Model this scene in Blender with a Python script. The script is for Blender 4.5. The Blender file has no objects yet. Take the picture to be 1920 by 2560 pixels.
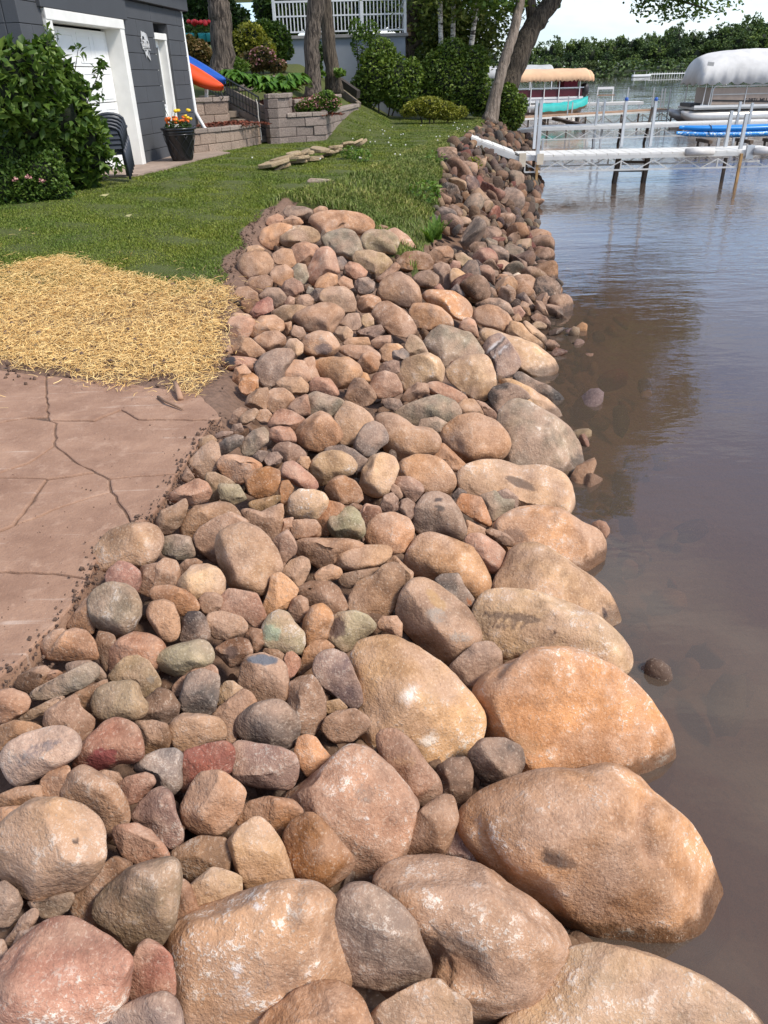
import bpy, bmesh, math, random
import numpy as np
from mathutils import Vector, Matrix, Euler

SC = bpy.context.scene
COL = SC.collection
rnd = random.Random(7)
nrng = np.random.default_rng(11)
R = math.radians

# ------------------------------------------------------------------ camera
CAM_H, PITCH, ROLL, FPX = 2.45, R(30.0), R(1.5), 1886.6     # focal length in pixels of a 1920 x 2560 frame
cam = bpy.data.cameras.new('camera')
camo = bpy.data.objects.new('camera', cam)
COL.objects.link(camo)
SC.camera = camo
cam.sensor_fit = 'VERTICAL'
cam.sensor_height = 36.0
cam.sensor_width = 27.0
cam.lens = 36.0 * FPX / 2560.0
cam.clip_start, cam.clip_end = 0.05, 3000.0
_fw = Vector((0, math.cos(PITCH), -math.sin(PITCH)))
_up = Vector((0, math.sin(PITCH), math.cos(PITCH)))
_rt = Vector((1, 0, 0))
CR = (_rt * math.cos(ROLL) - _up * math.sin(ROLL)).normalized()
CU = (_rt * math.sin(ROLL) + _up * math.cos(ROLL)).normalized()
CF = _fw
m = Matrix((CR, CU, -CF)).transposed().to_4x4()
m.translation = Vector((0, 0, CAM_H))
camo.matrix_world = m
CAMP = Vector((0, 0, CAM_H))

# ------------------------------------------------------------------ sky and sun
SUN_EL, SUN_AZ = R(50), R(118)          # azimuth clockwise from +Y (the view direction)
world = bpy.data.worlds.new('World')
SC.world = world
world.use_nodes = True
nt = world.node_tree
nt.nodes.clear()
out = nt.nodes.new('ShaderNodeOutputWorld')
bg = nt.nodes.new('ShaderNodeBackground')
sky = nt.nodes.new('ShaderNodeTexSky')
sky.sky_type = 'NISHITA'
sky.sun_disc = False
sky.sun_elevation = SUN_EL
sky.sun_rotation = SUN_AZ
sky.air_density, sky.dust_density, sky.ozone_density = 1.0, 0.5, 2.5
tc = nt.nodes.new('ShaderNodeTexCoord')
mp = nt.nodes.new('ShaderNodeMapping')
mp.inputs['Scale'].default_value = (1.0, 1.0, 3.2)
mp.inputs['Location'].default_value = (1.7, 0.85, 0.6)
cl = nt.nodes.new('ShaderNodeTexNoise')
cl.inputs['Scale'].default_value = 2.3
cl.inputs['Detail'].default_value = 7
cl.inputs['Roughness'].default_value = 0.55
rp = nt.nodes.new('ShaderNodeValToRGB')
rp.color_ramp.elements[0].position, rp.color_ramp.elements[1].position = 0.44, 0.66
rp.color_ramp.elements[0].color = (0.12, 0.12, 0.12, 1)
cl2 = nt.nodes.new('ShaderNodeTexNoise')
cl2.inputs['Scale'].default_value = 4.0
cl2.inputs['Detail'].default_value = 5
rp2 = nt.nodes.new('ShaderNodeValToRGB')
rp2.color_ramp.elements[0].position, rp2.color_ramp.elements[1].position = 0.40, 0.62
rp2.color_ramp.elements[0].color = (3.9, 4.35, 5.0, 1)
rp2.color_ramp.elements[1].color = (7.4, 7.4, 7.4, 1)
mx = nt.nodes.new('ShaderNodeMix')
mx.data_type = 'RGBA'
L = nt.links.new
L(tc.outputs['Generated'], mp.inputs['Vector'])
L(mp.outputs['Vector'], cl.inputs['Vector'])
L(mp.outputs['Vector'], cl2.inputs['Vector'])
L(cl.outputs['Fac'], rp.inputs['Fac'])
L(cl2.outputs['Fac'], rp2.inputs['Fac'])
L(rp.outputs['Color'], mx.inputs[0])
tint = nt.nodes.new('ShaderNodeMix'); tint.data_type = 'RGBA'; tint.blend_type = 'MULTIPLY'; tint.inputs[0].default_value = 1.0
tint.inputs[7].default_value = (0.80, 0.92, 1.08, 1)
L(sky.outputs['Color'], tint.inputs[6]); L(tint.outputs[2], mx.inputs[6])
L(rp2.outputs['Color'], mx.inputs[7])
L(mx.outputs[2], bg.inputs['Color'])
bg.inputs['Strength'].default_value = 0.155
L(bg.outputs['Background'], out.inputs['Surface'])

sun = bpy.data.lights.new('sun', 'SUN')
sun.energy = 3.4
sun.angle = R(11)
sun.color = (1.0, 0.925, 0.82)
suno = bpy.data.objects.new('sun', sun)
COL.objects.link(suno)
sdir = Vector((math.sin(SUN_AZ) * math.cos(SUN_EL), math.cos(SUN_AZ) * math.cos(SUN_EL), math.sin(SUN_EL)))
suno.rotation_euler = sdir.to_track_quat('Z', 'Y').to_euler()
suno.location = sdir * 50

vs = SC.view_settings
vs.view_transform = 'Standard'
vs.look = 'None'
vs.exposure = 0.38
vs.gamma = 1.0
vs.use_curve_mapping = False
SC.render.engine = 'CYCLES'
SC.cycles.use_denoising = True
SC.cycles.max_bounces = 8
SC.cycles.transparent_max_bounces = 12

# ------------------------------------------------------------------ helpers
def ray(x, y):
    """photo pixel (1920 x 2560) -> direction with unit camera depth"""
    return CR * ((x - 960) / FPX) - CU * ((y - 1280) / FPX) + CF
def onz(x, y, z):
    d = ray(x, y)
    return CAMP + d * ((z - CAM_H) / d.z)
def aty(x, y, Y):
    d = ray(x, y)
    return CAMP + d * (Y / d.y)

def srgb(*c):
    return tuple((v / 255 / 12.92) if v / 255 <= 0.04045 else ((v / 255 + 0.055) / 1.055) ** 2.4 for v in c)

def tag(o, label=None, cat=None, group=None, kind=None):
    if label: o['label'] = label
    if cat: o['category'] = cat
    if group: o['group'] = group
    if kind: o['kind'] = kind
    return o
def empty(name, loc=(0, 0, 0), rz=0.0):
    o = bpy.data.objects.new(name, None)
    COL.objects.link(o)
    o.location = loc
    o.rotation_euler = (0, 0, rz)
    o.empty_display_size = 0.1
    return o
def link(name, me, mat=None, parent=None):
    o = bpy.data.objects.new(name, me)
    COL.objects.link(o)
    if mat is not None and not me.materials:
        me.materials.append(mat)
    if parent is not None:
        o.parent = parent
    return o
def npmesh(name, verts, faces, smooth=False):
    """verts (n,3) array, faces list/array of equal-length polygons"""
    me = bpy.data.meshes.new(name)
    verts = np.asarray(verts, dtype=np.float32)
    faces = np.asarray(faces, dtype=np.int32)
    nf, k = faces.shape
    me.vertices.add(len(verts))
    me.vertices.foreach_set('co', verts.ravel())
    me.loops.add(nf * k)
    me.loops.foreach_set('vertex_index', faces.ravel())
    me.polygons.add(nf)
    me.polygons.foreach_set('loop_start', np.arange(0, nf * k, k, dtype=np.int32))
    me.polygons.foreach_set('loop_total', np.full(nf, k, dtype=np.int32))
    if smooth:
        me.polygons.foreach_set('use_smooth', np.ones(nf, dtype=bool))
    me.update(calc_edges=True)
    return me
class MB:
    """collects simple solids into one mesh"""
    def __init__(s):
        s.v, s.f = [], []
    def add(s, vs_, fs_):
        b = len(s.v)
        s.v += [tuple(p) for p in vs_]
        s.f += [tuple(i + b for i in f) for f in fs_]
        return s
    def box(s, c, size, rz=0.0, rx=0.0, ry=0.0):
        hx, hy, hz = size[0] / 2, size[1] / 2, size[2] / 2
        M = Euler((rx, ry, rz)).to_matrix()
        pts = [Vector(c) + M @ Vector((sx * hx, sy * hy, sz * hz)) for sx in (-1, 1) for sy in (-1, 1) for sz in (-1, 1)]
        return s.add(pts, [(0, 1, 3, 2), (4, 6, 7, 5), (0, 4, 5, 1), (2, 3, 7, 6), (0, 2, 6, 4), (1, 5, 7, 3)])
    def bar(s, a, b, w, h=None, up=(0, 0, 1)):
        a, b = Vector(a), Vector(b)
        h = h or w
        d = (b - a).normalized()
        u = Vector(up)
        if abs(d.dot(u)) > 0.98: u = Vector((1, 0, 0))
        sx = d.cross(u).normalized() * (w / 2)
        sy = sx.cross(d).normalized() * (h / 2)
        pts = [p + i * sx + j * sy for p in (a, b) for i, j in ((-1, -1), (1, -1), (1, 1), (-1, 1))]
        return s.add(pts, [(3, 2, 1, 0), (4, 5, 6, 7), (0, 1, 5, 4), (1, 2, 6, 5), (2, 3, 7, 6), (3, 0, 4, 7)])
    def tube(s, pts, rad, n=8, cap=True):
        pts = [Vector(p) for p in pts]
        if not hasattr(rad, '__len__'): rad = [rad] * len(pts)
        b = len(s.v)
        prev = None
        for i, p in enumerate(pts):
            d = (pts[min(i + 1, len(pts) - 1)] - pts[max(i - 1, 0)]).normalized()
            if prev is None:
                u = d.cross(Vector((0.3, 0.2, 1))).normalized()
                if u.length < 0.1: u = d.orthogonal().normalized()
            else:
                u = (prev - d * prev.dot(d)).normalized()
            prev = u
            w = d.cross(u)
            for k in range(n):
                a = 2 * math.pi * k / n
                s.v.append(tuple(p + (u * math.cos(a) + w * math.sin(a)) * rad[i]))
        for i in range(len(pts) - 1):
            for k in range(n):
                k2 = (k + 1) % n
                s.f.append((b + i * n + k, b + i * n + k2, b + (i + 1) * n + k2, b + (i + 1) * n + k))
        if cap:
            s.f.append(tuple(b + k for k in reversed(range(n))))
            s.f.append(tuple(b + (len(pts) - 1) * n + k for k in range(n)))
        return s
    def lathe(s, c, prof, n=24):
        b = len(s.v)
        for r_, z in prof:
            for k in range(n):
                a = 2 * math.pi * k / n
                s.v.append((c[0] + r_ * math.cos(a), c[1] + r_ * math.sin(a), c[2] + z))
        for i in range(len(prof) - 1):
            for k in range(n):
                k2 = (k + 1) % n
                s.f.append((b + i * n + k, b + i * n + k2, b + (i + 1) * n + k2, b + (i + 1) * n + k))
        return s
    def prism(s, poly, z0, z1):
        n = len(poly)
        s.add([(p[0], p[1], z0) for p in poly] + [(p[0], p[1], z1) for p in poly],
              [tuple(reversed(range(n))), tuple(range(n, 2 * n))] + [(i, (i + 1) % n, n + (i + 1) % n, n + i) for i in range(n)])
        return s
    def mesh(s, name, smooth=False):
        me = bpy.data.meshes.new(name)
        me.from_pydata(s.v, [], s.f)
        if smooth:
            me.polygons.foreach_set('use_smooth', np.ones(len(me.polygons), dtype=bool))
        me.update()
        return me
    def build(s, name, mat, parent=None, smooth=False, bevel=0.0):
        o = link(name, s.mesh(name, smooth), mat, parent)
        if bevel:
            b = o.modifiers.new('bevel', 'BEVEL')
            b.width, b.segments, b.limit_method = bevel, 2, 'ANGLE'
        return o

def interp(pts):
    xs = np.array([p[0] for p in pts], float)
    ys = np.array([p[1] for p in pts], float)
    return lambda v: np.interp(v, xs, ys)

class Waves:
    """smooth pseudo noise: a sum of random sine waves, about -1..1"""
    def __init__(s, seed, freq, n=10):
        g = np.random.default_rng(seed)
        k = g.normal(size=(n, 3))
        k /= np.linalg.norm(k, axis=1)[:, None]
        s.k = k * freq * g.uniform(0.6, 1.5, (n, 1))
        s.p = g.uniform(0, 6.28, n)
        s.n = n
    def __call__(s, P):
        return np.sin(P @ s.k.T + s.p).sum(1) / math.sqrt(s.n) / 1.2

# ------------------------------------------------------------------ materials
def newmat(name):
    mt = bpy.data.materials.new(name)
    mt.use_nodes = True
    n = mt.node_tree.nodes
    n.clear()
    o = n.new('ShaderNodeOutputMaterial')
    b = n.new('ShaderNodeBsdfPrincipled')
    mt.node_tree.links.new(b.outputs[0], o.inputs[0])
    return mt, n, mt.node_tree.links.new, b
def noise(n, l, vec, scale, detail=4, rough=0.55):
    t = n.new('ShaderNodeTexNoise')
    t.inputs['Scale'].default_value = scale
    t.inputs['Detail'].default_value = detail
    t.inputs['Roughness'].default_value = rough
    if vec is not None: l(vec, t.inputs['Vector'])
    return t.outputs['Fac']
def ramp(n, l, fac, p0, p1, c0=(0, 0, 0), c1=(1, 1, 1)):
    r_ = n.new('ShaderNodeValToRGB')
    e = r_.color_ramp.elements
    e[0].position, e[1].position = p0, p1
    e[0].color, e[1].color = (*c0, 1), (*c1, 1)
    l(fac, r_.inputs['Fac'])
    return r_.outputs['Color']
def mixc(n, l, fac, a, b, mode='MIX'):
    x = n.new('ShaderNodeMix')
    x.data_type = 'RGBA'
    x.blend_type = mode
    for i, v in ((0, fac), (6, a), (7, b)):
        if isinstance(v, (int, float)): x.inputs[i].default_value = v
        elif isinstance(v, tuple): x.inputs[i].default_value = (*v[:3], 1)
        else: l(v, x.inputs[i])
    return x.outputs[2]
def math_(n, l, op, a, b=0.0):
    x = n.new('ShaderNodeMath')
    x.operation = op
    for i, v in ((0, a), (1, b)):
        if isinstance(v, (int, float)): x.inputs[i].default_value = v
        else: l(v, x.inputs[i])
    return x.outputs[0]
def bump(n, l, h, strength, dist, normal=None):
    b = n.new('ShaderNodeBump')
    b.inputs['Strength'].default_value = strength
    b.inputs['Distance'].default_value = dist
    l(h, b.inputs['Height'])
    if normal is not None: l(normal, b.inputs['Normal'])
    return b.outputs['Normal']
def position(n):
    return n.new('ShaderNodeNewGeometry').outputs['Position']
def objco(n):
    return n.new('ShaderNodeTexCoord').outputs['Object']

_plain = {}
def plain(name, col, rough=0.6, metal=0.0, var=0.12, scale=6.0, bmp=0.0, bscale=60.0):
    """painted / plastic / metal / fabric surface with slight uneven tone"""
    if name in _plain: return _plain[name]
    mt, n, l, b = newmat(name)
    p = position(n)
    f = noise(n, l, p, scale, 5)
    dk = tuple(c * (1 - var * 1.6) for c in col)
    lt = tuple(min(1, c * (1 + var)) for c in col)
    c = ramp(n, l, f, 0.3, 0.7, dk, lt)
    l(c, b.inputs['Base Color'])
    b.inputs['Roughness'].default_value = rough
    b.inputs['Metallic'].default_value = metal
    if bmp:
        l(bump(n, l, noise(n, l, p, bscale, 4), bmp, 0.01), b.inputs['Normal'])
    _plain[name] = mt
    return mt
# ------------------------------------------------------------------ the lie of the land
XW = interp([(-2, 0.35), (0.6, 0.62), (1.25, .80), (2.0, 1.02), (2.7, 1.13), (3.5, 1.22), (4.4, 1.34), (6, 1.62), (8, 2.02), (10, 2.26), (12, 2.52), (14.4, 2.85), (20.6, 4.1), (29.5, 5.65), (40, 7.1), (70, 11)])
XE = interp([(-2, -2.4), (1.0, -1.75), (1.3, -1.62), (2.0, -1.33), (2.5, -1.2), (3.3, -1.1), (3.9, -1.06), (4.3, -.97), (5.6, -1.18), (7.4, -1.4), (9.5, -1.42), (11.2, -1.2), (12.2, -.7), (13, -.3), (15, .4), (18, 1.2), (22, 2.3), (30, 3.9), (40, 5.5), (70, 9)])
LZ = interp([(-2, .74), (5, .75), (6, .78), (7.5, .86), (9.5, .97), (11.5, 1.04), (14, 1.09), (18, 1.1), (70, 1.1)])
def ground_z(x, y):
    x, y = np.asarray(x, float), np.asarray(y, float)
    xe, xw, lz = XE(y), XW(y), LZ(y)
    hill = np.clip((y - 20.6) / 5.0, 0, 1) * np.clip((0.6 - x) / 3.2, 0, 1) * 1.35
    hill = hill + np.clip((y - 26) / 20, 0, 1) * np.clip((1.5 - x) / 4, 0, 1) * 1.8
    t = np.clip((x - xe) / (xw - xe), 0, 1)
    # convex at the crest, straight down to the water
    s = np.where(t < 0.3, t * t / 0.6, 0.15 + (t - 0.3) * (0.85 / 0.7))
    z = lz * (1 - s) + hill
    under = np.clip(x - xw, 0, None)
    z = z - np.minimum(under * 0.42, 0.55 + under * 0.07)
    return np.maximum(z, -1.8)
def hit(x, y, dz=0.0):
    """photo pixel -> point on the ground"""
    d = ray(x, y)
    ts = np.linspace(1.2, 60, 6000)
    P = np.array(CAMP)[None] + np.array(d)[None] * ts[:, None]
    g = ground_z(P[:, 0], P[:, 1]) + dz
    i = np.argmax(P[:, 2] < g)
    if P[-1, 2] >= g[-1] and i == 0: return CAMP + d * 60
    return CAMP + d * float(ts[i])

def in_rocks(x, y):
    """1 where the banks are stone and soil instead of lawn"""
    x, y = np.asarray(x, float), np.asarray(y, float)
    new = (x > XE(y) - 0.10 - 0.06 * np.sin(5 * y)) & (y < 11.0 + 0.25 * np.sin(3 * x)) & ~((x > 0.35 + (y - 9) * 0.05) & (y > 30))
    nose = (y > 8.6) & (x > -0.35 + (11 - y) * 0.35) & (x < OLD(y))
    old = (x > OLD(y)) & (y >= 8.6)
    return (new & ~nose) | old
OLD = interp([(7, .3), (8.6, .42), (10.2, .62), (13, 1.05), (15, 1.22), (18, 1.6), (21.6, 2.45), (27, 3.6), (32, 4.7), (45, 6.6), (70, 10)])

def ground_colour_mask(x, y):
    """grass amount 0..1"""
    g = 1.0 - in_rocks(x, y).astype(float)
    g = g * (y > 6.9 + 0.12 * np.sin(4.1 * x) + 0.1 * np.sin(9 * x + 1))
    return g

# ---- soil / lawn material: grass tone where the lawn is, soil where the ground is bare
mt, n, l, b = newmat('lawn_and_soil')
p = position(n)
at = n.new('ShaderNodeAttribute'); at.attribute_name = 'grass'
w1 = noise(n, l, p, 0.9, 4)
w2 = noise(n, l, p, 26.0, 6, 0.7)
w3 = noise(n, l, p, 5.0, 5)
gcol = mixc(n, l, w1, (0.055, 0.078, 0.012), (0.095, 0.12, 0.018))
gcol = mixc(n, l, ramp(n, l, w2, 0.35, 0.7), gcol, (0.075, 0.078, 0.02))
scol = mixc(n, l, w3, (0.15, 0.085, 0.055), (0.27, 0.165, 0.11))
scol = mixc(n, l, ramp(n, l, w2, 0.45, 0.75), scol, (0.10, 0.06, 0.04))
edge = math_(n, l, 'ADD', at.outputs['Fac'], math_(n, l, 'MULTIPLY', math_(n, l, 'SUBTRACT', w3, 0.5), 0.9))
c = mixc(n, l, ramp(n, l, edge, 0.42, 0.58), scol, gcol)
l(c, b.inputs['Base Color'])
b.inputs['Roughness'].default_value = 0.95
l(bump(n, l, w2, 0.8, 0.03), b.inputs['Normal'])
M_LAND = mt

def grid(name, xs, ys, dz=0.0, mat=None, attr=True):
    X, Y = np.meshgrid(xs, ys)
    Z = ground_z(X, Y) + dz
    bump_ = Waves(5, 9.0)(np.stack([X.ravel(), Y.ravel(), 0 * X.ravel()], 1)).reshape(X.shape)
    g = ground_colour_mask(X, Y)
    slab = (Y < 5.4) & (X < XE(Y))
    Z = Z + bump_ * np.where(g > 0.5, 0.012, 0.012) * (~slab) - 0.20 * np.clip((X - XE(Y)) / 0.25, 0, 1) * (g < 0.5) - 0.006 * slab
    nx, ny = len(xs), len(ys)
    V = np.stack([X.ravel(), Y.ravel(), Z.ravel()], 1)
    i = np.arange(nx * ny).reshape(ny, nx)
    F = np.stack([i[:-1, :-1], i[:-1, 1:], i[1:, 1:], i[1:, :-1]], -1).reshape(-1, 4)
    me = npmesh(name, V, F, True)
    a = me.attributes.new('grass', 'FLOAT', 'POINT')
    a.data.foreach_set('value', g.ravel().astype(np.float32))
    return link(name, me, mat)
xs = np.concatenate([np.linspace(-60, -9, 26), np.arange(-8.8, 8.0, 0.12), np.linspace(8.2, 30, 12)])
ys = np.concatenate([np.arange(-1.5, 24, 0.12), np.arange(24, 44, 0.4), np.linspace(44.5, 75, 16)])
land = tag(grid('ground', xs, ys, 0.0, M_LAND), kind='structure')

# ---- lake bed
mt, n, l, b = newmat('lake_bed')
p = position(n)
c = mixc(n, l, noise(n, l, p, 0.8, 5), (0.085, 0.055, 0.035), (0.16, 0.108, 0.07))
c = mixc(n, l, ramp(n, l, noise(n, l, p, 7, 4), 0.55, 0.68), c, (0.09, 0.07, 0.035))
l(c, b.inputs['Base Color'])
b.inputs['Roughness'].default_value = 1.0
bed = MB().add([(-30, -30, -1.83), (500, -30, -1.83), (500, 360, -1.83), (-30, 360, -1.83)], [(0, 1, 2, 3)]).build('lake_bed', mt)
tag(bed, kind='structure')

# ---- lake surface: clear brown water, mirror at grazing angles
mt = bpy.data.materials.new('lake_water'); mt.use_nodes = True
n = mt.node_tree.nodes; n.clear(); l = mt.node_tree.links.new
o_ = n.new('ShaderNodeOutputMaterial')
p = position(n)
mpn = n.new('ShaderNodeMapping'); mpn.inputs['Scale'].default_value = (0.55, 1.25, 1.0)
mpn.inputs['Rotation'].default_value = (0, 0, R(-12))
l(p, mpn.inputs['Vector'])
h1 = noise(n, l, mpn.outputs['Vector'], 2.6, 3, 0.5)
h2 = noise(n, l, mpn.outputs['Vector'], 9.0, 3, 0.5)
h3 = noise(n, l, mpn.outputs['Vector'], 0.35, 2, 0.5)
calm = ramp(n, l, noise(n, l, p, 0.22, 2), 0.38, 0.62, (0.25,) * 3, (1, 1, 1))
sepn = n.new('ShaderNodeSeparateXYZ'); l(p, sepn.inputs[0])
near = n.new('ShaderNodeMapRange'); near.inputs[1].default_value = 3.0; near.inputs[2].default_value = 11.0
near.inputs[3].default_value = 0.10; near.inputs[4].default_value = 1.0
l(sepn.outputs['Y'], near.inputs[0])
hh = math_(n, l, 'ADD', math_(n, l, 'MULTIPLY', h1, 1.0), math_(n, l, 'MULTIPLY', h2, 0.34))
hh = math_(n, l, 'MULTIPLY', math_(n, l, 'MULTIPLY', hh, calm), near.outputs[0])
hh = math_(n, l, 'ADD', hh, math_(n, l, 'MULTIPLY', h3, 0.8))
nm = bump(n, l, hh, 1.0, 0.020)
fr = n.new('ShaderNodeFresnel'); fr.inputs['IOR'].default_value = 1.5
l(nm, fr.inputs['Normal'])
gl = n.new('ShaderNodeBsdfGlossy'); gl.inputs['Roughness'].default_value = 0.02
gl.inputs['Color'].default_value = (1, 1, 1, 1)
l(nm, gl.inputs['Normal'])
tr = n.new('ShaderNodeBsdfTransparent'); tr.inputs['Color'].default_value = (0.66, 0.53, 0.40, 1)
df = n.new('ShaderNodeBsdfDiffuse'); df.inputs['Color'].default_value = (0.215, 0.158, 0.118, 1)
m1 = n.new('ShaderNodeMixShader'); m1.inputs[0].default_value = 0.32      # suspended silt
l(tr.outputs[0], m1.inputs[1]); l(df.outputs[0], m1.inputs[2])
m2 = n.new('ShaderNodeMixShader')
l(fr.outputs[0], m2.inputs[0]); l(m1.outputs[0], m2.inputs[1]); l(gl.outputs[0], m2.inputs[2])
l(m2.outputs[0], o_.inputs[0])
lake = MB().add([(-10, -20, 0), (480, -20, 0), (480, 345, 0), (-10, 345, 0)], [(0, 1, 2, 3)]).build('lake', mt)
tag(lake, kind='structure')
# the lake sheet also lies under the land; the land hides it

# ---- far shore
mt, n, l, b = newmat('far_bank')
p = position(n)
l(mixc(n, l, noise(n, l, p, 0.08, 5), (0.025, 0.04, 0.012), (0.06, 0.075, 0.025)), b.inputs['Base Color'])
b.inputs['Roughness'].default_value = 1.0
fx = np.linspace(-160, 700, 87)
fy = np.array([318, 324, 332, 345, 365, 400, 460, 560, 900, 1600])
X, Y = np.meshgrid(fx, fy)
sh = 4.0 * np.sin(X * 0.035) + 3 * np.sin(X * 0.09 + 1)
rise = np.interp(Y, fy, [-1.5, 0.1, 1.0, 1.6, 2.4, 3.2, 4, 4, 4, 4])
rise = rise * np.interp(X, [-160, 60, 150, 260, 700], [0.9, 0.9, 1.4, 1.8, 1.9])
V = np.stack([X.ravel(), (Y + sh * (Y < 420)).ravel(), rise.ravel()], 1)
i = np.arange(V.shape[0]).reshape(len(fy), len(fx))
F = np.stack([i[:-1, :-1], i[:-1, 1:], i[1:, 1:], i[1:, :-1]], -1).reshape(-1, 4)
tag(link('far_shore', npmesh('far_shore', V, F, True), mt), kind='structure')
# ------------------------------------------------------------------ stones
def stone_material(name):
    mt, n, l, b = newmat(name)
    oi = n.new('ShaderNodeObjectInfo')
    at = n.new('ShaderNodeAttribute'); at.attribute_name = 'mott'
    sm = n.new('ShaderNodeSeparateColor'); l(at.outputs['Color'], sm.inputs[0])
    big, st, du = sm.outputs[0], sm.outputs[1], sm.outputs[2]
    v = position(n)
    mid = noise(n, l, v, 17.0, 4, 0.68)
    fine = noise(n, l, v, 95.0, 2, 0.7)
    base = oi.outputs['Color']
    dk = mixc(n, l, 1.0, base, (0.60, 0.54, 0.50), 'MULTIPLY')
    lt = mixc(n, l, 1.0, base, (1.30, 1.25, 1.18), 'MULTIPLY')
    tone_ = math_(n, l, 'ADD', math_(n, l, 'MULTIPLY', big, 0.55), math_(n, l, 'MULTIPLY', mid, 0.45))
    c = mixc(n, l, ramp(n, l, tone_, 0.33, 0.66), dk, lt)
    # rust / iron staining
    c = mixc(n, l, math_(n, l, 'MULTIPLY', ramp(n, l, math_(n, l, 'ADD', math_(n, l, 'MULTIPLY', st, 0.7), math_(n, l, 'MULTIPLY', mid, 0.3)), 0.50, 0.72), 0.45), c, mixc(n, l, 0.55, base, (0.50, 0.25, 0.11)))
    # dried soil film
    c = mixc(n, l, math_(n, l, 'MULTIPLY', ramp(n, l, math_(n, l, 'ADD', math_(n, l, 'MULTIPLY', du, 0.65), math_(n, l, 'MULTIPLY', mid, 0.35)), 0.40, 0.62), 0.66), c, (0.425, 0.27, 0.185))
    # grey and black weathering
    bk = math_(n, l, 'ADD', math_(n, l, 'MULTIPLY', st, 0.62), math_(n, l, 'MULTIPLY', mid, 0.38))
    c = mixc(n, l, math_(n, l, 'MULTIPLY', ramp(n, l, bk, 0.33, 0.43, (1, 1, 1), (0, 0, 0)), 0.42), c, mixc(n, l, 0.4, base, (0.085, 0.075, 0.07)))
    # pale mineral flecks and lichen crust, amount = object alpha
    fl = math_(n, l, 'ADD', math_(n, l, 'MULTIPLY', mid, 0.50), math_(n, l, 'MULTIPLY', fine, 0.50))
    fl = math_(n, l, 'MULTIPLY', ramp(n, l, fl, 0.53, 0.61), ramp(n, l, big, 0.42, 0.66))
    fl = math_(n, l, 'MULTIPLY', fl, oi.outputs['Alpha'])
    c = mixc(n, l, fl, c, (0.84, 0.74, 0.62))
    # crystal grain: dark and light specks
    c = mixc(n, l, math_(n, l, 'MULTIPLY', ramp(n, l, fine, 0.56, 0.68), 0.38), c, (0.14, 0.09, 0.065))
    c = mixc(n, l, math_(n, l, 'MULTIPLY', ramp(n, l, fine, 0.32, 0.44, (1, 1, 1), (0, 0, 0)), 0.22), c, (0.80, 0.66, 0.52))
    # stains and chips of this one stone
    sa = n.new('ShaderNodeAttribute'); sa.attribute_name = 'spot'
    sf = math_(n, l, 'MULTIPLY', sa.outputs['Alpha'], ramp(n, l, math_(n, l, 'ADD', sa.outputs['Alpha'], math_(n, l, 'ADD', math_(n, l, 'MULTIPLY', math_(n, l, 'SUBTRACT', fine, 0.5), 1.1), math_(n, l, 'MULTIPLY', math_(n, l, 'SUBTRACT', mid, 0.5), 1.6))), 0.22, 0.62))
    c = mixc(n, l, sf, c, sa.outputs['Color'])
    # stone is wet and dark at the water line
    ps = n.new('ShaderNodeSeparateXYZ'); l(v, ps.inputs[0])
    wl = math_(n, l, 'ADD', ps.outputs['Z'], math_(n, l, 'MULTIPLY', mid, 0.08))
    wt = ramp(n, l, wl, 0.095, 0.135, (1, 1, 1), (0, 0, 0))
    c = mixc(n, l, math_(n, l, 'MULTIPLY', wt, 0.85), c, mixc(n, l, 1.0, c, (0.28, 0.25, 0.22), 'MULTIPLY'))
    l(c, b.inputs['Base Color'])
    rr = n.new('ShaderNodeMapRange'); rr.inputs[3].default_value = 0.85; rr.inputs[4].default_value = 0.35
    l(wt, rr.inputs[0]); l(rr.outputs[0], b.inputs['Roughness'])
    b.inputs['Specular IOR Level'].default_value = 0.3
    hgt = math_(n, l, 'ADD', math_(n, l, 'MULTIPLY', mid, 0.8), math_(n, l, 'MULTIPLY', fine, 0.22))
    l(bump(n, l, hgt, 0.8, 0.020), b.inputs['Normal'])
    return mt
def mottle(me, W, seed, spot=None):
    """low-frequency tone, stain and dust as a point attribute, frequencies per metre"""
    P = W
    big = 0.5 + 0.17 * Waves(seed + 11, 14)(P) + 0.13 * Waves(seed + 12, 34)(P) + 0.10 * Waves(seed + 13, 70)(P)
    st = 0.5 + 0.18 * Waves(seed + 14, 20)(P) + 0.12 * Waves(seed + 15, 48)(P)
    nz = np.zeros(len(P) * 3, dtype=np.float32); me.vertices.foreach_get('normal', nz)
    up = nz.reshape(-1, 3)[:, 2]
    du = 0.42 + 0.16 * Waves(seed + 16, 12)(P) + 0.12 * Waves(seed + 17, 40)(P) + 0.10 * up
    if spot is None: spot = np.zeros((len(P), 4))
    a = me.attributes.new('spot', 'FLOAT_COLOR', 'POINT')
    a.data.foreach_set('color', spot.astype(np.float32).ravel())
    a = me.attributes.new('mott', 'FLOAT_COLOR', 'POINT')
    a.data.foreach_set('color', np.stack([big, st, du, np.ones(len(P))], 1).astype(np.float32).ravel())
M_STONE = stone_material('fieldstone')

TONES = dict(
    T=(190, 150, 118), O=(208, 152, 106), B=(150, 116, 92), G=(142, 130, 122), N=(158, 148, 118), P=(188, 138, 118), R=(170, 104, 88),
    D=(88, 77, 72), C=(220, 186, 146), Y=(180, 160, 128), U=(158, 108, 66), V=(136, 113, 108), W=(222, 208, 188))
TONE_WORD = dict(T='tan', O='orange tan', B='brown', G='grey', N='greenish grey', P='pinkish', R='dull red', D='dark', C='cream', Y='beige', U='rust brown', V='purplish grey', W='whitish')
SHAPE_WORD = dict(r='rounded', s='blunt edged', a='angular', b='blocky')

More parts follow.
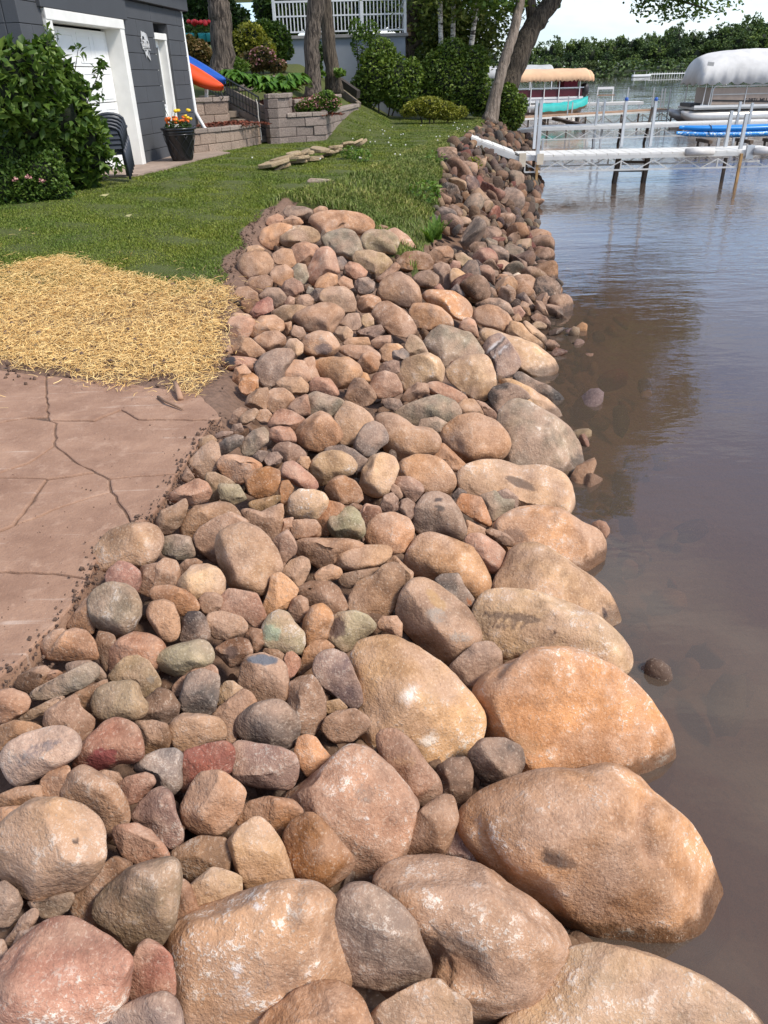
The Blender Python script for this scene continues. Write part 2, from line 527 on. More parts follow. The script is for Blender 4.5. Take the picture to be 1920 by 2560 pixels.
_ico = {}
def ico(level):
    if level not in _ico:
        bm = bmesh.new()
        bmesh.ops.create_icosphere(bm, subdivisions=level, radius=1.0)
        V = np.array([v.co[:] for v in bm.verts])
        F = np.array([[v.index for v in f.verts] for f in bm.faces])
        bm.free()
        _ico[level] = (V, F)
    return _ico[level]

def facet(q, g, kind, front):
    """cut flat faces into a unit lump; front: only cut what faces +z"""
    k = {'r': 5, 's': 6, 'a': 6, 'b': 8}[kind]
    lo, hi = {'r': (0.52, 0.84), 's': (0.40, 0.70), 'a': (0.34, 0.62), 'b': (0.52, 0.74)}[kind]
    for _ in range(k):
        nn = g.normal(size=3)
        if front: nn[2] = abs(nn[2]) * 1.1 + 0.35
        nn /= np.linalg.norm(nn)
        d = g.uniform(lo, hi)
        if front: d = max(d, math.hypot(nn[0], nn[1]) * 0.96)
        over = q @ nn - d
        mk = over > 0
        q[mk] -= nn * (over[mk] * (0.97 if kind != 'r' else 0.86))[:, None]
    return q

def lump(seed, kind, level):
    """a free stone in unit size (for stones not traced one by one)"""
    g = np.random.default_rng(seed)
    V, F = ico(level)
    q = V.copy()
    q = q / (np.abs(q) ** 2.5).sum(1)[:, None] ** (1 / 2.5)
    q = facet(q, g, kind, False)
    q *= np.array([g.uniform(0.85, 1.15), g.uniform(0.65, 0.95), g.uniform(0.55, 0.8)])
    q += V * (Waves(seed + 1, 3.0)(V) * 0.05 + Waves(seed + 2, 8.0)(V) * 0.018)[:, None]
    return q, F

def traced_stone(pts, kind, seed, lift, mks=(), grs=()):
    """pts: outline in photo pixels. Returns mesh data in metres about a centre resting on the bank."""
    P = np.array(pts, float)
    x, y = P[:, 0], P[:, 1]
    x2, y2 = np.roll(x, -1), np.roll(y, -1)
    cr = x * y2 - x2 * y
    A = cr.sum() / 2
    cx, cy = ((x + x2) * cr).sum() / (6 * A), ((y + y2) * cr).sum() / (6 * A)
    # radius of the outline by direction
    NA = 96
    th = np.arange(NA) / NA * 2 * np.pi
    dirs = np.stack([np.cos(th), np.sin(th)], 1)
    rad = np.zeros(NA)
    for a_, b_ in zip(P, np.roll(P, -1, 0)):
        e = b_ - a_
        for k in range(NA):
            d = dirs[k]
            det = d[0] * (-e[1]) - d[1] * (-e[0])
            if abs(det) < 1e-9: continue
            r0 = a_ - (cx, cy)
            t = (r0[0] * (-e[1]) - r0[1] * (-e[0])) / det
            s = (d[0] * r0[1] - d[1] * r0[0]) / det
            if t > 0 and -1e-6 <= s <= 1 + 1e-6: rad[k] = max(rad[k], t)
    sg = {'r': 1.3, 's': 0.8, 'a': 0.9, 'b': 1.1}[kind]
    kk = np.exp(-0.5 * (np.arange(-8, 9) / sg) ** 2); kk /= kk.sum()
    rad = np.convolve(np.concatenate([rad[-8:], rad, rad[:8]]), kk, 'valid')
    rad = np.maximum(rad, rad.max() * 0.15) * 1.06
    g = np.random.default_rng(seed)
    size = math.sqrt(abs(A) / math.pi)          # mean radius, pixels
    level = 5 if size > 95 else 4 if size > 16 else 3
    V, F = ico(level)
    rho = np.hypot(V[:, 0], V[:, 1])
    tht = np.mod(np.arctan2(-V[:, 1], V[:, 0]), 2 * np.pi)     # image y runs down
    r_at = np.interp(tht, np.append(th, 2 * np.pi), np.append(rad, rad[0]))
    gp = rho ** (0.78 if kind == 'r' else 0.70)
    dep = np.sign(V[:, 2]) * np.abs(V[:, 2]) ** 0.9
    q = np.stack([gp * np.cos(tht), -gp * np.sin(tht), dep], 1)
    q = facet(q, g, kind, True)
    rr = np.hypot(q[:, 0], q[:, 1])
    amp = {'r': 0.030, 's': 0.024, 'a': 0.020, 'b': 0.020}[kind]
    nz = Waves(seed + 1, 2.6)(V) * amp * 1.2 + Waves(seed + 2, 7.0)(V) * amp * 0.6
    nz += (Waves(seed + 3, 15.0)(V) * 0.0075 + Waves(seed + 4, 31.0)(V) * 0.0045) * (1 if level > 3 else 0)
    rg = 1 - np.abs(Waves(seed + 5, 3.4)(V)) * 1.6          # rounded ridges between shallow scoops
    nz += np.clip(rg, -0.6, 1) * 0.016 - np.clip(1 - np.abs(Waves(seed + 6, 6.0)(V)) * 5, 0, 1) * 0.010
    # a hollow or two
    for _ in range(2 if kind == 'r' else 1):
        h0 = g.normal(size=3); h0[2] = abs(h0[2]) + 0.3; h0 /= np.linalg.norm(h0)
        dd = ((V - h0) ** 2).sum(1)
        nz -= g.uniform(0.0, 0.09) * np.exp(-dd / g.uniform(0.03, 0.12))
    # marks read off the photograph
    px = cx + q[:, 0] * r_at; py = cy - q[:, 1] * r_at
    spot = np.zeros((len(V), 4))
    wob = Waves(seed + 7, 9.0)(V) * 0.22 + Waves(seed + 8, 24.0)(V) * 0.16
    for (mx_, my_, rx, ry, dg_, col, am, dent) in mks:
        if col[0] > .6 and rx > 8: am, rx, ry = am * .8, rx * 1.5, ry * 1.5
        a_ = math.radians(dg_); dx, dy = px - mx_, py - my_
        e = np.hypot((dx * math.cos(a_) + dy * math.sin(a_)) / rx, (-dx * math.sin(a_) + dy * math.cos(a_)) / ry) + wob * (0.4 if min(rx, ry) < 24 else 0.7)
        w = np.clip((1.2 - e) / (0.3 if col[0] < .6 else 0.9), 0, 1) * (V[:, 2] > -0.1) * am
        k_ = w > spot[:, 3] * 0.6
        spot[k_, :3] = col; spot[:, 3] = np.maximum(spot[:, 3], w)
        if dent: nz -= dent * np.clip((1.25 - e) / 0.45, 0, 1) * (V[:, 2] > -0.1)
    for (pl, gw, gd_) in grs:
        dmin = np.full(len(V), 1e9)
        for (ax_, ay_), (bx2, by2) in zip(pl[:-1], pl[1:]):
            L2 = (bx2 - ax_) ** 2 + (by2 - ay_) ** 2
            tt = np.clip(((px - ax_) * (bx2 - ax_) + (py - ay_) * (by2 - ay_)) / L2, 0, 1)
            dmin = np.minimum(dmin, np.hypot(px - ax_ - tt * (bx2 - ax_), py - ay_ - tt * (by2 - ay_)))
        nz -= gd_ * np.exp(-(dmin / gw + wob * .4) ** 2) * (V[:, 2] > -0.1)
    q = q * (1 + nz[:, None])
    # photo pixels -> metres at the depth of the bank
    hp = hit(cx, cy)
    t = (hp - CAMP).dot(CF)
    rmin = min(rad.min() * 1.5, rad.mean())
    cpx = (0.55 * rad.mean() + 0.45 * rmin) * {'r': 0.88, 's': 0.84, 'a': 0.8, 'b': 0.85}[kind]
    rdir = (hp - CAMP).normalized()
    t2 = t - lift * cpx * t / FPX
    C = CAMP + ray(cx, cy) * t2
    s = t2 / FPX
    X = q[:, 0] * r_at * s
    Y = q[:, 1] * r_at * s
    Z = q[:, 2] * cpx * s
    W = X[:, None] * np.array(CR)[None] + Y[:, None] * np.array(CU)[None] - Z[:, None] * np.array(rdir)[None]
    return W, F, C, size * s, (cx, cy), spot

# outlines: one line per stone = tone[tone2] shape lift | x,y ...   read off enlarged views (origin x, y, scale)
VIEWS = dict(A=(500, 480, .30139), B=(900, 600, .33755), C=(400, 960, .33755), D=(900, 1100, .39783), E=(0, 1400, .36166), F=(500, 1400, .36166),
             G=(0, 1960, .42194), H=(600, 1900, .39783), I=(1120, 1600, .48222), K=(0, 880, .39776))
STONES = {}
STONES['I'] = '''
O r 0.2 .9 orange boulder with white flecks, widest at the water's edge|155,330 190,230 270,160 370,100 500,62 620,58 730,90 860,160 980,260 1080,400 1145,550 1135,690 1080,795 980,810 800,820 500,800 280,730 165,520
OT r 0.45 .7 huge peach boulder with a dark wet spot and a deep groove|60,960 130,860 250,770 400,710 540,685 700,702 830,685 950,730 1040,800 1200,910 1310,1060 1400,1260 1455,1450 1440,1560 1350,1650 1230,1710 1100,1690 900,1610 720,1590 600,1540 420,1330 220,1190 100,1060
D r 0.9 .1 small round dark stone wedged between three big boulders|110,580 180,520 290,510 370,560 390,640 360,720 270,760 180,735 125,670
TC r 0.2 .7 cream tan boulder cut off by the bottom right corner|610,1640 680,1600 800,1590 950,1610 1100,1680 1250,1740 1400,1830 1520,1930 1600,2040 1600,2250 900,2350 300,2250 250,2000 450,1900 530,1760
'''
STONES['H'] = '''
TP r 0.0 .7 broad pale tan boulder half buried under smaller stones|270,240 400,130 540,20 640,-80 720,-107 800,-70 900,30 1000,150 1100,290 1070,400 1035,590 900,690 700,770 560,800 400,700 300,450
BT r 0.8 .2 smooth elongated brown cobble leaning against the huge orange boulder|850,-130 880,-175 990,-180 1080,-110 1170,10 1250,110 1272,190 1230,260 1115,297 1020,200 950,100 900,20
BD r 0.1 .2|1230,40 1330,-10 1430,-20 1465,80 1450,220 1420,320 1370,365 1320,300 1270,200
BT a 0.8 .1 sharp edged tan block standing on edge|1000,415 1110,330 1270,215 1335,230 1368,375 1310,540 1280,600 1165,610 1040,610 1010,510
V r 0.2 .5|1290,590 1340,470 1400,435 1480,470 1515,540 1510,650 1420,660
T r 0.15 .8 wide tan boulder with a broken hollow in its front|820,770 900,680 1050,615 1280,610 1500,680 1680,790 1816,882 1962,1028 2040,1149 2035,1260 1950,1360 1937,1464 1880,1550 1790,1590 1640,1600 1450,1640 1300,1650 1150,1500 1000,1200 900,950
GB a 1.0 .4 large grey brown stone lying across two bottom boulders|540,1170 570,960 620,870 700,790 800,780 900,830 1000,920 1090,1020 1120,1130 1170,1230 1185,1330 1140,1400 1030,1435 900,1440 720,1400 600,1340
TO r 0.6 .4|120,1659 200,1560 350,1450 500,1390 610,1390 700,1450 770,1540 830,1660 800,1800 400,1850 150,1800
BT a 0.6 .4|820,1620 900,1540 1050,1450 1180,1380 1270,1385 1340,1460 1440,1530 1450,1659 1400,1800 1000,1850 850,1750
T r 0.1 .9 huge tan boulder with white scars at the bottom edge|-450,1150 -430,1080 -342,1010 -130,890 80,825 340,785 480,800 610,870 660,1000 680,1200 680,1400 500,1600 200,1750 -100,1800 -300,1750 -380,1600 -420,1350
CO a 0.9 .3 upright block with one bright orange cream face|-75,510 0,420 110,353 200,420 250,490 295,600 345,780 150,815 20,800 -40,660
U r 0.9 .4 rust brown cobble scratched all over|270,490 310,400 440,320 520,380 600,480 690,590 720,650 680,720 600,780 530,815 380,790 340,700 300,600
UO r 0.2 .2|-20,360 60,260 180,230 330,250 400,320 320,430 250,490 150,420 0,430
'''
STONES['G'] = '''
T r 0.9 .4 large smooth pale boulder with one dark pit|0,540 -30,420 0,300 70,200 190,110 340,105 470,140 580,220 605,330 600,440 560,540 480,610 380,650 250,685 170,670 90,610
P r 0.4 .9 pink granite boulder in the bottom left corner|0,1070 100,950 250,840 390,790 470,815 600,890 700,960 755,1000 760,1100 740,1220 740,1300 650,1380 560,1440 300,1600 0,1600 -150,1400 -100,1200
PR a 0.7 .4 small pink stone stood between the pink and the tan boulder|760,1170 790,1050 830,950 880,925 950,960 1010,1020 1030,1120 1035,1250 950,1270 790,1300 750,1240
G r 0.8 .2 smooth grey cobble cut off by the bottom edge|590,1422 700,1340 850,1260 970,1235 1050,1280 1075,1370 1070,1450 1000,1550 700,1560 600,1500
BN r 0.8 .3 big dark brown lump with a peaked top|570,700 640,600 760,510 900,470 1000,450 1045,470 1060,600 1050,750 1010,860 950,950 860,980 760,995 680,900 590,840 560,780
B r 0.0 .2|420,760 450,620 560,540 620,470 680,425 800,480 720,580 650,680 600,800 560,850
B r 0.0 .1|1000,900 1030,700 1060,540 1130,590 1190,770 1100,850
YC a 0.9 .3 small pale yellow angular stone|1110,620 1170,560 1260,490 1340,510 1430,550 1425,640 1380,690 1200,760 1160,730
B r 0.1 .3|1000,420 1060,370 1190,310 1340,320 1380,420 1350,540 1250,540 1140,600 1060,520
PB a 0.6 .2|665,270 690,245 810,235 900,280 970,360 1015,440 900,455 810,475 730,430 680,350
VP r 0.3 .7|770,190 830,110 900,40 960,20 1020,60 1040,170 1085,280 1080,340 1010,390 960,350 890,280 800,230
BT r 0.4 .3|370,0 430,-80 500,-110 600,-60 680,0 750,120 770,200 740,250 670,270 665,330 610,340 590,220 520,160 400,110 330,60
TB r 0.2 .1|235,110 240,-20 300,-90 410,-110 430,0 390,130
UT a 0.2 .1|-40,100 0,60 100,20 240,5 250,100 100,140 0,140
TO r 0.1 .2|-50,230 0,140 150,130 220,160 80,260 0,300
BG r 0.1 .2|-40,850 -40,600 30,570 110,640 135,700 110,780 50,840
BG r 0.0 .4|150,690 230,690 330,660 440,635 440,690 400,750 330,790 250,800 210,760
BG r 0.1 .3|60,900 120,790 200,730 235,770 200,830 100,920 40,970 0,940
G r 0.1 .1|-40,1070 -40,920 20,920 45,980 20,1050
BG r 0.0 .2|40,1030 120,870 250,820 370,800 300,870 150,960
OB b 0.8 .3 orange brown block with a flat top|1070,130 1140,0 1190,-60 1300,-70 1410,0 1450,50 1430,150 1370,250 1300,300 1150,290 1080,240
'''
STONES['E'] = '''
YG r 0.9 .9 round stone crusted with pale lichen beside the broken slab|615,270 660,200 760,160 880,165 940,210 975,300 970,380 920,470 860,520 800,530 720,495 650,440 625,350
P r 0.4 .5|725,110 760,60 820,10 910,30 975,80 975,160 950,230 860,220 760,200
TB r 0.4 .3|1020,160 1060,60 1130,-10 1220,10 1250,80 1240,140 1190,210 1060,240 1030,240
CT r 0.3 .2 smooth pale stone with faint parallel lines|1210,190 1250,110 1330,50 1430,30 1510,60 1550,130 1550,250 1500,330 1350,320 1250,270
OT r 0.6 .4|1035,220 1090,185 1180,178 1280,210 1350,260 1370,320 1340,370 1250,380 1150,340 1060,280
TB r 0.9 .0 smooth egg shaped brown cobble standing upright|1015,370 1040,300 1130,275 1200,310 1235,400 1250,490 1230,550 1170,572 1110,540 1070,480 1030,420
B r 0.5 .1|1375,280 1420,225 1500,225 1540,260 1530,320 1480,370 1410,370 1380,330
D a 0.4 .3 glossy dark angular stone|1240,560 1260,430 1300,360 1380,360 1425,400 1450,500 1440,545 1350,560 1280,575
TO a 0.7 .3 split wedge with a bright tan right face|305,670 380,580 450,490 520,465 600,490 650,560 680,680 600,695 450,700 350,695
B r 0.1 .1|275,600 300,540 370,485 450,475 440,570 380,640 310,670
B r 0.0 .1|450,460 500,390 580,280 660,200 680,400 640,510 520,490
B r 0.1 .2|655,580 680,490 790,520 820,600 780,700 730,780 690,700
PO r 0.2 .4|740,720 760,620 820,550 920,500 1030,505 1120,550 1150,620 1100,740 950,810 780,820
YN r 0.9 .1 long pale green grey cobble|1045,670 1080,630 1200,590 1380,545 1440,560 1480,620 1485,690 1440,740 1300,790 1210,805 1120,770 1070,720
YB a 0.5 .1|740,820 800,740 860,670 950,660 1030,700 1090,790 1115,850 1090,920 1010,955 960,920 900,860 800,850
YB r 0.9 .1 heart shaped smooth beige cobble|640,970 670,890 760,845 900,835 950,870 980,950 1025,1000 1000,1070 920,1110 800,1100 690,1125 650,1050
DB a 0.2 .5|990,980 1100,880 1180,910 1240,1000 1230,1080 1170,1140 1050,1130 930,1110 980,1060
GD a 0.8 .2 dark grey block with a crisp ridge|1230,1000 1270,870 1300,790 1400,760 1510,800 1515,920 1490,1040 1430,1080 1330,1070 1260,1050
PB r 0.4 .1|1180,880 1230,830 1330,760 1470,720 1500,760 1505,820 1350,850 1270,930 1220,950
NG a 0.9 .3 long flat greenish slab lying tilted|190,925 280,870 420,800 600,710 670,720 690,780 660,830 560,890 430,940 300,970 200,960
BG r 0.2 .1|455,720 520,705 620,695 690,740 735,800 700,850 600,820 470,790
B r 0.1 .1|100,870 130,800 220,750 310,730 360,770 300,860 200,920
PT r 0.4 .1|270,800 320,760 400,760 440,785 380,830 290,855
TP r 0.5 .2|-60,980 0,895 90,890 180,930 205,970 180,1040 80,1110 0,1130 -60,1080
BN a 0.6 .1 thin plank shaped stone|105,1100 200,1040 320,980 430,935 445,960 330,1035 220,1105 140,1115
BT a 0.4 .1|300,1120 320,1050 400,980 530,930 560,1020 650,1100 640,1160 560,1260 440,1200 310,1165
B r 0.0 .1|440,970 550,900 740,820 740,920 670,980 640,1060 560,1030 520,960
TB r 0.2 .1|-30,1320 0,1150 100,1110 220,1125 300,1165 220,1220 60,1280 10,1330
PW r 0.9 .9 elongated black and pink speckled granite|5,1350 60,1260 160,1210 330,1165 430,1160 510,1200 550,1270 530,1350 430,1420 300,1490 180,1550 110,1570 60,1530 20,1440
RB r 0.8 .4 reddish brown boulder with a dark red chipped nose|510,1440 540,1320 620,1210 720,1120 800,1088 900,1110 960,1160 985,1270 990,1350 930,1400 820,1400 740,1450 660,1465 560,1440
B r 0.1 .2|930,1120 1060,1110 1160,1130 1180,1220 1160,1310 1050,1340 985,1360 975,1260
BT r 0.4 .2|1155,1180 1190,1110 1260,1065 1400,1070 1510,1090 1555,1150 1560,1240 1480,1270 1300,1340 1200,1300
G r 0.3 .4|935,1430 980,1370 1080,1320 1200,1300 1265,1340 1260,1450 1260,1560 1200,1620 1100,1600 1030,1500 940,1470
R b 0.9 .1 brick red block in the middle of the cobbles|1245,1380 1290,1320 1440,1270 1560,1255 1610,1290 1620,1380 1590,1480 1500,1480 1380,1530 1300,1600 1250,1600
PB a 0.6 .1|815,1550 880,1500 1000,1470 1060,1490 1075,1540 1030,1600 970,1670 860,1700 825,1610
B r 0.0 .1|630,1480 720,1450 820,1470 850,1530 800,1610 740,1590
'''
STONES['F'] = '''
TY r 0.2 .3|110,1000 125,900 170,845 230,840 310,890 260,960 170,1010
BO r 0.2 .2|80,1070 160,1000 290,900 360,930 400,990 320,1060 280,1120 270,1210 220,1270 175,1250 165,1150
VG r 0.8 .3 smooth purplish grey oval cobble|240,1120 290,1050 380,990 500,965 590,990 650,1060 680,1130 670,1210 640,1290 560,1300 440,1280 320,1245 255,1200
BT b 0.5 .1 tan block with a slate blue top edge|260,860 285,740 330,670 440,650 540,690 590,740 605,860 600,970 540,975 400,985 340,920
P r 0.6 .2|580,690 600,640 640,630 695,680 690,740 650,800 600,835 590,760
YN r 0.8 .5 pear shaped pale stone with a green patch|420,560 440,450 480,380 540,345 610,370 650,440 720,500 730,570 690,650 600,640 500,620 430,600
PT a 0.5 .5|120,350 150,250 200,200 300,215 390,235 430,320 465,390 430,490 340,440 250,390
TO a 0.6 .2|430,330 470,220 490,110 550,85 640,150 680,200 650,280 600,340 520,360 470,390
B r 0.4 .5 tall reddish brown oval cobble|605,930 620,850 700,800 780,790 830,850 870,950 875,1050 850,1130 770,1215 700,1210 660,1140 620,1050
VD a 0.9 .3 dark purple wedge lying on the huge orange boulder|780,760 800,680 850,635 930,620 1010,650 1040,720 1070,800 1110,890 1125,980 1080,1020 1000,1000 900,930 820,850
TO r 0.1 .1|690,720 720,620 790,560 870,550 930,600 870,670 800,720 700,790 655,820
O r 0.5 .3|705,520 720,400 770,320 840,300 890,350 915,410 890,490 880,560 780,590 720,640
YN r 0.7 .3 broken cobble showing a dark fractured face|865,500 890,430 960,370 1060,352 1150,380 1220,460 1160,520 1080,580 1020,640 930,600 880,560
T b 0.7 .1|1225,430 1260,390 1360,385 1395,440 1395,540 1330,510 1240,480
BT a 0.4 .3 broad flat faced tan brown stone|1020,340 1040,240 1090,150 1200,110 1260,40 1340,20 1410,60 1400,180 1360,300 1320,370 1260,400 1220,430 1150,400 1060,370
B r 0.1 .3|660,200 760,150 900,155 960,200 1000,270 1020,330 960,380 900,400 840,350 720,300
TB r 0.4 .1|615,350 640,270 690,245 745,270 755,340 720,410 680,440 640,400
BT r 0.6 .1|845,1170 870,1090 950,1040 1070,1030 1150,1080 1175,1130 1140,1190 1050,1250 950,1265 890,1230
OC r 0.15 .9 huge orange boulder with white patches in mid slope|1030,650 1070,590 1150,530 1260,508 1370,530 1500,605 1700,743 1876,952 1955,1086 1920,1250 1800,1350 1714,1393 1620,1420 1450,1450 1250,1400 1130,1250 1100,1050 1060,850
OT a 0.9 .3 small orange tan angular stone perched on the buried pale boulder|650,1330 680,1240 740,1210 800,1230 860,1310 935,1390 930,1430 880,1460 800,1500 740,1495 690,1430
VP b 0.6 .4|215,1440 230,1260 290,1250 400,1275 560,1300 650,1340 680,1420 665,1520 630,1590 520,1585 400,1575 240,1530
UD a 0.4 .2 small stone with a dark diamond shaped hollow|100,610 180,560 270,535 330,550 360,620 350,680 300,720 210,745 150,680 110,650
B r 0.0 .1|300,540 350,470 430,480 450,570 390,650 345,620
BT r 0.2 .1|425,650 450,610 540,620 590,660 570,710 490,690
C r 0.0 .3|860,980 960,960 1020,1020 950,1060 880,1060
TB r 0.7 .1|30,430 60,370 150,355 280,390 335,440 320,500 200,550 100,540 50,480
TB r 0.3 .1|965,150 980,100 1060,80 1240,50 1260,90 1180,140 1090,170 1050,195 990,185
T r 0.6 .1|785,110 830,60 900,28 970,50 990,90 950,130 850,158 800,145
'''
STONES['C'] = '''
TB r 0.8 .2 large smooth brown egg boulder leaning on its twin|410,1180 430,1110 500,1070 620,1030 720,1060 800,1140 850,1220 890,1300 905,1370 860,1430 800,1520 730,1560 620,1540 520,1500 460,1400 420,1290
TB r 0.3 .3|250,1130 290,1070 400,1000 520,950 600,980 680,1030 560,1100 480,1180 470,1300 420,1330 330,1250 270,1200
BT r 0.0 .2|150,1070 190,960 260,910 400,880 500,875 560,920 620,990 500,1040 350,1080 270,1150 220,1190
BT a 0.1 .1 flat triangular slab with a pointed corner|590,930 660,920 750,945 900,885 910,960 900,1060 860,1170 820,1200 760,1120 650,1040
TP a 0.3 .2|830,1170 880,1120 945,1080 990,1140 1015,1210 1000,1260 940,1310 900,1380 865,1290
BT r 0.3 .1|890,1390 970,1310 1050,1275 1105,1300 1110,1370 1080,1440 1030,1515 990,1490 920,1430
TB r 0.2 .1|1000,1170 1060,1140 1200,1140 1400,1150 1520,1185 1450,1240 1330,1280 1280,1330 1200,1370 1110,1320 1015,1270
T r 0.8 .1 long smooth tan cobble lying flat|1265,1280 1300,1220 1400,1195 1560,1190 1680,1190 1720,1230 1690,1300 1600,1360 1440,1385 1320,1350
N r 0.8 .2 greenish grey stone with a peaked top|1240,1040 1270,980 1350,930 1420,908 1480,950 1510,1030 1520,1100 1490,1145 1380,1150 1280,1120 1245,1080
C r 0.9 .9 bright cream stone, the palest in the bank|945,870 970,820 1030,775 1130,785 1210,810 1245,860 1220,930 1170,1005 1080,995 1000,1005 950,950
UB r 0.5 .1|960,1080 990,1010 1080,1000 1160,1010 1190,1060 1185,1130 1100,1145 1000,1155
OT r 0.2 .2|1150,1010 1240,870 1330,890 1370,920 1310,990 1260,1060 1260,1120 1180,1130
UB r 0.4 .1|1220,780 1250,730 1310,690 1370,680 1440,720 1490,790 1505,850 1460,885 1350,895 1270,860
CT r 0.7 .8|1100,630 1120,570 1180,520 1260,490 1340,500 1420,550 1450,600 1420,660 1360,680 1260,730 1200,755 1130,700
PB r 0.7 .1 long pinkish brown cobble pointing downhill|895,640 920,580 990,570 1060,620 1140,690 1175,750 1160,790 1080,780 1010,750 950,720 900,690
UO a 0.8 .1 rust orange stone with a torn top|620,690 700,640 800,610 890,640 890,720 860,790 800,840 730,850 660,810 640,740
OT r 0.4 .2|425,580 470,530 560,522 680,550 760,600 720,650 640,690 610,740 540,720 470,670 430,620
UB r 0.3 .1|880,780 900,720 950,715 990,770 970,820 930,900 890,880
UN a 0.5 .1|650,880 700,860 800,840 890,820 890,860 830,910 740,940 670,910
YN b 0.6 .1 small pale grey block with flat sides|430,780 440,740 580,745 640,850 550,895 450,860
YB r 0.1 .1|335,700 350,660 400,655 500,700 570,750 470,770 440,860 370,890 355,790
TP a 0.6 .3|60,820 150,760 280,700 340,730 380,800 350,870 280,890 210,900 130,880 70,860
TB a 0.4 .2 upright tan wedge at the slab's edge|0,940 100,900 190,840 212,900 190,980 140,1060 80,1110 0,1110 -30,1020
BT a 0.4 .2|210,570 290,490 380,420 430,440 450,540 430,620 330,705 280,690 230,640
G r 0.5 .2|430,450 490,400 560,370 630,390 600,450 540,490 470,530 440,510
YG r 0.7 .3|600,480 630,400 690,345 770,320 805,360 800,430 750,470 690,520 640,535 600,510
VB r 0.3 .2|820,500 870,440 950,425 1030,460 1080,510 1070,560 980,600 910,580 870,540
GB a 0.6 .1|770,560 810,510 870,500 910,545 890,590 800,610
GD a 0.4 .1|680,540 730,490 800,500 790,540 750,585
TP b 0.4 .2|805,400 820,330 880,312 960,320 1000,370 1010,430 940,440 860,430
TO r 0.8 .3 large tan boulder with a peaked top above the dark slab|1000,360 1040,310 1120,240 1190,200 1260,240 1320,310 1345,370 1320,420 1260,470 1190,500 1100,480 1020,430
BP r 0.2 .2|800,290 850,210 900,182 980,200 1060,250 1085,290 1050,340 1000,370 900,330 810,325
GN r 0.5 .2 grey flat topped stone behind the peaked tan boulder|1085,170 1090,90 1160,60 1240,85 1340,110 1390,160 1350,220 1280,250 1200,240 1120,260 1095,230
T r 0.1 .2|1290,250 1380,130 1500,180 1590,260 1580,320 1500,370 1450,440 1340,450 1330,360
G r 0.8 .2 smooth bluish grey cobble|1435,450 1460,380 1520,310 1590,280 1640,310 1680,370 1690,430 1620,480 1570,540 1500,550 1440,500
T r 0.4 .3|770,150 780,70 840,35 920,35 970,70 995,110 950,150 920,190 850,215 800,190
BT r 0.2 .1|625,160 650,90 720,40 800,25 800,100 790,190 720,200
BT r 0.1 .1|940,180 1000,110 1090,75 1110,170 1110,230 1010,230
O r 0.3 .2|580,20 600,-20 700,-20 720,10 690,60 640,85 600,60
T r 0.2 .1|850,0 920,-50 1040,-50 1095,0 1090,60 1050,80 980,80 900,30
PT r 0.3 .1|1100,0 1150,-50 1250,-40 1310,30 1330,80 1280,95 1200,80 1110,60
TB r 0.4 .2|1370,100 1400,30 1440,-40 1510,-40 1580,50 1605,100 1560,150 1490,180 1430,150
YT r 0.5 .3|590,250 640,200 700,180 735,205 700,260 640,300 600,300
TB r 0.3 .2|700,250 740,190 790,185 830,225 800,290 750,285
B r 0.0 .1|510,290 550,200 600,170 650,190 600,260 590,310
TB r 0.1 .1|265,500 300,400 380,375 425,420 370,460
BG a 0.3 .2|400,380 450,350 540,350 545,372 480,392 420,412
BG r 0.2 .1|515,355 540,300 600,290 625,350 560,375
B r 0.0 .0|150,710 200,600 255,690 210,735
NG b 0.7 .3 grey green block tucked under the big slab edge boulder|5,1200 30,1130 120,1115 220,1135 250,1220 255,1270 180,1310 100,1300 20,1260
GD r 0.0 .2 dark slate slab under the peaked boulder|1180,520 1260,460 1350,450 1440,490 1550,570 1540,630 1450,650 1400,590 1300,530
T r 0.2 .0|1010,580 1040,540 1100,540 1120,580 1090,640 1030,625
B r 0.2 .1|140,1350 190,1300 270,1290 320,1320 240,1390 150,1415
PB r 0.2 .1|1480,930 1530,890 1630,910 1645,960 1580,1010 1540,1070 1495,1010
B r 0.1 .1|1370,920 1430,880 1500,900 1490,945
B r 0.0 .1|885,1100 900,1000 985,990 980,1060 920,1120
'''
STONES['K'] = '''
T r 0.7 .4 large tan boulder overhanging the broken slab edge|575,1290 600,1220 690,1130 800,1090 930,1080 1000,1120 1025,1180 1010,1240 970,1310 900,1355 830,1340 740,1340 680,1390 640,1395 590,1360
B r 0.0 .1|865,1510 885,1350 1000,1320 970,1440 945,1540
'''
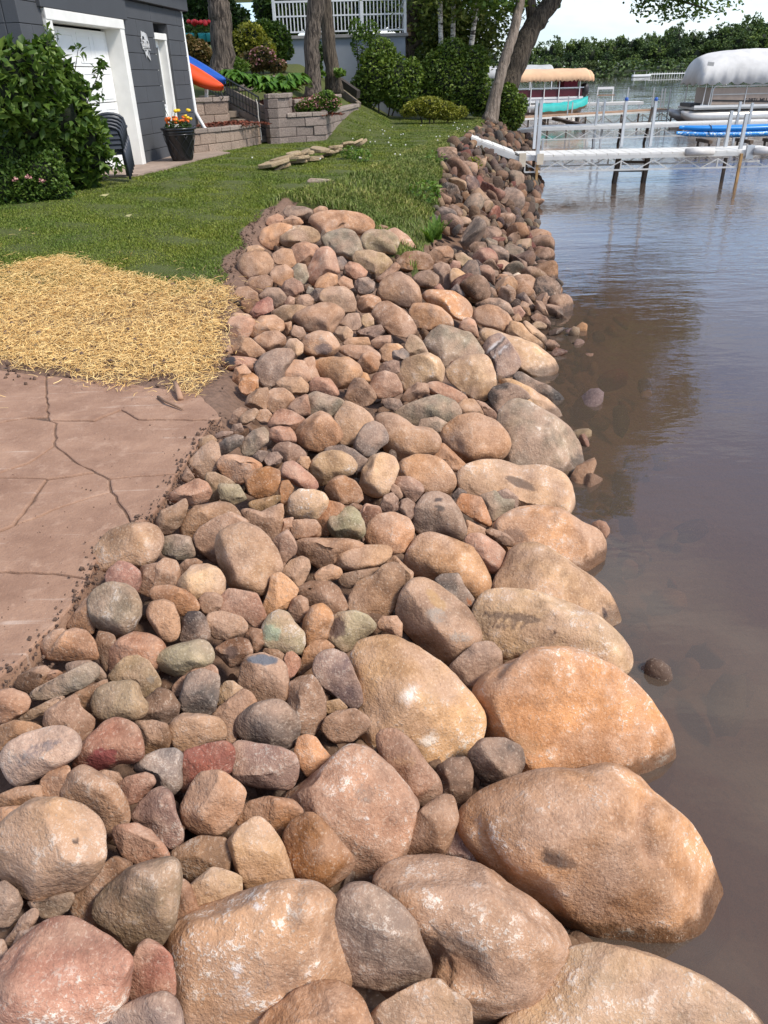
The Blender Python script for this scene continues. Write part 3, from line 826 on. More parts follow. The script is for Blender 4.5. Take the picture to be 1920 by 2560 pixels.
STONES['D'] = '''
TC r 0.8 .3 pale tan cobble with rounded corners beside the purple pebble|0,290 20,190 70,100 140,85 210,110 240,180 210,270 190,330 120,360 60,340
TO r 0.4 .3|240,180 260,130 340,90 430,90 520,130 580,200 600,270 570,330 480,370 380,360 290,310
CT r 0.2 .6 wide cream boulder with a dark soil smear at the water|595,220 640,170 760,130 880,135 1000,170 1130,165 1250,210 1310,290 1320,400 1300,480 1200,490 1000,480 800,440 650,360
OU a 0.9 .2 small bright orange angular stone|605,400 640,340 760,360 800,440 825,510 830,555 770,530 700,490 630,450
GN a 0.7 .2|745,355 850,320 900,370 975,370 960,430 900,470 830,515 800,440
GB r 0.6 .2 grey brown dome with two dark wet spots|335,500 345,420 400,340 480,328 560,350 610,420 650,490 670,560 640,640 540,620 430,605 350,570
OT r 0.3 .5 broad orange boulder with its nose in the water|840,530 900,480 1000,430 1130,415 1270,450 1380,530 1480,570 1520,640 1525,720 1490,800 1465,850 1300,870 1100,820 950,740 880,620
CT r 0.3 .6 pale cone shaped boulder below the orange one|820,950 870,840 940,700 1000,655 1090,650 1180,680 1300,740 1400,820 1500,900 1570,990 1620,1120 1630,1210 1500,1260 1200,1180 950,1020
CT r 0.3 .6 long pale boulder with dark soil streaks above the orange flecked one|720,1100 760,1000 830,950 1000,960 1140,970 1300,1030 1480,1110 1600,1210 1680,1310 1695,1390 1662,1475 1500,1560 1200,1520 950,1450 770,1360 735,1220
TY r 0.5 .3 tall ochre boulder with grey streaks|230,1070 270,960 330,880 400,870 480,910 600,1000 700,1090 745,1200 745,1290 690,1330 600,1410 550,1415 440,1340 340,1270 260,1170
GB a 0.8 .1 dull grey angular stone in the gap between pale boulders|560,1430 640,1350 720,1280 820,1270 880,1330 890,1420 850,1490 760,1560 660,1545 600,1480
TO r 0.3 .4 rounded tan boulder above the ochre boulder|280,740 310,660 370,600 460,588 600,630 700,680 770,790 815,890 810,960 750,1020 650,990 500,920 370,870 290,800
GD a 0.9 .2 dark grey wedge with a rusty tip|470,880 520,845 620,840 660,920 720,1000 738,1045 680,1050 600,1000 530,940
PT r 0.6 .2 smooth pinkish egg shaped boulder|650,630 690,590 760,590 850,640 910,700 910,770 870,820 820,838 760,790 700,700
UD r 0.9 .0|775,575 830,555 920,590 975,640 960,670 890,660 820,610
TO r 0.7 .3|30,600 50,530 120,470 220,460 300,500 340,560 330,630 280,700 200,718 100,680 50,640
VB r 0.5 .1|130,420 150,350 200,333 240,370 240,440 200,465 150,450
BV r 0.4 .1|240,430 260,380 300,365 345,400 345,470 310,515 260,460
VT r 0.4 .2|210,270 240,230 310,230 380,270 405,310 370,360 340,395 280,360
TB r 0.4 .1|190,310 210,275 250,300 270,350 250,375 210,345
PB r 0.2 .1|-10,500 0,440 50,415 120,420 135,465 70,510 20,560
TO r 0.1 .2|655,590 670,500 790,560 780,620 700,620
VG a 0.3 .1|850,330 920,305 1000,360 985,440 940,420 890,370
G r 0.2 .1|575,350 620,300 670,330 640,385 605,405
TB r 0.2 .1|150,780 220,725 270,780 335,830 330,880 280,930 200,830
'''
STONES['B'] = '''
UD a 0.8 .1 dark golden angular stone|270,150 340,90 430,82 510,110 550,190 530,220 430,240 330,235 290,200
TB r 0.5 .1|505,100 560,55 650,45 690,80 685,130 640,170 560,170 515,130
TB r 0.6 .2 large smooth brown dome below the dark golden stone|130,400 160,310 220,260 300,240 370,280 430,350 458,440 440,490 350,500 250,470 140,440
BD r 0.1 .1|380,290 440,240 520,220 590,270 580,330 530,360 430,340
BG r 0.2 .2|540,190 600,165 660,190 690,280 690,370 620,370 580,310 550,230
CO r 0.2 .8 long white flecked orange boulder running down the slope|670,220 720,210 790,260 850,320 920,420 870,470 800,450 760,390 690,350 670,300
O r 0.4 .7 bright orange boulder with a rounded top|455,420 500,370 600,375 700,380 770,430 820,490 835,560 780,600 680,580 600,520 500,460
TO r 0.4 .3|370,540 400,470 500,465 600,500 670,570 690,640 600,660 500,665 420,640
TB r 0.6 .4|80,540 130,470 210,455 290,500 370,570 415,650 410,700 330,720 230,690 130,620
TB r 0.7 .1 smooth tan oval boulder balanced near the water|840,560 860,500 940,475 1020,490 1100,550 1130,610 1110,660 1060,690 960,650 870,620
BG r 0.2 .2|840,480 920,430 1030,430 1100,470 1140,550 1080,550 1000,510 900,500
CT r 0.4 .5 long torpedo shaped pale boulder reaching into the water|870,650 940,640 1050,690 1200,730 1320,790 1430,870 1458,940 1440,1000 1380,1030 1300,1030 1180,960 1050,850 920,750
T r 0.2 .3|1080,690 1120,600 1200,620 1260,690 1340,750 1380,810 1310,800 1200,750
YT r 0.5 .1|1195,610 1230,590 1300,650 1370,710 1385,750 1370,800 1320,760 1260,700
TP r 0.7 .1 thumb shaped pebble standing up|730,660 750,600 800,575 850,600 870,660 880,730 800,700
NG a 0.3 .4 wide flat grey green slab stone|470,760 530,680 600,630 700,650 760,680 820,680 870,740 915,830 900,870 800,890 720,930 630,950 550,860
VG b 0.7 .3 black and white banded block|910,790 960,720 1040,700 1090,740 1170,850 1190,920 1140,990 1060,1030 1010,1020 990,920 930,860
TC a 0.8 .6 sharp edged tan boulder with pale veins|630,970 700,900 780,865 920,857 970,910 1000,1000 1005,1080 930,1190 850,1180 740,1110 660,1040
D a 0.8 .0 nearly black angular stone beside the pale torpedo boulder|950,1150 990,1090 1090,1060 1170,1080 1240,1130 1260,1180 1150,1190 1090,1230 1030,1290 980,1240
DG a 0.2 .2 flat blue grey slab half in the water|1120,1030 1180,965 1280,1030 1400,1080 1480,1140 1515,1190 1480,1235 1380,1190 1250,1110
CO r 0.2 .6|1010,1040 1120,1030 1250,1090 1380,1170 1470,1250 1515,1380 1430,1380 1330,1310 1220,1230 1100,1120
TC r 0.3 .5|280,990 320,900 400,850 500,835 580,870 625,950 610,1050 520,1080 400,1100 330,1130 300,1060
YB r 0.2 .1|325,790 370,700 420,710 470,770 510,840 400,870 350,850
OC r 0.4 .1|140,820 190,770 280,765 325,800 260,840 240,900 170,900
G b 0.8 .1 small blue grey flat sided block|230,870 245,820 320,800 365,840 360,890 290,892
VB r 0.2 .1|130,970 170,910 240,890 290,900 290,980 240,990 150,1010
BP r 0.6 .2|65,1080 100,1000 180,970 270,990 305,1060 310,1130 230,1160 130,1175
D a 0.6 .1|160,1190 210,1168 290,1180 315,1225 250,1270 190,1240
GN a 0.4 .2 large blue grey stone with pale veins|240,1280 350,1220 480,1170 580,1143 680,1180 740,1250 755,1300 660,1360 560,1340 430,1380 350,1350
YG a 0.2 .1|430,1390 450,1330 560,1310 655,1360 600,1425 520,1410
TP r 0.3 .2|500,1060 580,1050 680,1090 790,1160 790,1200 720,1220 640,1190 560,1150 500,1120
TB r 0.3 .2|290,1195 350,1110 420,1055 500,1060 515,1130 430,1170 340,1215
TB r 0.3 .1|715,1225 770,1180 840,1180 890,1240 920,1300 800,1310 745,1300
BP r 0.2 .1|840,1180 930,1210 1000,1270 1035,1340 960,1330 890,1250
TO r 0.7 .4 heavy tan boulder with a pale chipped ridge|590,1420 650,1360 730,1310 830,1283 930,1300 1010,1350 1080,1430 1105,1510 1080,1590 1030,1630 920,1630 800,1660 740,1620 640,1510
YG r 0.15 .7 tall grey green boulder with pale cracks at the water|1030,1320 1080,1240 1150,1180 1220,1190 1330,1260 1450,1335 1540,1395 1600,1500 1640,1640 1630,1760 1562,1882 1400,1900 1200,1850 1080,1700 1050,1500
BT r 0.4 .2 brown boulder with an elephant head outline|120,1330 150,1290 270,1290 350,1340 400,1380 520,1390 590,1450 605,1510 560,1580 450,1600 330,1650 260,1650 200,1570 150,1430
OT r 0.1 .2|530,1600 610,1500 700,1580 790,1670 750,1720 650,1710 590,1650
D r 0.3 .1|1280,320 1320,285 1380,275 1440,305 1470,345 1400,390 1310,375
D r 0.3 .1|1195,410 1215,370 1250,360 1290,390 1312,432 1260,452 1210,455
DB r 0.2 .1|1260,570 1310,540 1380,570 1410,610 1415,650 1370,675 1300,630
YB r 0.8 .2|1265,635 1300,605 1340,602 1388,632 1370,665 1310,658
GD a 0.3 .1|1390,690 1440,660 1510,645 1522,665 1450,708 1400,712
BT r 0.3 .1|1365,765 1400,735 1440,745 1488,790 1430,825 1385,805
RB a 0.2 .1|1400,855 1450,795 1548,825 1500,852 1440,865
RB r 0.4 .1|1095,335 1140,290 1200,300 1222,360 1180,392 1110,382
W r 0.5 .3|1120,265 1170,240 1205,265 1218,310 1190,330 1140,300
OB r 0.4 .1|1010,300 1030,255 1090,255 1105,310 1065,355 1020,330
TN r 0.2 .2|865,195 900,150 1060,150 1130,190 1125,240 1000,250 920,230
OB r 0.3 .1|1100,125 1140,85 1190,95 1195,150 1150,205 1110,170
TP r 0.3 .1|980,105 1030,70 1090,80 1105,130 1050,155 1000,140
BD r 0.2 .2|805,50 850,15 930,20 948,90 905,150 850,140
GN r 0.4 .1|845,240 900,190 950,250 968,330 910,345 870,290
RP r 0.4 .1|655,195 690,150 740,160 745,210 690,225
NT r 0.2 .1|690,115 760,90 830,140 855,200 790,235 730,190
T r 0.4 .1|805,255 860,230 888,262 850,295
BP r 0.2 .1|1135,215 1200,180 1255,215 1210,245 1145,250
BD r 0.2 .1|1195,235 1270,225 1352,240 1350,272 1260,302 1200,280
GD r 0.3 .1|1185,115 1240,90 1288,130 1285,195 1220,195
BG r 0.4 .1|940,255 970,190 1022,220 1025,272 975,290
V r 0.2 .1|835,310 880,305 925,350 905,385 855,365
B r 0.2 .1|905,390 960,345 1005,370 980,425 920,428
TB r 0.2 .1|980,400 1040,370 1105,400 1090,450 1000,440
OT r 0.2 .2|1075,425 1150,430 1215,515 1185,550 1110,500
P r 0.2 .1|1125,505 1180,485 1225,540 1195,585 1140,560
B r 0.2 .1|1200,495 1255,500 1268,560 1215,565
BT r 0.2 .1|1115,580 1170,540 1200,590 1155,618
RB a 0.4 .1|540,355 590,320 628,370 580,385
GD a 0.8 .1 small dark grey triangle stuck between orange boulders|668,372 720,320 775,400 770,430
'''
STONES['A'] = '''
GB b 0.3 .1 squared grey stone at the top of the new bank|690,170 720,115 860,120 930,150 930,190 880,235 800,220 720,210
TP r 0.3 .1|930,150 990,115 1050,125 1065,160 1010,180 940,190
OT r 0.4 .4 big orange tan boulder at the grass edge|900,230 960,180 1070,155 1200,155 1330,180 1420,230 1435,300 1380,340 1300,350 1150,330 1010,370 970,300
TP r 0.2 .1|545,265 570,210 640,180 690,205 700,250 610,290
TO r 0.2 .1|480,390 520,310 600,270 680,250 780,290 700,350 660,450 600,480 520,445
TO r 0.3 .1|665,245 760,195 830,215 862,260 790,290 700,280
YT r 0.8 .8 whitish mottled stone near the crest|655,360 700,300 820,280 920,290 990,330 1010,380 950,430 860,425 740,455 680,435
GN r 0.3 .3|1000,390 1060,340 1180,305 1280,330 1330,400 1345,490 1260,565 1200,540 1140,515 1050,460
YN r 0.6 .4 beige lichen covered stone by the grass|1330,400 1360,340 1420,308 1540,315 1630,360 1655,430 1615,525 1500,500 1370,480
PO r 0.2 .8 pink and white boulder beside the grass tip|1540,320 1620,300 1720,360 1790,450 1805,540 1720,540 1650,470 1580,400
TB r 0.1 .1|1435,290 1500,270 1565,290 1540,325 1470,320
TB r 0.6 .1 big round brown stone beside the straw|315,590 360,520 450,490 560,500 615,570 600,650 520,700 390,730 330,660
T r 0.1 .1|355,510 400,450 480,440 540,480 480,520 390,540
TB r 0.1 .1|595,520 680,465 760,480 800,600 730,640 620,590
PT b 0.5 .2|755,470 800,430 880,415 960,440 990,470 960,540 890,620 790,590
TP r 0.7 .3 tall pink tan boulder leaning forward|890,640 930,560 970,480 1060,450 1120,500 1140,600 1160,670 1080,700 1000,740 950,780 900,720
TY r 0.5 .2|1265,540 1300,490 1400,482 1530,510 1595,580 1570,630 1470,685 1390,650 1290,600
TP r 0.7 .1|1195,620 1240,580 1320,595 1390,660 1370,710 1290,725 1220,690
G r 0.2 .2|1120,550 1180,530 1218,580 1185,650 1140,650
TO r 0.6 .2|580,670 620,620 710,605 770,650 770,710 680,775 600,740
NG r 0.3 .2|760,640 810,590 880,600 905,700 860,770 790,730
TB r 0.6 .1|375,770 420,710 550,685 600,720 595,790 490,840 400,800
BP r 0.7 .1|670,810 700,740 770,712 840,750 860,810 800,865 710,860
TO r 0.4 .1|940,800 990,710 1060,672 1140,690 1140,760 1040,815
OB r 0.3 .1|1130,750 1190,695 1260,730 1275,795 1190,815
DG r 0.5 .2 dark lichen spotted cobble|1280,770 1310,720 1390,705 1450,750 1450,820 1390,855 1310,840
TY a 0.6 .2 large pale flat faced stone with a thin crack|990,890 1010,820 1080,790 1200,785 1260,830 1295,920 1290,990 1200,1000 1060,940
D a 0.2 .1|905,855 960,800 1040,800 1020,890 950,910
WG a 0.2 .2|875,840 900,780 945,800 935,850
TB r 0.3 .1|270,870 320,800 400,785 480,840 485,910 430,970 400,1010 350,970 335,880
RP a 0.7 .1 small reddish triangular stone|415,1000 470,920 560,870 600,890 610,980 540,1010 450,1050
BG r 0.1 .1|475,880 560,800 660,795 720,870 700,950 620,970 560,890
TP r 0.4 .1|695,915 740,860 785,880 785,935 710,945
BT r 0.6 .0|795,920 830,860 900,850 945,890 935,940 880,970 820,950
TB r 0.4 .4|1295,930 1330,870 1410,850 1490,880 1510,930 1440,1000 1340,1000
BT r 0.6 .1 large brown boulder, flat topped, in the upper bank|770,1030 880,970 1000,925 1100,925 1180,980 1190,1030 1140,1090 1100,1170 960,1170 870,1150 800,1080
TB r 0.1 .2|600,1000 700,940 820,940 900,970 830,1040 770,1090 690,1080
TP r 0.4 .2|225,1100 260,1040 370,1030 450,1060 440,1130 400,1205 260,1210
T r 0.1 .1|235,1050 290,1000 390,1010 445,1045 340,1060
OT r 0.6 .2|400,1180 430,1100 500,1035 620,1020 690,1070 700,1140 650,1170 560,1175 450,1210
T r 0.1 .0|690,1090 760,1070 765,1190 710,1190
B r 0.3 .1|750,1170 780,1105 850,1125 885,1190 830,1230 760,1205
BT r 0.4 .2|440,1220 540,1160 640,1145 710,1200 715,1270 620,1310 540,1320 480,1260
TB a 0.7 .1 tan stone with a sharp flat cut face|250,1300 330,1190 420,1215 500,1280 550,1330 460,1370 300,1350
B r 0.1 .0|155,1345 250,1265 275,1340 220,1360
OT r 0.4 .3 orange boulder with a dark bruised face|840,1250 880,1190 990,1150 1090,1165 1140,1220 1170,1290 1110,1360 950,1370 860,1330
CT r 0.7 .1 small pale ball shaped cobble|710,1270 740,1220 800,1215 855,1260 855,1330 800,1370 740,1330
TY r 0.5 .1|1115,1170 1150,1120 1220,1115 1270,1160 1260,1220 1180,1240
TG a 0.2 .1|1140,1090 1230,1010 1320,1000 1340,1110 1300,1150 1240,1150
C r 0.6 .1|1330,1070 1350,1020 1400,1005 1440,1050 1440,1100 1370,1120
VB a 0.3 .1|1290,1160 1400,1120 1500,1100 1530,1160 1480,1210 1410,1230
TP r 0.4 .0|1415,1240 1480,1195 1580,1190 1580,1250 1480,1300 1430,1280
T r 0.2 .1|1180,1265 1230,1210 1390,1205 1415,1270 1300,1290
TB r 0.2 .2|1135,1315 1200,1270 1400,1275 1490,1340 1490,1410 1380,1390 1280,1390
OT r 0.7 .1 round orange cobble like a ball|1310,1410 1350,1340 1420,1325 1480,1370 1495,1430 1470,1490 1400,1510 1330,1470
TO r 0.7 .2 big oval tan boulder in the upper bank|925,1440 980,1390 1100,1370 1230,1375 1310,1430 1335,1510 1290,1590 1180,1630 1080,1600 980,1530
GT r 0.7 .4 tall grey tan boulder like a bowling pin|460,1450 520,1350 640,1300 750,1310 780,1370 730,1440 705,1530 650,1600 560,1630 490,1580 475,1500
TP r 0.4 .1|690,1430 780,1395 860,1400 900,1470 915,1550 870,1590 780,1570 710,1550
TB r 0.1 .1|855,1385 950,1365 960,1450 1000,1560 920,1620 890,1500
OU r 0.3 .2|325,1600 350,1530 430,1500 480,1540 485,1630 420,1660 340,1645
TO r 0.2 .1|260,1570 290,1460 370,1430 430,1510 360,1560 330,1600
TP r 0.1 .1 stone with a black painted looking end at the straw|175,1450 190,1380 300,1360 460,1380 495,1415 440,1500 330,1450 230,1490
OT r 0.3 .1|1320,1480 1390,1510 1415,1565 1360,1600 1290,1590
TB r 0.2 .1|1450,730 1530,660 1620,580 1665,625 1610,690 1500,750
'''

# stains, pits, chips and grooves seen on single stones: x, y, rx, ry (photo pixels), degrees, colour, strength, dent
MARKS = [
 (1409, 2150, 50, 23, 15, (.085, .048, .032), .92, 0), (186, 2103, 9, 6, 0, (.05, .035, .03), .9, .02), (1137, 2389, 82, 50, 18, (.17, .105, .07), .75, .17), (1165, 2430, 70, 30, 20, (.24, .13, .075), .6, .10),
 (1298, 1207, 40, 11, 22, (.13, .085, .06), .85, .03), (1278, 1542, 78, 11, 6, (.13, .085, .06), .8, .03), (1266, 1567, 44, 7, 4, (.14, .09, .065), .75, .02), (1388, 1582, 6, 5, 0, (.06, .04, .035), .9, 0),
 (1095, 1251, 9, 6, -20, (.07, .05, .045), .9, 0), (1101, 1271, 13, 9, 20, (.08, .06, .05), .85, 0), (1290, 1340, 34, 20, 10, (.16, .09, .06), .7, 0), (1509, 1530, 8, 9, 0, (.05, .03, .03), .9, 0),
 (250, 1899, 44, 26, -25, (.20, .045, .042), .85, .05), (655, 1650, 38, 12, 4, (.10, .115, .135), .9, .02), (840, 1570, 25, 28, -30, (.12, .075, .06), .9, .06), (681, 1584, 26, 24, 0, (.30, .36, .24), .7, 0),
 (1232, 868, 34, 3.5, -42, (.62, .58, .55), .9, 0), (1246, 862, 34, 3, -42, (.05, .045, .045), .8, 0), (1254, 876, 34, 4, -42, (.62, .58, .55), .9, 0), (1240, 893, 30, 3, -42, (.06, .05, .05), .8, 0),
 (810, 872, 24, 14, 8, (.15, .11, .10), .8, .05), (575, 902, 15, 12, 0, (.03, .03, .035), .95, 0), (639, 911, 5, 13, 20, (.03, .03, .035), .95, 0), (578, 1631, 19, 16, 20, (.10, .06, .045), .9, .10),
 (1174, 1506, 10, 8, 40, (.36, .14, .06), .85, 0), (376, 1698, 12, 11, 0, (.22, .17, .125), .8, 0), (1021, 1743, 19, 24, 20, (.86, .80, .72), .75, 0), (1071, 1846, 24, 22, 0, (.84, .78, .68), .7, 0),
 (640, 2270, 26, 9, 20, (.74, .70, .66), .7, 0), (598, 2430, 14, 22, 10, (.74, .70, .66), .7, 0), (625, 2478, 18, 14, 0, (.72, .68, .64), .6, 0), (668, 2450, 10, 12, 0, (.14, .13, .14), .6, 0),
 (1170, 2330, 34, 22, 0, (.72, .68, .62), .55, 0), (1110, 2325, 14, 10, 0, (.78, .74, .68), .6, 0), (1190, 2220, 16, 12, 0, (.70, .66, .6), .5, 0), (735, 2290, 22, 44, 5, (.16, .10, .07), .5, .03),
 (906, 1985, 30, 26, 30, (.20, .14, .105), .55, .02), (842, 2045, 14, 6, 40, (.80, .74, .68), .7, 0), (918, 2045, 9, 8, 0, (.82, .78, .72), .7, 0), (1325, 1860, 40, 24, 20, (.34, .19, .09), .5, .03), (1290, 1665, 16, 34, 0, (.30, .16, .085), .55, .06),
 (100, 1872, 62, 15, -22, (.14, .12, .125), .6, 0), (70, 1905, 40, 10, -25, (.16, .13, .13), .5, 0), (1090, 1500, 34, 14, 50, (.40, .24, .10), .55, 0), (1010, 1900, 30, 20, 20, (.50, .30, .15), .4, 0), (540, 1390, 8, 3, -40, (.82, .78, .72), .8, 0), (1010, 1420, 18, 10, 20, (.26, .16, .09), .5, 0), (1090, 1540, 30, 18, 10, (.30, .27, .23), .55, .02), (1150, 1590, 26, 14, 0, (.32, .30, .26), .5, 0),
]
GROOVES = [([(1607, 2005), (1602, 2058), (1617, 2130), (1631, 2188)], 15, .12), ([(1450, 2080), (1455, 2020), (1480, 1990)], 10, .04), ([(1190, 2060), (1225, 2130), (1270, 2190)], 16, .07), ([(1570, 2380), (1650, 2370), (1760, 2375)], 14, .07),
           ([(1255, 1690), (1290, 1640), (1300, 1620)], 16, .08), ([(1340, 1925), (1300, 1905)], 12, .05), ([(700, 2330), (730, 2250), (742, 2230)], 12, .05), ([(850, 2300), (900, 2270), (940, 2280)], 8, .04), ([(1060, 2260), (1140, 2250)], 8, .03),
           ([(1070, 1530), (1130, 1570), (1180, 1560)], 9, .04), ([(1235, 1260), (1330, 1240)], 9, .03), ([(60, 2240), (140, 2270), (230, 2240)], 12, .04), ([(110, 2430), (180, 2400), (230, 2420)], 10, .05)]
def inside(P, x, y):
    c_ = False; j = len(P) - 1
    for i_ in range(len(P)):
        if (P[i_][1] > y) != (P[j][1] > y) and x < (P[j][0] - P[i_][0]) * (y - P[i_][1]) / (P[j][1] - P[i_][1]) + P[i_][0]: c_ = not c_
        j = i_
    return c_
def tone(code, g, amt=0.06):
    a = np.array(srgb(*TONES[code[0]]))
    if len(code) > 1: a = 0.55 * a + 0.45 * np.array(srgb(*TONES[code[1]]))
    a = a * (1 + g.normal() * amt) * (1 + g.normal(size=3) * 0.018)
    return a
STONE_GAIN = 0.80
rocks = []          # (object, pixel centre, size m, tone code, kind, manual label)
ALL = []
for view, txt in STONES.items():
    x0, y0, sc = VIEWS[view]
    for line in txt.strip().splitlines():
        head, pts = line.split('|')
        hd = head.split(' ', 4)
        P = [tuple(float(v) for v in q.split(',')) for q in pts.split()]
        P = [(x0 + a * sc, y0 + b_ * sc) for a, b_ in P]
        ALL.append([hd[0], hd[1], float(hd[2]), float(hd[3]), hd[4] if len(hd) > 4 else None, P, [], []])
for mk in MARKS:
    own = [r_ for r_ in ALL if inside(r_[5], mk[0], mk[1])]
    if own: max(own, key=lambda r_: r_[2])[6].append(mk)
for gr in GROOVES:
    own = [r_ for r_ in ALL if inside(r_[5], *gr[0][0])]
    if own: max(own, key=lambda r_: r_[2])[7].append(gr)
for si, (code, kind, lift, alpha, lab, P, mks, grs) in enumerate(ALL, 1):
    if kind == 'r' and lab is None and (si * 37) % 100 < 65: kind = 's'
    W, F, C, rm, pc, spot = traced_stone(P, kind, 1000 + si * 7, lift - 0.35, mks, grs)
    g = np.random.default_rng(si)
    me = npmesh('stone', W, F, True)
    mottle(me, W, 3000 + si * 31, spot)
    o = link('boulder' if rm > 0.125 else 'stone', me, M_STONE)
    o.location = C
    o.color = (*[min(0.9, v * STONE_GAIN) for v in tone(code, g)], min(1, alpha + 0.05))
    rocks.append([o, pc, rm, code, kind, lab])
# ---- stones of the old bank further along, and fillers in the gaps
OLD_CODES = ['B', 'B', 'BG', 'G', 'VB', 'TB', 'T', 'BD', 'V', 'YB', 'BP', 'DB', 'TP', 'GN', 'B', 'R', 'OT', 'D', 'DG', 'C']
_lump = {}
def lump_mesh(i, kind, level):
    k = (i, kind, level)
    if k not in _lump:
        q, F = lump(500 + i * 13 + ord(kind), kind, level)
        me = npmesh('stone', q, F, True)
        me.materials.append(M_STONE)
        mottle(me, q * 0.15, 700 + i * 31)
        _lump[k] = me
    return _lump[k]
cands = []
g = np.random.default_rng(77)
placed = []
tries = 0
while tries < 14000 and len(cands) < 800:
    tries += 1
    y = 8.4 + (g.random() ** 1.3) * 28
    x0, x1 = float(OLD(y)), float(XW(y)) + 0.05
    if x1 - x0 < 0.2: continue
    x = g.uniform(x0, x1)
    r = float(np.clip(g.lognormal(math.log(0.15), 0.38), 0.08, 0.30))
    if y > 18: r = max(r, 0.12)
    if y < 11.2 and x < 0.95 + (y - 8.6) * 0.28: continue        # traced stones stand here
    if any((x - a) ** 2 + (y - b_) ** 2 < (0.62 * (r + c)) ** 2 for a, b_, c in placed): continue
    placed.append((x, y, r))
    cands.append((x, y, r))
def dark(code, x, y):
    return code
cands.sort(key=lambda c: -c[2] / c[1])
old_rest = []
N_OLD = 75
old_rocks = []
for i, (x, y, r) in enumerate(cands):
    if i >= N_OLD:
        old_rest.append((x, y, r)); continue
    kind = 'a' if g.random() < 0.75 else 'r'
    o = link('stone', lump_mesh(int(g.integers(0, 9)), kind, 3))
    o.location = (x, y, float(ground_z(x, y)) + r * 0.22)
    o.rotation_euler = (g.normal() * 0.5, g.normal() * 0.5, g.uniform(0, 6.28))
    o.scale = (r * 1.1,) * 3
    code = OLD_CODES[int(g.integers(0, len(OLD_CODES)))]
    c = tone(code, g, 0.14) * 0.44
    o.color = (*[min(0.9, v) for v in c], 0.3 * g.random())
    d = o.location - CAMP
    t = d.dot(CF)
    px = 960 + FPX * d.dot(CR) / t, 1280 - FPX * d.dot(CU) / t
    old_rocks.append([o, px, r, code, kind, None])

def merged_stones(name, items, level, seed, sink, tonemul, label, cat, codes=None):
    """many small stones as one mesh, colour per stone from a few slots' worth of vertex colour"""
    g = np.random.default_rng(seed)
    VV, FF, CC = [], [], []
    nv = 0
    lib = [lump(900 + k, 'a' if k % 4 else 'r', level) for k in range(8)]
    for (x, y, r) in items:
        q, F = lib[int(g.integers(0, 8))]
        M = np.array(Euler((g.uniform(0, 6), g.uniform(0, 6), g.uniform(0, 6))).to_matrix())
        V = q @ M.T * r
        V += np.array([x, y, float(ground_z(x, y)) - sink * r])
        VV.append(V); FF.append(F + nv); nv += len(V)
        c = tone((OLD_CODES if codes is None else codes)[int(g.integers(0, len(OLD_CODES if codes is None else codes)))], g, 0.1) * tonemul
        CC.append(np.repeat(np.append(c, 1)[None], len(V), 0))
    me = npmesh(name, np.concatenate(VV), np.concatenate(FF), True)
    a = me.attributes.new('tone', 'FLOAT_COLOR', 'POINT')
    a.data.foreach_set('color', np.concatenate(CC).astype(np.float32).ravel())
    o = link(name, me, M_RUBBLE)
    return tag(o, label, cat, kind='stuff')
mt, n, l, b = newmat('rubble')
at = n.new('ShaderNodeAttribute'); at.attribute_name = 'tone'
co = position(n)
c = mixc(n, l, noise(n, l, co, 14, 5), mixc(n, l, 1.0, at.outputs['Color'], (0.6, 0.56, 0.52), 'MULTIPLY'), mixc(n, l, 1.0, at.outputs['Color'], (1.2, 1.16, 1.1), 'MULTIPLY'))
c = mixc(n, l, math_(n, l, 'MULTIPLY', ramp(n, l, noise(n, l, co, 90, 3), 0.58, 0.7), 0.4), c, (0.5, 0.4, 0.3))
l(c, b.inputs['Base Color']); b.inputs['Roughness'].default_value = 0.9
l(bump(n, l, noise(n, l, co, 30, 5), 0.6, 0.02), b.inputs['Normal'])
M_RUBBLE = mt
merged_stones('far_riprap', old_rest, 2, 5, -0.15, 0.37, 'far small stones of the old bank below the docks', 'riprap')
fill = []
g = np.random.default_rng(31)
for _ in range(1500):
    y = 1.2 + g.random() ** 1.3 * 9.8
    x = g.uniform(float(XE(y)) + 0.05, float(XW(y)) + 0.15)
    fill.append((x, y, g.uniform(0.05, 0.12)))
merged_stones('filler_stones', fill, 2, 6, 1.9, 0.40, 'small brown stones wedged down in the gaps between boulders', 'rubble', ['B', 'BT', 'TB', 'B', 'BG'])
# stones under water
g = np.random.default_rng(8)
sub = []
for _ in range(70):
    y = g.uniform(2.5, 13)
    x = float(XW(y)) + g.uniform(0.1, 1.3) * g.random()
    sub.append((x, y, g.uniform(0.06, 0.17)))
merged_stones('sunken_stones', sub, 2, 9, -0.1, 0.6, 'brown stones lying on the lake bed close to the bank', 'rubble')
# ------------------------------------------------------------------ dusty broken concrete slab beside the bank
mt, n, l, b = newmat('dusty_concrete')
p = position(n)
w1, w2, w3 = noise(n, l, p, 2.6, 8, 0.72), noise(n, l, p, 90.0, 3, 0.7), noise(n, l, p, 9.0, 5, 0.7)
c = mixc(n, l, ramp(n, l, w1, 0.3, 0.7), (0.215, 0.115, 0.072), (0.385, 0.23, 0.15))
c = mixc(n, l, math_(n, l, 'MULTIPLY', ramp(n, l, w3, 0.54, 0.68), 0.6), c, (0.43, 0.275, 0.19))
c = mixc(n, l, math_(n, l, 'MULTIPLY', ramp(n, l, w2, 0.62, 0.72), 0.45), c, (0.10, 0.06, 0.04))
c = mixc(n, l, math_(n, l, 'MULTIPLY', ramp(n, l, w2, 0.28, 0.36, (1, 1, 1), (0, 0, 0)), 0.4), c, (0.55, 0.43, 0.33))
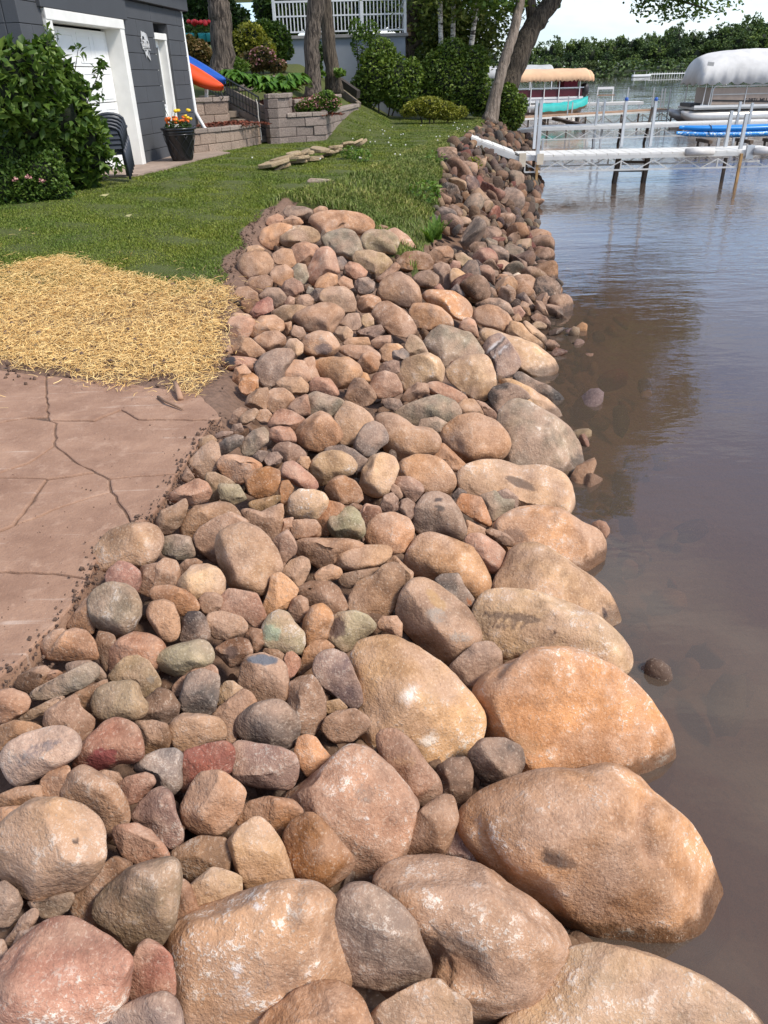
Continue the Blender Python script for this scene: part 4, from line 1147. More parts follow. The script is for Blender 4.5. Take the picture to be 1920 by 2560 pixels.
# drag marks left by a shovel
mpn = n.new('ShaderNodeMapping'); mpn.inputs['Rotation'].default_value = (0, 0, R(-38)); mpn.inputs['Scale'].default_value = (1.0, 14.0, 1.0)
l(p, mpn.inputs['Vector'])
sc_ = math_(n, l, 'MULTIPLY', ramp(n, l, noise(n, l, mpn.outputs['Vector'], 2.0, 3), 0.60, 0.70), ramp(n, l, w1, 0.45, 0.6))
c = mixc(n, l, math_(n, l, 'MULTIPLY', sc_, 0.6), c, (0.52, 0.40, 0.32))
l(c, b.inputs['Base Color']); b.inputs['Roughness'].default_value = 0.95
hg = math_(n, l, 'ADD', math_(n, l, 'MULTIPLY', w3, 0.6), math_(n, l, 'MULTIPLY', w2, 0.25))
l(bump(n, l, hg, 0.8, 0.02), b.inputs['Normal'])
M_SLAB = mt
slab = tag(empty('concrete_slab', (-2.5, 3.2, 0.70)), 'cracked concrete slab coated in brown dust left of the boulders', 'slab')
SL = [
 [(-420, 60), (290, 150), (300, 410), (170, 416), (-420, 520)],
 [(290, 150), (800, 200), (1250, 265), (1400, 415), (1330, 430), (870, 425), (760, 365), (590, 435), (310, 432), (300, 410)],
 [(-420, 520), (170, 416), (310, 432), (355, 445), (345, 590), (180, 700), (-420, 900)],
 [(355, 445), (310, 432), (590, 435), (760, 365), (870, 425), (1330, 430), (1280, 530), (1190, 660), (1110, 765), (690, 800), (480, 700), (345, 590)],
 [(-100, 793), (180, 700), (345, 590), (480, 700), (600, 757), (300, 800)],
 [(-420, 900), (-100, 793), (300, 800), (90, 1091), (-420, 1290)],
 [(300, 800), (600, 757), (690, 800), (700, 880), (400, 970), (90, 1091)],
 [(690, 800), (1110, 765), (1050, 900), (950, 1030), (850, 1090), (700, 880)],
 [(-420, 1290), (400, 970), (700, 880), (850, 1090), (640, 1200), (590, 1360), (555, 1430), (350, 1395), (-420, 1380)],
 [(-420, 1380), (350, 1395), (555, 1430), (490, 1540), (400, 1660), (280, 1790), (180, 1900), (80, 1990), (-60, 2080), (-420, 2250)],
]
gg = random.Random(4)
def rough_edge(a, b_, step=0.05, amp=0.003):
    """same wobble for both neighbours: seeded by the end points"""
    key = tuple(sorted([(round(a[0], 3), round(a[1], 3)), (round(b_[0], 3), round(b_[1], 3))]))
    q = random.Random(hash(key) % 99991)
    nn = max(2, int(math.hypot(b_[0] - a[0], b_[1] - a[1]) / step))
    wob = [q.uniform(-1, 1) * amp * 2.2 for _ in range(nn)]
    if (round(a[0], 3), round(a[1], 3)) != key[0]: wob = [wob[0]] + [-w for w in reversed(wob[1:])]
    dx, dy = b_[0] - a[0], b_[1] - a[1]
    ln = math.hypot(dx, dy)
    outp = []
    for i_ in range(nn):
        t = i_ / nn
        w = wob[i_] if i_ else 0
        outp.append((a[0] + dx * t - dy / ln * w, a[1] + dy * t + dx / ln * w))
    return outp
for poly in SL:
    W = [onz(x * .39776, 880 + y * .39776, 0.75) for x, y in poly]
    W = [(w.x, w.y) for w in W]
    pts = []
    for i_ in range(len(W)):
        pts += rough_edge(W[i_], W[(i_ + 1) % len(W)])
    cx_, cy_ = sum(q[0] for q in pts) / len(pts), sum(q[1] for q in pts) / len(pts)
    ins = []
    for x, y in pts:
        d = math.hypot(x - cx_, y - cy_)
        k = 1 - (0.0035 + 0.003 * gg.random()) / max(d, 0.1)
        ins.append((cx_ + (x - cx_) * k, cy_ + (y - cy_) * k))
    zt = 0.752 + gg.uniform(-0.004, 0.004)
    area = sum(ins[i_][0] * ins[(i_ + 1) % len(ins)][1] - ins[(i_ + 1) % len(ins)][0] * ins[i_][1] for i_ in range(len(ins)))
    if area < 0: ins.reverse()
    o = MB().prism([(x - slab.location.x, y - slab.location.y) for x, y in ins], zt - 0.11 - slab.location.z, zt - slab.location.z).build('slab_panel', M_SLAB, slab, bevel=0.009)
# loose crumbs of soil and twigs along the slab edge, and clods in the straw
M_CLOD = plain('clod_soil', (0.135, 0.082, 0.056), 1.0, 0, 0.3, 40, 0.8, 60)
def scatter_clods(name, items, mat, label, cat, seed):
    g = np.random.default_rng(seed)
    VV, FF, nv = [], [], 0
    lib = [lump(300 + k, 'a', 1) for k in range(5)]
    for x, y, z, r in items:
        q, F = lib[int(g.integers(0, 5))]
        M = np.array(Euler((g.uniform(0, 6), g.uniform(0, 6), g.uniform(0, 6))).to_matrix())
        VV.append(q @ M.T * r + np.array([x, y, z])); FF.append(F + nv); nv += len(q)
    return tag(link(name, npmesh(name, np.concatenate(VV), np.concatenate(FF), False), mat), label, cat, kind='stuff')
g = np.random.default_rng(3)
it = []
EDGE = [(1420, 405), (1330, 430), (1280, 530), (1190, 660), (1110, 765), (1050, 900), (950, 1030), (850, 1090), (640, 1200), (590, 1360), (555, 1430), (490, 1540), (400, 1660), (280, 1790), (180, 1900), (80, 1990), (-60, 2080)]
EW = [onz(x * .39776, 880 + y * .39776, 0.75) for x, y in EDGE]
for a_, b_ in zip(EW[:-1], EW[1:]):
    ln = (b_ - a_).length
    for _ in range(int(ln * 300)):
        f = g.random(); q_ = a_.lerp(b_, f); off_ = g.normal() * 0.035 + 0.025
        dn = (b_ - a_).normalized(); nx_ = Vector((-dn.y, dn.x, 0))
        if nx_.x < 0: nx_ = -nx_
        r_ = g.uniform(0.003, 0.011) * (1.8 if g.random() < .08 else 1)
        it.append((q_.x + nx_.x * off_, q_.y + nx_.y * off_, 0.755 - max(0, off_) * 0.9 + g.random() * .008, r_))
for _ in range(700):
    y = g.uniform(4.9, 10.5); x = float(XE(y)) + g.normal() * 0.05 - 0.05
    it.append((x, y, float(ground_z(x, y)) + g.uniform(-0.01, 0.012), g.uniform(0.005, 0.02)))
for _ in range(140):
    y = g.uniform(1.6, 5.0); x = float(XE(y)) - 0.05 - abs(g.normal()) * 0.35
    it.append((x, y, 0.755, g.uniform(0.002, 0.005)))
for _ in range(170):
    q_ = onz(g.uniform(0, 560), 905 + g.normal() * 30, 0.77); it.append((q_.x, q_.y, float(ground_z(q_.x, q_.y)) + 0.01, g.uniform(0.006, 0.022)))
for _ in range(90):
    q_ = onz(g.uniform(0, 570), g.uniform(700, 930), 0.80); it.append((q_.x, q_.y, float(ground_z(q_.x, q_.y)) + 0.03, g.uniform(0.012, 0.032)))
scatter_clods('soil_crumbs', it, M_CLOD, 'dark soil crumbs along the slab edge and straw border', 'soil', 5)
# a twig and a root stub lying on the dust
tw = MB().tube([onz(395, 992, .765), onz(415, 1004, .775), onz(440, 1015, .77), onz(456, 1023, .765)], [0.009, 0.008, 0.007, 0.004], 6).build('twig', plain('twig_bark', (0.22, 0.13, 0.08), 0.9), None, True)
tag(tw, 'thin curved brown twig lying on the dust below the straw', 'twig')
rs = MB().tube([onz(438, 958, .80), onz(446, 978, .79), onz(452, 998, .765)], [0.016, 0.018, 0.02], 6).build('root_stub', plain('root_bark', (0.36, 0.21, 0.13), 0.9), None, True)
tag(rs, 'short reddish root stub poking out of the straw edge', 'root')

# ------------------------------------------------------------------ straw mulch
mt, n, l, b = newmat('straw')
ge = n.new('ShaderNodeNewGeometry')
rmp = n.new('ShaderNodeValToRGB')
rmp.color_ramp.elements[0].color = (0.46, 0.25, 0.07, 1); rmp.color_ramp.elements[1].color = (0.90, 0.66, 0.29, 1)
e = rmp.color_ramp.elements.new(0.45); e.color = (0.78, 0.50, 0.17, 1)
l(ge.outputs['Random Per Island'], rmp.inputs['Fac'])
l(rmp.outputs['Color'], b.inputs['Base Color']); b.inputs['Roughness'].default_value = 0.6
M_STRAW = mt
edge_pts = [(-120, 560), (0, 700), (60, 680), (170, 668), (260, 690), (330, 705), (430, 722), (520, 715), (575, 735), (580, 770), (550, 830), (545, 880), (530, 930), (470, 975), (440, 950), (420, 925), (370, 930), (290, 955), (240, 940), (150, 910), (60, 905), (0, 880), (-120, 860)]
SP = [onz(x, y, 0.80) for x, y in edge_pts]
SPx, SPy = np.array([q.x for q in SP]), np.array([q.y for q in SP])
def in_poly(x, y, px, py):
    inside = np.zeros(len(x), bool)
    j = len(px) - 1
    for i_ in range(len(px)):
        c1 = ((py[i_] > y) != (py[j] > y)) & (x < (px[j] - px[i_]) * (y - py[i_]) / (py[j] - py[i_] + 1e-12) + px[i_])
        inside ^= c1
        j = i_
    return inside
def strips(x, y, z, ang, ln, wd, tilt, sag, g):
    """thin bent blades lying about: 2 quads each"""
    n_ = len(x)
    d = np.stack([np.cos(ang) * np.cos(tilt), np.sin(ang) * np.cos(tilt), np.sin(tilt)], 1)
    s = np.stack([-np.sin(ang), np.cos(ang), g.normal(size=n_) * 0.4], 1)
    s /= np.linalg.norm(s, axis=1)[:, None]
    c = np.stack([x, y, z], 1)
    bend = s * (g.normal(size=n_) * 0.12 * ln)[:, None]
    bend[:, 2] += sag * ln
    p0 = c - d * (ln / 2)[:, None]; p2 = c + d * (ln / 2)[:, None]; p1 = c + bend
    w = s * (wd / 2)[:, None]
    V = np.stack([p0 - w, p0 + w, p1 - w, p1 + w, p2 - w, p2 + w], 1).reshape(-1, 3)
    k = np.arange(n_)[:, None] * 6
    F = np.concatenate([k + np.array([[0, 1, 3, 2]]), k + np.array([[2, 3, 5, 4]])], 0)
    return V, F
g = np.random.default_rng(21)
N = 240000
x = g.uniform(SPx.min() - .15, SPx.max() + .15, N); y = g.uniform(SPy.min() - .15, SPy.max() + .15, N)
jx, jy = x + g.normal(size=N) * 0.05, y + g.normal(size=N) * 0.05
dens = 0.5 + 0.5 * np.clip(0.75 + 0.6 * Waves(8, 7)(np.stack([x, y, 0 * x], 1)), 0, 1)
k = in_poly(jx, jy, SPx, SPy) & (g.random(N) < dens)
# strays on the grass above and the dust below
st_ = (g.random(N) < 0.035) & in_poly(x + g.normal(size=N) * 0.28, y + g.normal(size=N) * 0.28, SPx, SPy)
k |= st_
x, y = x[k][:62000], y[k][:62000]
n_ = len(x)
z = ground_z(x, y) + 0.012 + g.random(n_) * 0.03
V, F = strips(x, y, z, g.uniform(0, 6.28, n_), g.uniform(0.03, 0.11, n_), g.uniform(0.0022, 0.0044, n_), g.normal(size=n_) * 0.22, 0.05, g)
tag(link('straw_mulch', npmesh('straw_mulch', V, F), M_STRAW), 'patch of golden straw mulch spread over seeded soil', 'straw', kind='stuff')

# ------------------------------------------------------------------ grass
def grass_material(name, c0, c1, c2):
    mt, n, l, b = newmat(name)
    ge = n.new('ShaderNodeNewGeometry')
    r_ = n.new('ShaderNodeValToRGB')
    r_.color_ramp.elements[0].color = (*c0, 1); r_.color_ramp.elements[1].color = (*c2, 1)
    e = r_.color_ramp.elements.new(0.6); e.color = (*c1, 1)
    l(ge.outputs['Random Per Island'], r_.inputs['Fac'])
    w = noise(n, l, ge.outputs['Position'], 0.7, 4)
    c = mixc(n, l, ramp(n, l, w, 0.35, 0.68), mixc(n, l, 1.0, r_.outputs['Color'], (0.75, 0.85, 0.8), 'MULTIPLY'), mixc(n, l, 1.0, r_.outputs['Color'], (1.35, 1.18, 1.0), 'MULTIPLY'))
    l(c, b.inputs['Base Color']); b.inputs['Roughness'].default_value = 0.55
    b.inputs['Specular IOR Level'].default_value = 0.25
    return mt
M_GRASS = grass_material('lawn_grass', (0.075, 0.105, 0.013), (0.135, 0.19, 0.022), (0.23, 0.25, 0.06))
M_TALL = grass_material('bank_grass', (0.085, 0.118, 0.018), (0.155, 0.205, 0.035), (0.33, 0.30, 0.12))
def blades(x, y, h, w, lean, g):
    n_ = len(x)
    z = ground_z(x, y)
    a = g.uniform(0, 6.28, n_)
    s = np.stack([np.cos(a), np.sin(a), 0 * a], 1) * (w / 2)[:, None]
    la = g.uniform(0, 6.28, n_)
    lv = np.stack([np.cos(la), np.sin(la), 0 * la], 1) * (h * lean * g.random(n_))[:, None]
    b0 = np.stack([x, y, z - 0.01], 1)
    mid = b0 + lv * 0.35 + np.array([0, 0, 1.0]) * (h * 0.6)[:, None]
    tip = b0 + lv + np.array([0, 0, 1.0]) * (h * (1 - 0.25 * lean))[:, None]
    V = np.stack([b0 - s, b0 + s, mid + s * 0.7, mid - s * 0.7, tip + s * 0.12, tip - s * 0.12], 1).reshape(-1, 3)
    k = np.arange(n_)[:, None] * 6
    F = np.concatenate([k + np.array([[0, 1, 2, 3]]), k + np.array([[3, 2, 4, 5]])], 0)
    return V, F
g = np.random.default_rng(5)
N = 560000
# density falls with distance, blades grow a little coarser
yy = 6.7 + (g.random(N) ** 1.7) * 23
xx = g.uniform(-1, 1, N)
xl = -0.56 * yy - 0.3; xr = np.minimum(OLD(yy), XE(yy) + 1.6)
xx = xl + (xr - xl) * (xx * 0.5 + 0.5)
gm = ground_colour_mask(xx, yy + g.normal(size=N) * 0.05) > 0.5
instraw = in_poly(xx, yy, SPx, SPy)
edge_thin = (yy < 8.3) & (g.random(N) < np.clip((8.3 - yy) / 1.3, 0, .8) * (0.5 + 0.5 * np.sin(xx * 3) * np.sin(xx * 7.1 + 1)))
bare = ((xx + 0.55) ** 2 / 0.6 ** 2 + (yy - 12.4) ** 2 / 0.75 ** 2 < 1) & (g.random(N) < 0.75)
house = (xx < -4.85 + (yy - 11.2) * .11 + .55) & (yy > 14) & (yy < 19.2)
k = gm & ~instraw & ~edge_thin & ~bare & ~house & (yy < 22.5 + 8 * (xx > -0.8))
xx, yy = xx[k], yy[k]
bank = (xx > XE(yy) - 0.15) & (yy > 10.5)
lx, ly = xx[~bank], yy[~bank]
V, F = blades(lx, ly, g.uniform(0.018, 0.042, len(lx)), 0.0046 + 0.0005 * ly, 0.8, g)
tag(link('lawn_grass', npmesh('lawn_grass', V, F), M_GRASS), 'short mown lawn grass between the house and the bank', 'grass', kind='stuff')
bx_, by_ = xx[bank], yy[bank]
extra = 30000
ey = 8.8 + g.random(extra) ** 1.2 * 17
ex = XE(ey) - 0.2 + g.random(extra) * (OLD(ey) + 0.05 - XE(ey) + 0.2)
kk = (ground_colour_mask(ex, ey) > 0.5) & (ex > -0.6)
kk &= ~(((ex + 0.55) ** 2 / 0.6 ** 2 + (ey - 12.4) ** 2 / 0.75 ** 2 < 1) & (g.random(extra) < 0.75))
bx_, by_ = np.concatenate([bx_, ex[kk]]), np.concatenate([by_, ey[kk]])
V, F = blades(bx_, by_, g.uniform(0.04, 0.13, len(bx_)), 0.005 + 0.0006 * by_, 1.1, g)
tag(link('bank_grass', npmesh('bank_grass', V, F), M_TALL), 'long uncut grass on the bank above the old stones', 'grass', kind='stuff')
# small white clover heads on the far lawn
g = np.random.default_rng(15)
VV, FF, nv = [], [], 0
q, Fq = ico(1)
for _ in range(45):
    y = g.uniform(15, 26); x = float(XE(y)) + g.normal() * 0.9 - 0.9
    VV.append(q * 0.018 + np.array([x, y, float(ground_z(x, y)) + 0.07])); FF.append(Fq + nv); nv += len(q)
tag(link('clover_heads', npmesh('clover_heads', np.concatenate(VV), np.concatenate(FF)), plain('clover_white', (0.7, 0.68, 0.6), 0.8)), 'scattered white clover heads in the lawn', 'clover', kind='stuff')
# fallen leaves
ML_ = plain('dry_leaf', (0.42, 0.38, 0.17), 0.7)
for (px, py, s, lb) in ((262, 500, .075, 'pale fallen leaf on the lawn behind the straw, left one'), (322, 553, .05, 'second pale fallen leaf on the lawn nearer the stones'), (262, 500 - 75, .05, 'pale fallen leaf on the far lawn near the chairs')):
    c_ = hit(px, py)
    vs_ = [(-s, 0, .0), (-s * .3, s * .35, .02), (s * .5, s * .3, .015), (s * 1.1, 0, .03), (s * .4, -s * .3, .0), (-s * .4, -s * .3, .01)]
    o = MB().add([(a, b2, c2 + .05) for a, b2, c2 in vs_], [tuple(range(6))]).build('fallen_leaf', ML_)
    o.location = c_
    so = o.modifiers.new('thick', 'SOLIDIFY'); so.thickness = 0.002
    tag(o, lb, 'leaf', 'fallen leaves on the lawn')
# ------------------------------------------------------------------ grey block boathouse
M_BLOCK = plain('painted_block', srgb(71, 73, 77), 0.7, 0, 0.05, 3.0, 0.25, 70)
M_JOINT = plain('painted_joint', srgb(54, 56, 59), 0.8, 0, 0.05)
M_FASCIA = plain('painted_fascia', srgb(68, 70, 74), 0.6, 0, 0.05, 3.0, 0.1, 40)
M_WHITE = plain('white_paint', (0.78, 0.78, 0.76), 0.5, 0, 0.03, 2.0)
M_TRIM = plain('white_trim', (0.74, 0.73, 0.69), 0.6, 0, 0.05, 4.0, 0.15, 50)
M_GLASS = plain('dark_glass', (0.03, 0.035, 0.04), 0.08, 0, 0.05)
WALL_K = .11
WDIR = Vector((WALL_K, 1, 0)).normalized()
WNOR = Vector((1, -WALL_K, 0)).normalized()
W0 = Vector((-4.85 + (12.18 - 11.2) * WALL_K, 12.18, 1.10))     # near corner at the ground
HS = empty('block_house', W0, math.atan2(WDIR.y, WDIR.x))
# local axes: x along the wall away from the viewer, -y out of the wall, z up
tag(HS, 'dark grey painted block house with white garage door at the lawn', 'house')
LEN = 6.92
CH = 0.267
def sx(Y): return (Y - 12.18) / WDIR.y
GA0, GA1 = sx(12.86), sx(15.68)
DO0, DO1 = sx(17.26), sx(18.05)
GTOP, DTOP = 2.30, 2.18
# recessed mortar core behind the blocks
MB().box(((GA0) / 2, 0.33, 1.33), (GA0 - 0.02, 0.60, 2.75)).build('wall_core', M_JOINT, HS)
MB().box(((GA1 + DO0) / 2, 0.33, 1.33), (DO0 - GA1 - 0.02, 0.60, 2.75)).build('wall_core', M_JOINT, HS)
MB().box(((DO1 + LEN) / 2, 0.33, 1.33), (LEN - DO1 - 0.02, 0.60, 2.75)).build('wall_core', M_JOINT, HS)
MB().box((LEN / 2 + 0.2, 2.6, 1.5), (LEN - 0.5, 4.0, 3.2)).build('wall_core', M_JOINT, HS)
bl = {}
def block(x0, x1, z0, z1, face='front', y=0.0):
    L_, Hh = round(x1 - x0 - 0.006, 3), round(z1 - z0 - 0.007, 3)
    key = (L_, Hh, face)
    if key not in bl:
        mb = MB()
        if face == 'front': mb.box((0, 0.10, 0), (L_, 0.20, Hh))
        else: mb.box((0.10, 0, 0), (0.20, L_, Hh))
        bl[key] = mb.mesh('block'); bl[key].materials.append(M_BLOCK)
    o = link('block', bl[key], None, HS)
    if face == 'front': o.location = ((x0 + x1) / 2, y, (z0 + z1) / 2)
    else: o.location = (y, (x0 + x1) / 2, (z0 + z1) / 2)
    b_ = o.modifiers.new('bevel', 'BEVEL'); b_.width, b_.segments = 0.007, 2
    return o
def courses(x0, x1, z0, z1, off, long_=0.60, face='front', y=0.0):
    z, r_ = z0, 0
    while z < z1 - 0.02:
        zt = min(z + CH, z1)
        x = x0
        step = (long_ if (r_ + off) % 2 == 0 else long_ / 2)
        while x < x1 - 0.01:
            e = min(x + step, x1)
            if x1 - e < 0.12: e = x1
            block(x, e, z, zt, face, y)
            x, step = e, long_
        z, r_ = zt, r_ + 1
courses(0, GA0 - 0.0, -0.05, 2.62, 0, 0.66)
courses(GA1, DO0, -0.05, 2.35, 1, 1.45)
courses(DO1, LEN, -0.05, 2.35, 0, 1.3)
courses(GA1 + 0.02, LEN, 2.35, 2.62, 0, 1.5)
# near end wall, in its own shade, runs away to the left
courses(0.21, 4.2, -0.05, 3.4, 0, 0.54, 'side', 0.0)
# lintel over the garage and boarding above
MB().box(((GA0 + GA1) / 2 + 0.05, 0.06, 2.49), (GA1 - GA0 + 0.30, 0.24, 0.375)).build('garage_lintel', M_FASCIA, HS, bevel=0.01)
MB().box(((GA0 + GA1) / 2 - 0.3, 0.08, 2.95), (GA1 - GA0 + 1.2, 0.2, 0.53)).build('upper_band', M_FASCIA, HS, bevel=0.01)
MB().box(((GA1 + LEN) / 2 + 0.1, 0.03, 2.80), (LEN - GA1 + 0.1, 0.26, 0.34)).build('fascia_board', M_FASCIA, HS, bevel=0.008)
MB().box(((GA1 + LEN) / 2 + 0.12, -0.01, 3.10), (LEN - GA1 + 0.22, 0.30, 0.24)).build('fascia_board', M_FASCIA, HS, bevel=0.008)
MB().add([(-0.6, -0.45, 3.25), (LEN + 0.5, -0.45, 3.25), (LEN + 0.5, 2.6, 4.6), (-0.6, 2.6, 4.6), (-0.6, 5.4, 3.25), (LEN + 0.5, 5.4, 3.25)], [(0, 1, 2, 3), (3, 2, 5, 4), (0, 3, 4), (1, 5, 2)]).build('roof', plain('roof_shingle', (0.06, 0.06, 0.065), 0.9, 0, 0.2, 20), HS)
# garage door and its casing
MB().box((GA0 + 0.09, 0.13, 1.14), (0.18, 0.36, 2.30)).build('casing', M_TRIM, HS, bevel=0.008)
MB().box((GA1 - 0.09, 0.13, 1.14), (0.18, 0.36, 2.30)).build('casing', M_TRIM, HS, bevel=0.008)
MB().box(((GA0 + GA1) / 2, 0.125, 2.23), (GA1 - GA0, 0.37, 0.14)).build('casing', M_TRIM, HS, bevel=0.008)
gd = MB().box(((GA0 + GA1) / 2, 0.30, 1.06), (GA1 - GA0 - 0.36, 0.05, 2.14)).build('garage_door', M_JOINT, HS)
SH = 2.14 / 4
for r_ in range(4):
    z0 = -0.01 + r_ * SH
    MB().box(((GA0 + GA1) / 2, 0.262, z0 + SH / 2), (GA1 - GA0 - 0.37, 0.05, SH - 0.012)).build('door_section', M_WHITE, gd, bevel=0.006)
    npn = 4
    pw = (GA1 - GA0 - 0.37) / npn
    for k in range(npn):
        cx_ = GA0 + 0.185 + (k + 0.5) * pw
        mb = MB()
        w_, h_ = pw - 0.16, SH - 0.16
        for dx, dz, sx_, sz_ in ((0, h_ / 2, w_, 0.03), (0, -h_ / 2, w_, 0.03), (w_ / 2, 0, 0.03, h_), (-w_ / 2, 0, 0.03, h_)):
            mb.box((cx_ + dx, 0.236, z0 + SH / 2 + dz), (sx_, 0.016, sz_ + 0.03))
        mb.box((cx_, 0.240, z0 + SH / 2), (w_ - 0.10, 0.012, h_ - 0.10))
        mb.build('raised_panel', M_WHITE, gd, bevel=0.004)
# side door
MB().box((DO0 + 0.05, 0.14, 1.09), (0.10, 0.18, 2.20)).build('door_casing', M_TRIM, HS, bevel=0.006)
MB().box((DO1 - 0.05, 0.14, 1.09), (0.10, 0.18, 2.20)).build('door_casing', M_TRIM, HS, bevel=0.006)
MB().box(((DO0 + DO1) / 2, 0.135, 2.13), (DO1 - DO0, 0.19, 0.11)).build('door_casing', M_TRIM, HS, bevel=0.006)
dr = MB().box(((DO0 + DO1) / 2, 0.225, 1.04), (DO1 - DO0 - 0.2, 0.05, 2.07)).build('door', M_WHITE, HS, bevel=0.004)
MB().box(((DO0 + DO1) / 2, 0.195, 1.45), (DO1 - DO0 - 0.42, 0.02, 1.0)).build('pane', M_GLASS, dr)
mb = MB()
for x in (DO0 + 0.20, DO1 - 0.20): mb.box((x, 0.19, 1.45), (0.035, 0.03, 1.07))
for z in (0.93, 1.97): mb.box(((DO0 + DO1) / 2, 0.19, z), (DO1 - DO0 - 0.40, 0.03, 0.035))
mb.build('pane_frame', M_WHITE, dr)
MB().box(((DO0 + DO1) / 2, 0.192, 0.45), (DO1 - DO0 - 0.42, 0.015, 0.62)).build('raised_panel', M_WHITE, dr, bevel=0.004)
MB().tube([(DO0 + 0.16, 0.19, 0.98), (DO0 + 0.16, 0.14, 0.98), (DO0 + 0.24, 0.14, 0.98)], 0.014, 8).build('handle', plain('brushed_metal', (0.5, 0.48, 0.44), 0.3, 0.9), dr)
# downspout at the far corner, elbow at the foot
ds = MB()
ds.tube([(LEN + 0.06, 0.05, 3.2), (LEN + 0.06, 0.04, 2.2), (LEN + 0.06, 0.0, 0.75), (LEN + 0.08, -0.16, 0.42), (LEN + 0.16, -0.42, 0.28), (LEN + 0.25, -0.78, 0.30)], 0.042, 10)
ds.build('downspout', M_WHITE, HS, True)

# ---- cut metal bass sign with the letters EKMAN
M_SIGN = plain('sign_metal', (0.62, 0.62, 0.62), 0.45, 0.2, 0.04)
SG = empty('fish_sign', (0, 0, 0))
SG.matrix_world = Matrix.LocRotScale(W0 + WDIR * sx(16.67) - Vector((0, 0, 0)) + Vector((0, 0, 1.94)) + WNOR * 0.012, Euler((0, 0, math.atan2(WDIR.y, WDIR.x))), (1, 1, 1))
tag(SG, 'pale metal bass fish sign with cut-out name on grey wall', 'sign')
def plate(poly, name='plate', y=0.0, th=0.012, parent=SG, mat=M_SIGN):
    m_ = MB()
    n_ = len(poly)
    m_.add([(a, y - th, b_) for a, b_ in poly] + [(a, y, b_) for a, b_ in poly], [tuple(range(n_)), tuple(reversed(range(n_, 2 * n_)))] + [(i_, n_ + i_, n_ + (i_ + 1) % n_, (i_ + 1) % n_) for i_ in range(n_)])
    return m_.build(name, mat, parent)
def sgp(*q):     # sign view pixels -> metres on the wall
    return [((a - 690) / 520 * 0.36, (1150 - b_) / 1500 * 0.46) for a, b_ in q]
plate(sgp((490, 380), (540, 430), (640, 420), (720, 465), (810, 500), (790, 540), (730, 545), (700, 600), (640, 610), (640, 700), (560, 630), (500, 660), (470, 800), (460, 990), (430, 990), (405, 760), (450, 680), (470, 500)), 'fish_head')
plate(sgp((640, 610), (720, 600), (760, 540), (800, 560), (830, 700), (840, 830), (780, 900), (700, 830), (640, 800)), 'fish_cheek')
plate(sgp((815, 500), (850, 560), (890, 700), (890, 830), (930, 900), (930, 1000), (895, 1000), (890, 920), (830, 880), (850, 830), (870, 720), (840, 600)), 'fish_jaw')
for a in (0, 55, 110, 165):
    plate(sgp((520 + a, 880), (545 + a, 830 - a * .1), (640 + a, 985), (610 + a, 990)), 'gill_bar')
plate(sgp((370, 975), (960, 1020), (960, 1050), (370, 1010)), 'name_frame')
plate(sgp((430, 1300), (1000, 1325), (1000, 1360), (430, 1330)), 'name_frame')
plate(sgp((380, 990), (410, 990), (470, 1310), (435, 1310)), 'name_frame')
plate(sgp((515, 1340), (545, 1340), (590, 1480), (640, 1480), (720, 1350), (790, 1350), (770, 1440), (720, 1500), (860, 1900), (640, 1600), (615, 1800), (560, 1500)), 'fish_tail')
plate(sgp((800, 1430), (830, 1450), (890, 1920), (850, 1880)), 'tail_ray')
cu = bpy.data.curves.new('name_letters', 'FONT')
cu.body = 'EKMAN'
cu.size = 0.115; cu.extrude = 0.006; cu.align_x = 'CENTER'; cu.align_y = 'CENTER'; cu.space_character = 0.95; cu.offset = 0.002
to = bpy.data.objects.new('name_letters', cu); COL.objects.link(to)
dg = bpy.context.evaluated_depsgraph_get()
me = bpy.data.meshes.new_from_object(to.evaluated_get(dg))
bpy.data.objects.remove(to)
lo = link('name_letters', me, M_SIGN, SG)
lo.rotation_euler = (R(90), 0, 0)
lo.scale = (0.86, 0.86, 1)
lo.location = (0.005, -0.008, -0.005)

# ---- concrete apron by the house
ap = [onz(x, y, 1.115) for x, y in ((250, 442), (345, 437), (420, 420), (500, 398), (575, 382), (520, 375), (430, 385), (300, 400))]
apron = MB().prism([(q.x, q.y) for q in reversed(ap)], 0.95, 1.125).build('concrete_apron', plain('apron_concrete', (0.30, 0.225, 0.175), 0.9, 0, 0.15, 5, 0.3, 60))
tag(apron, 'worn brownish concrete strip in front of the grey house', 'pavement')

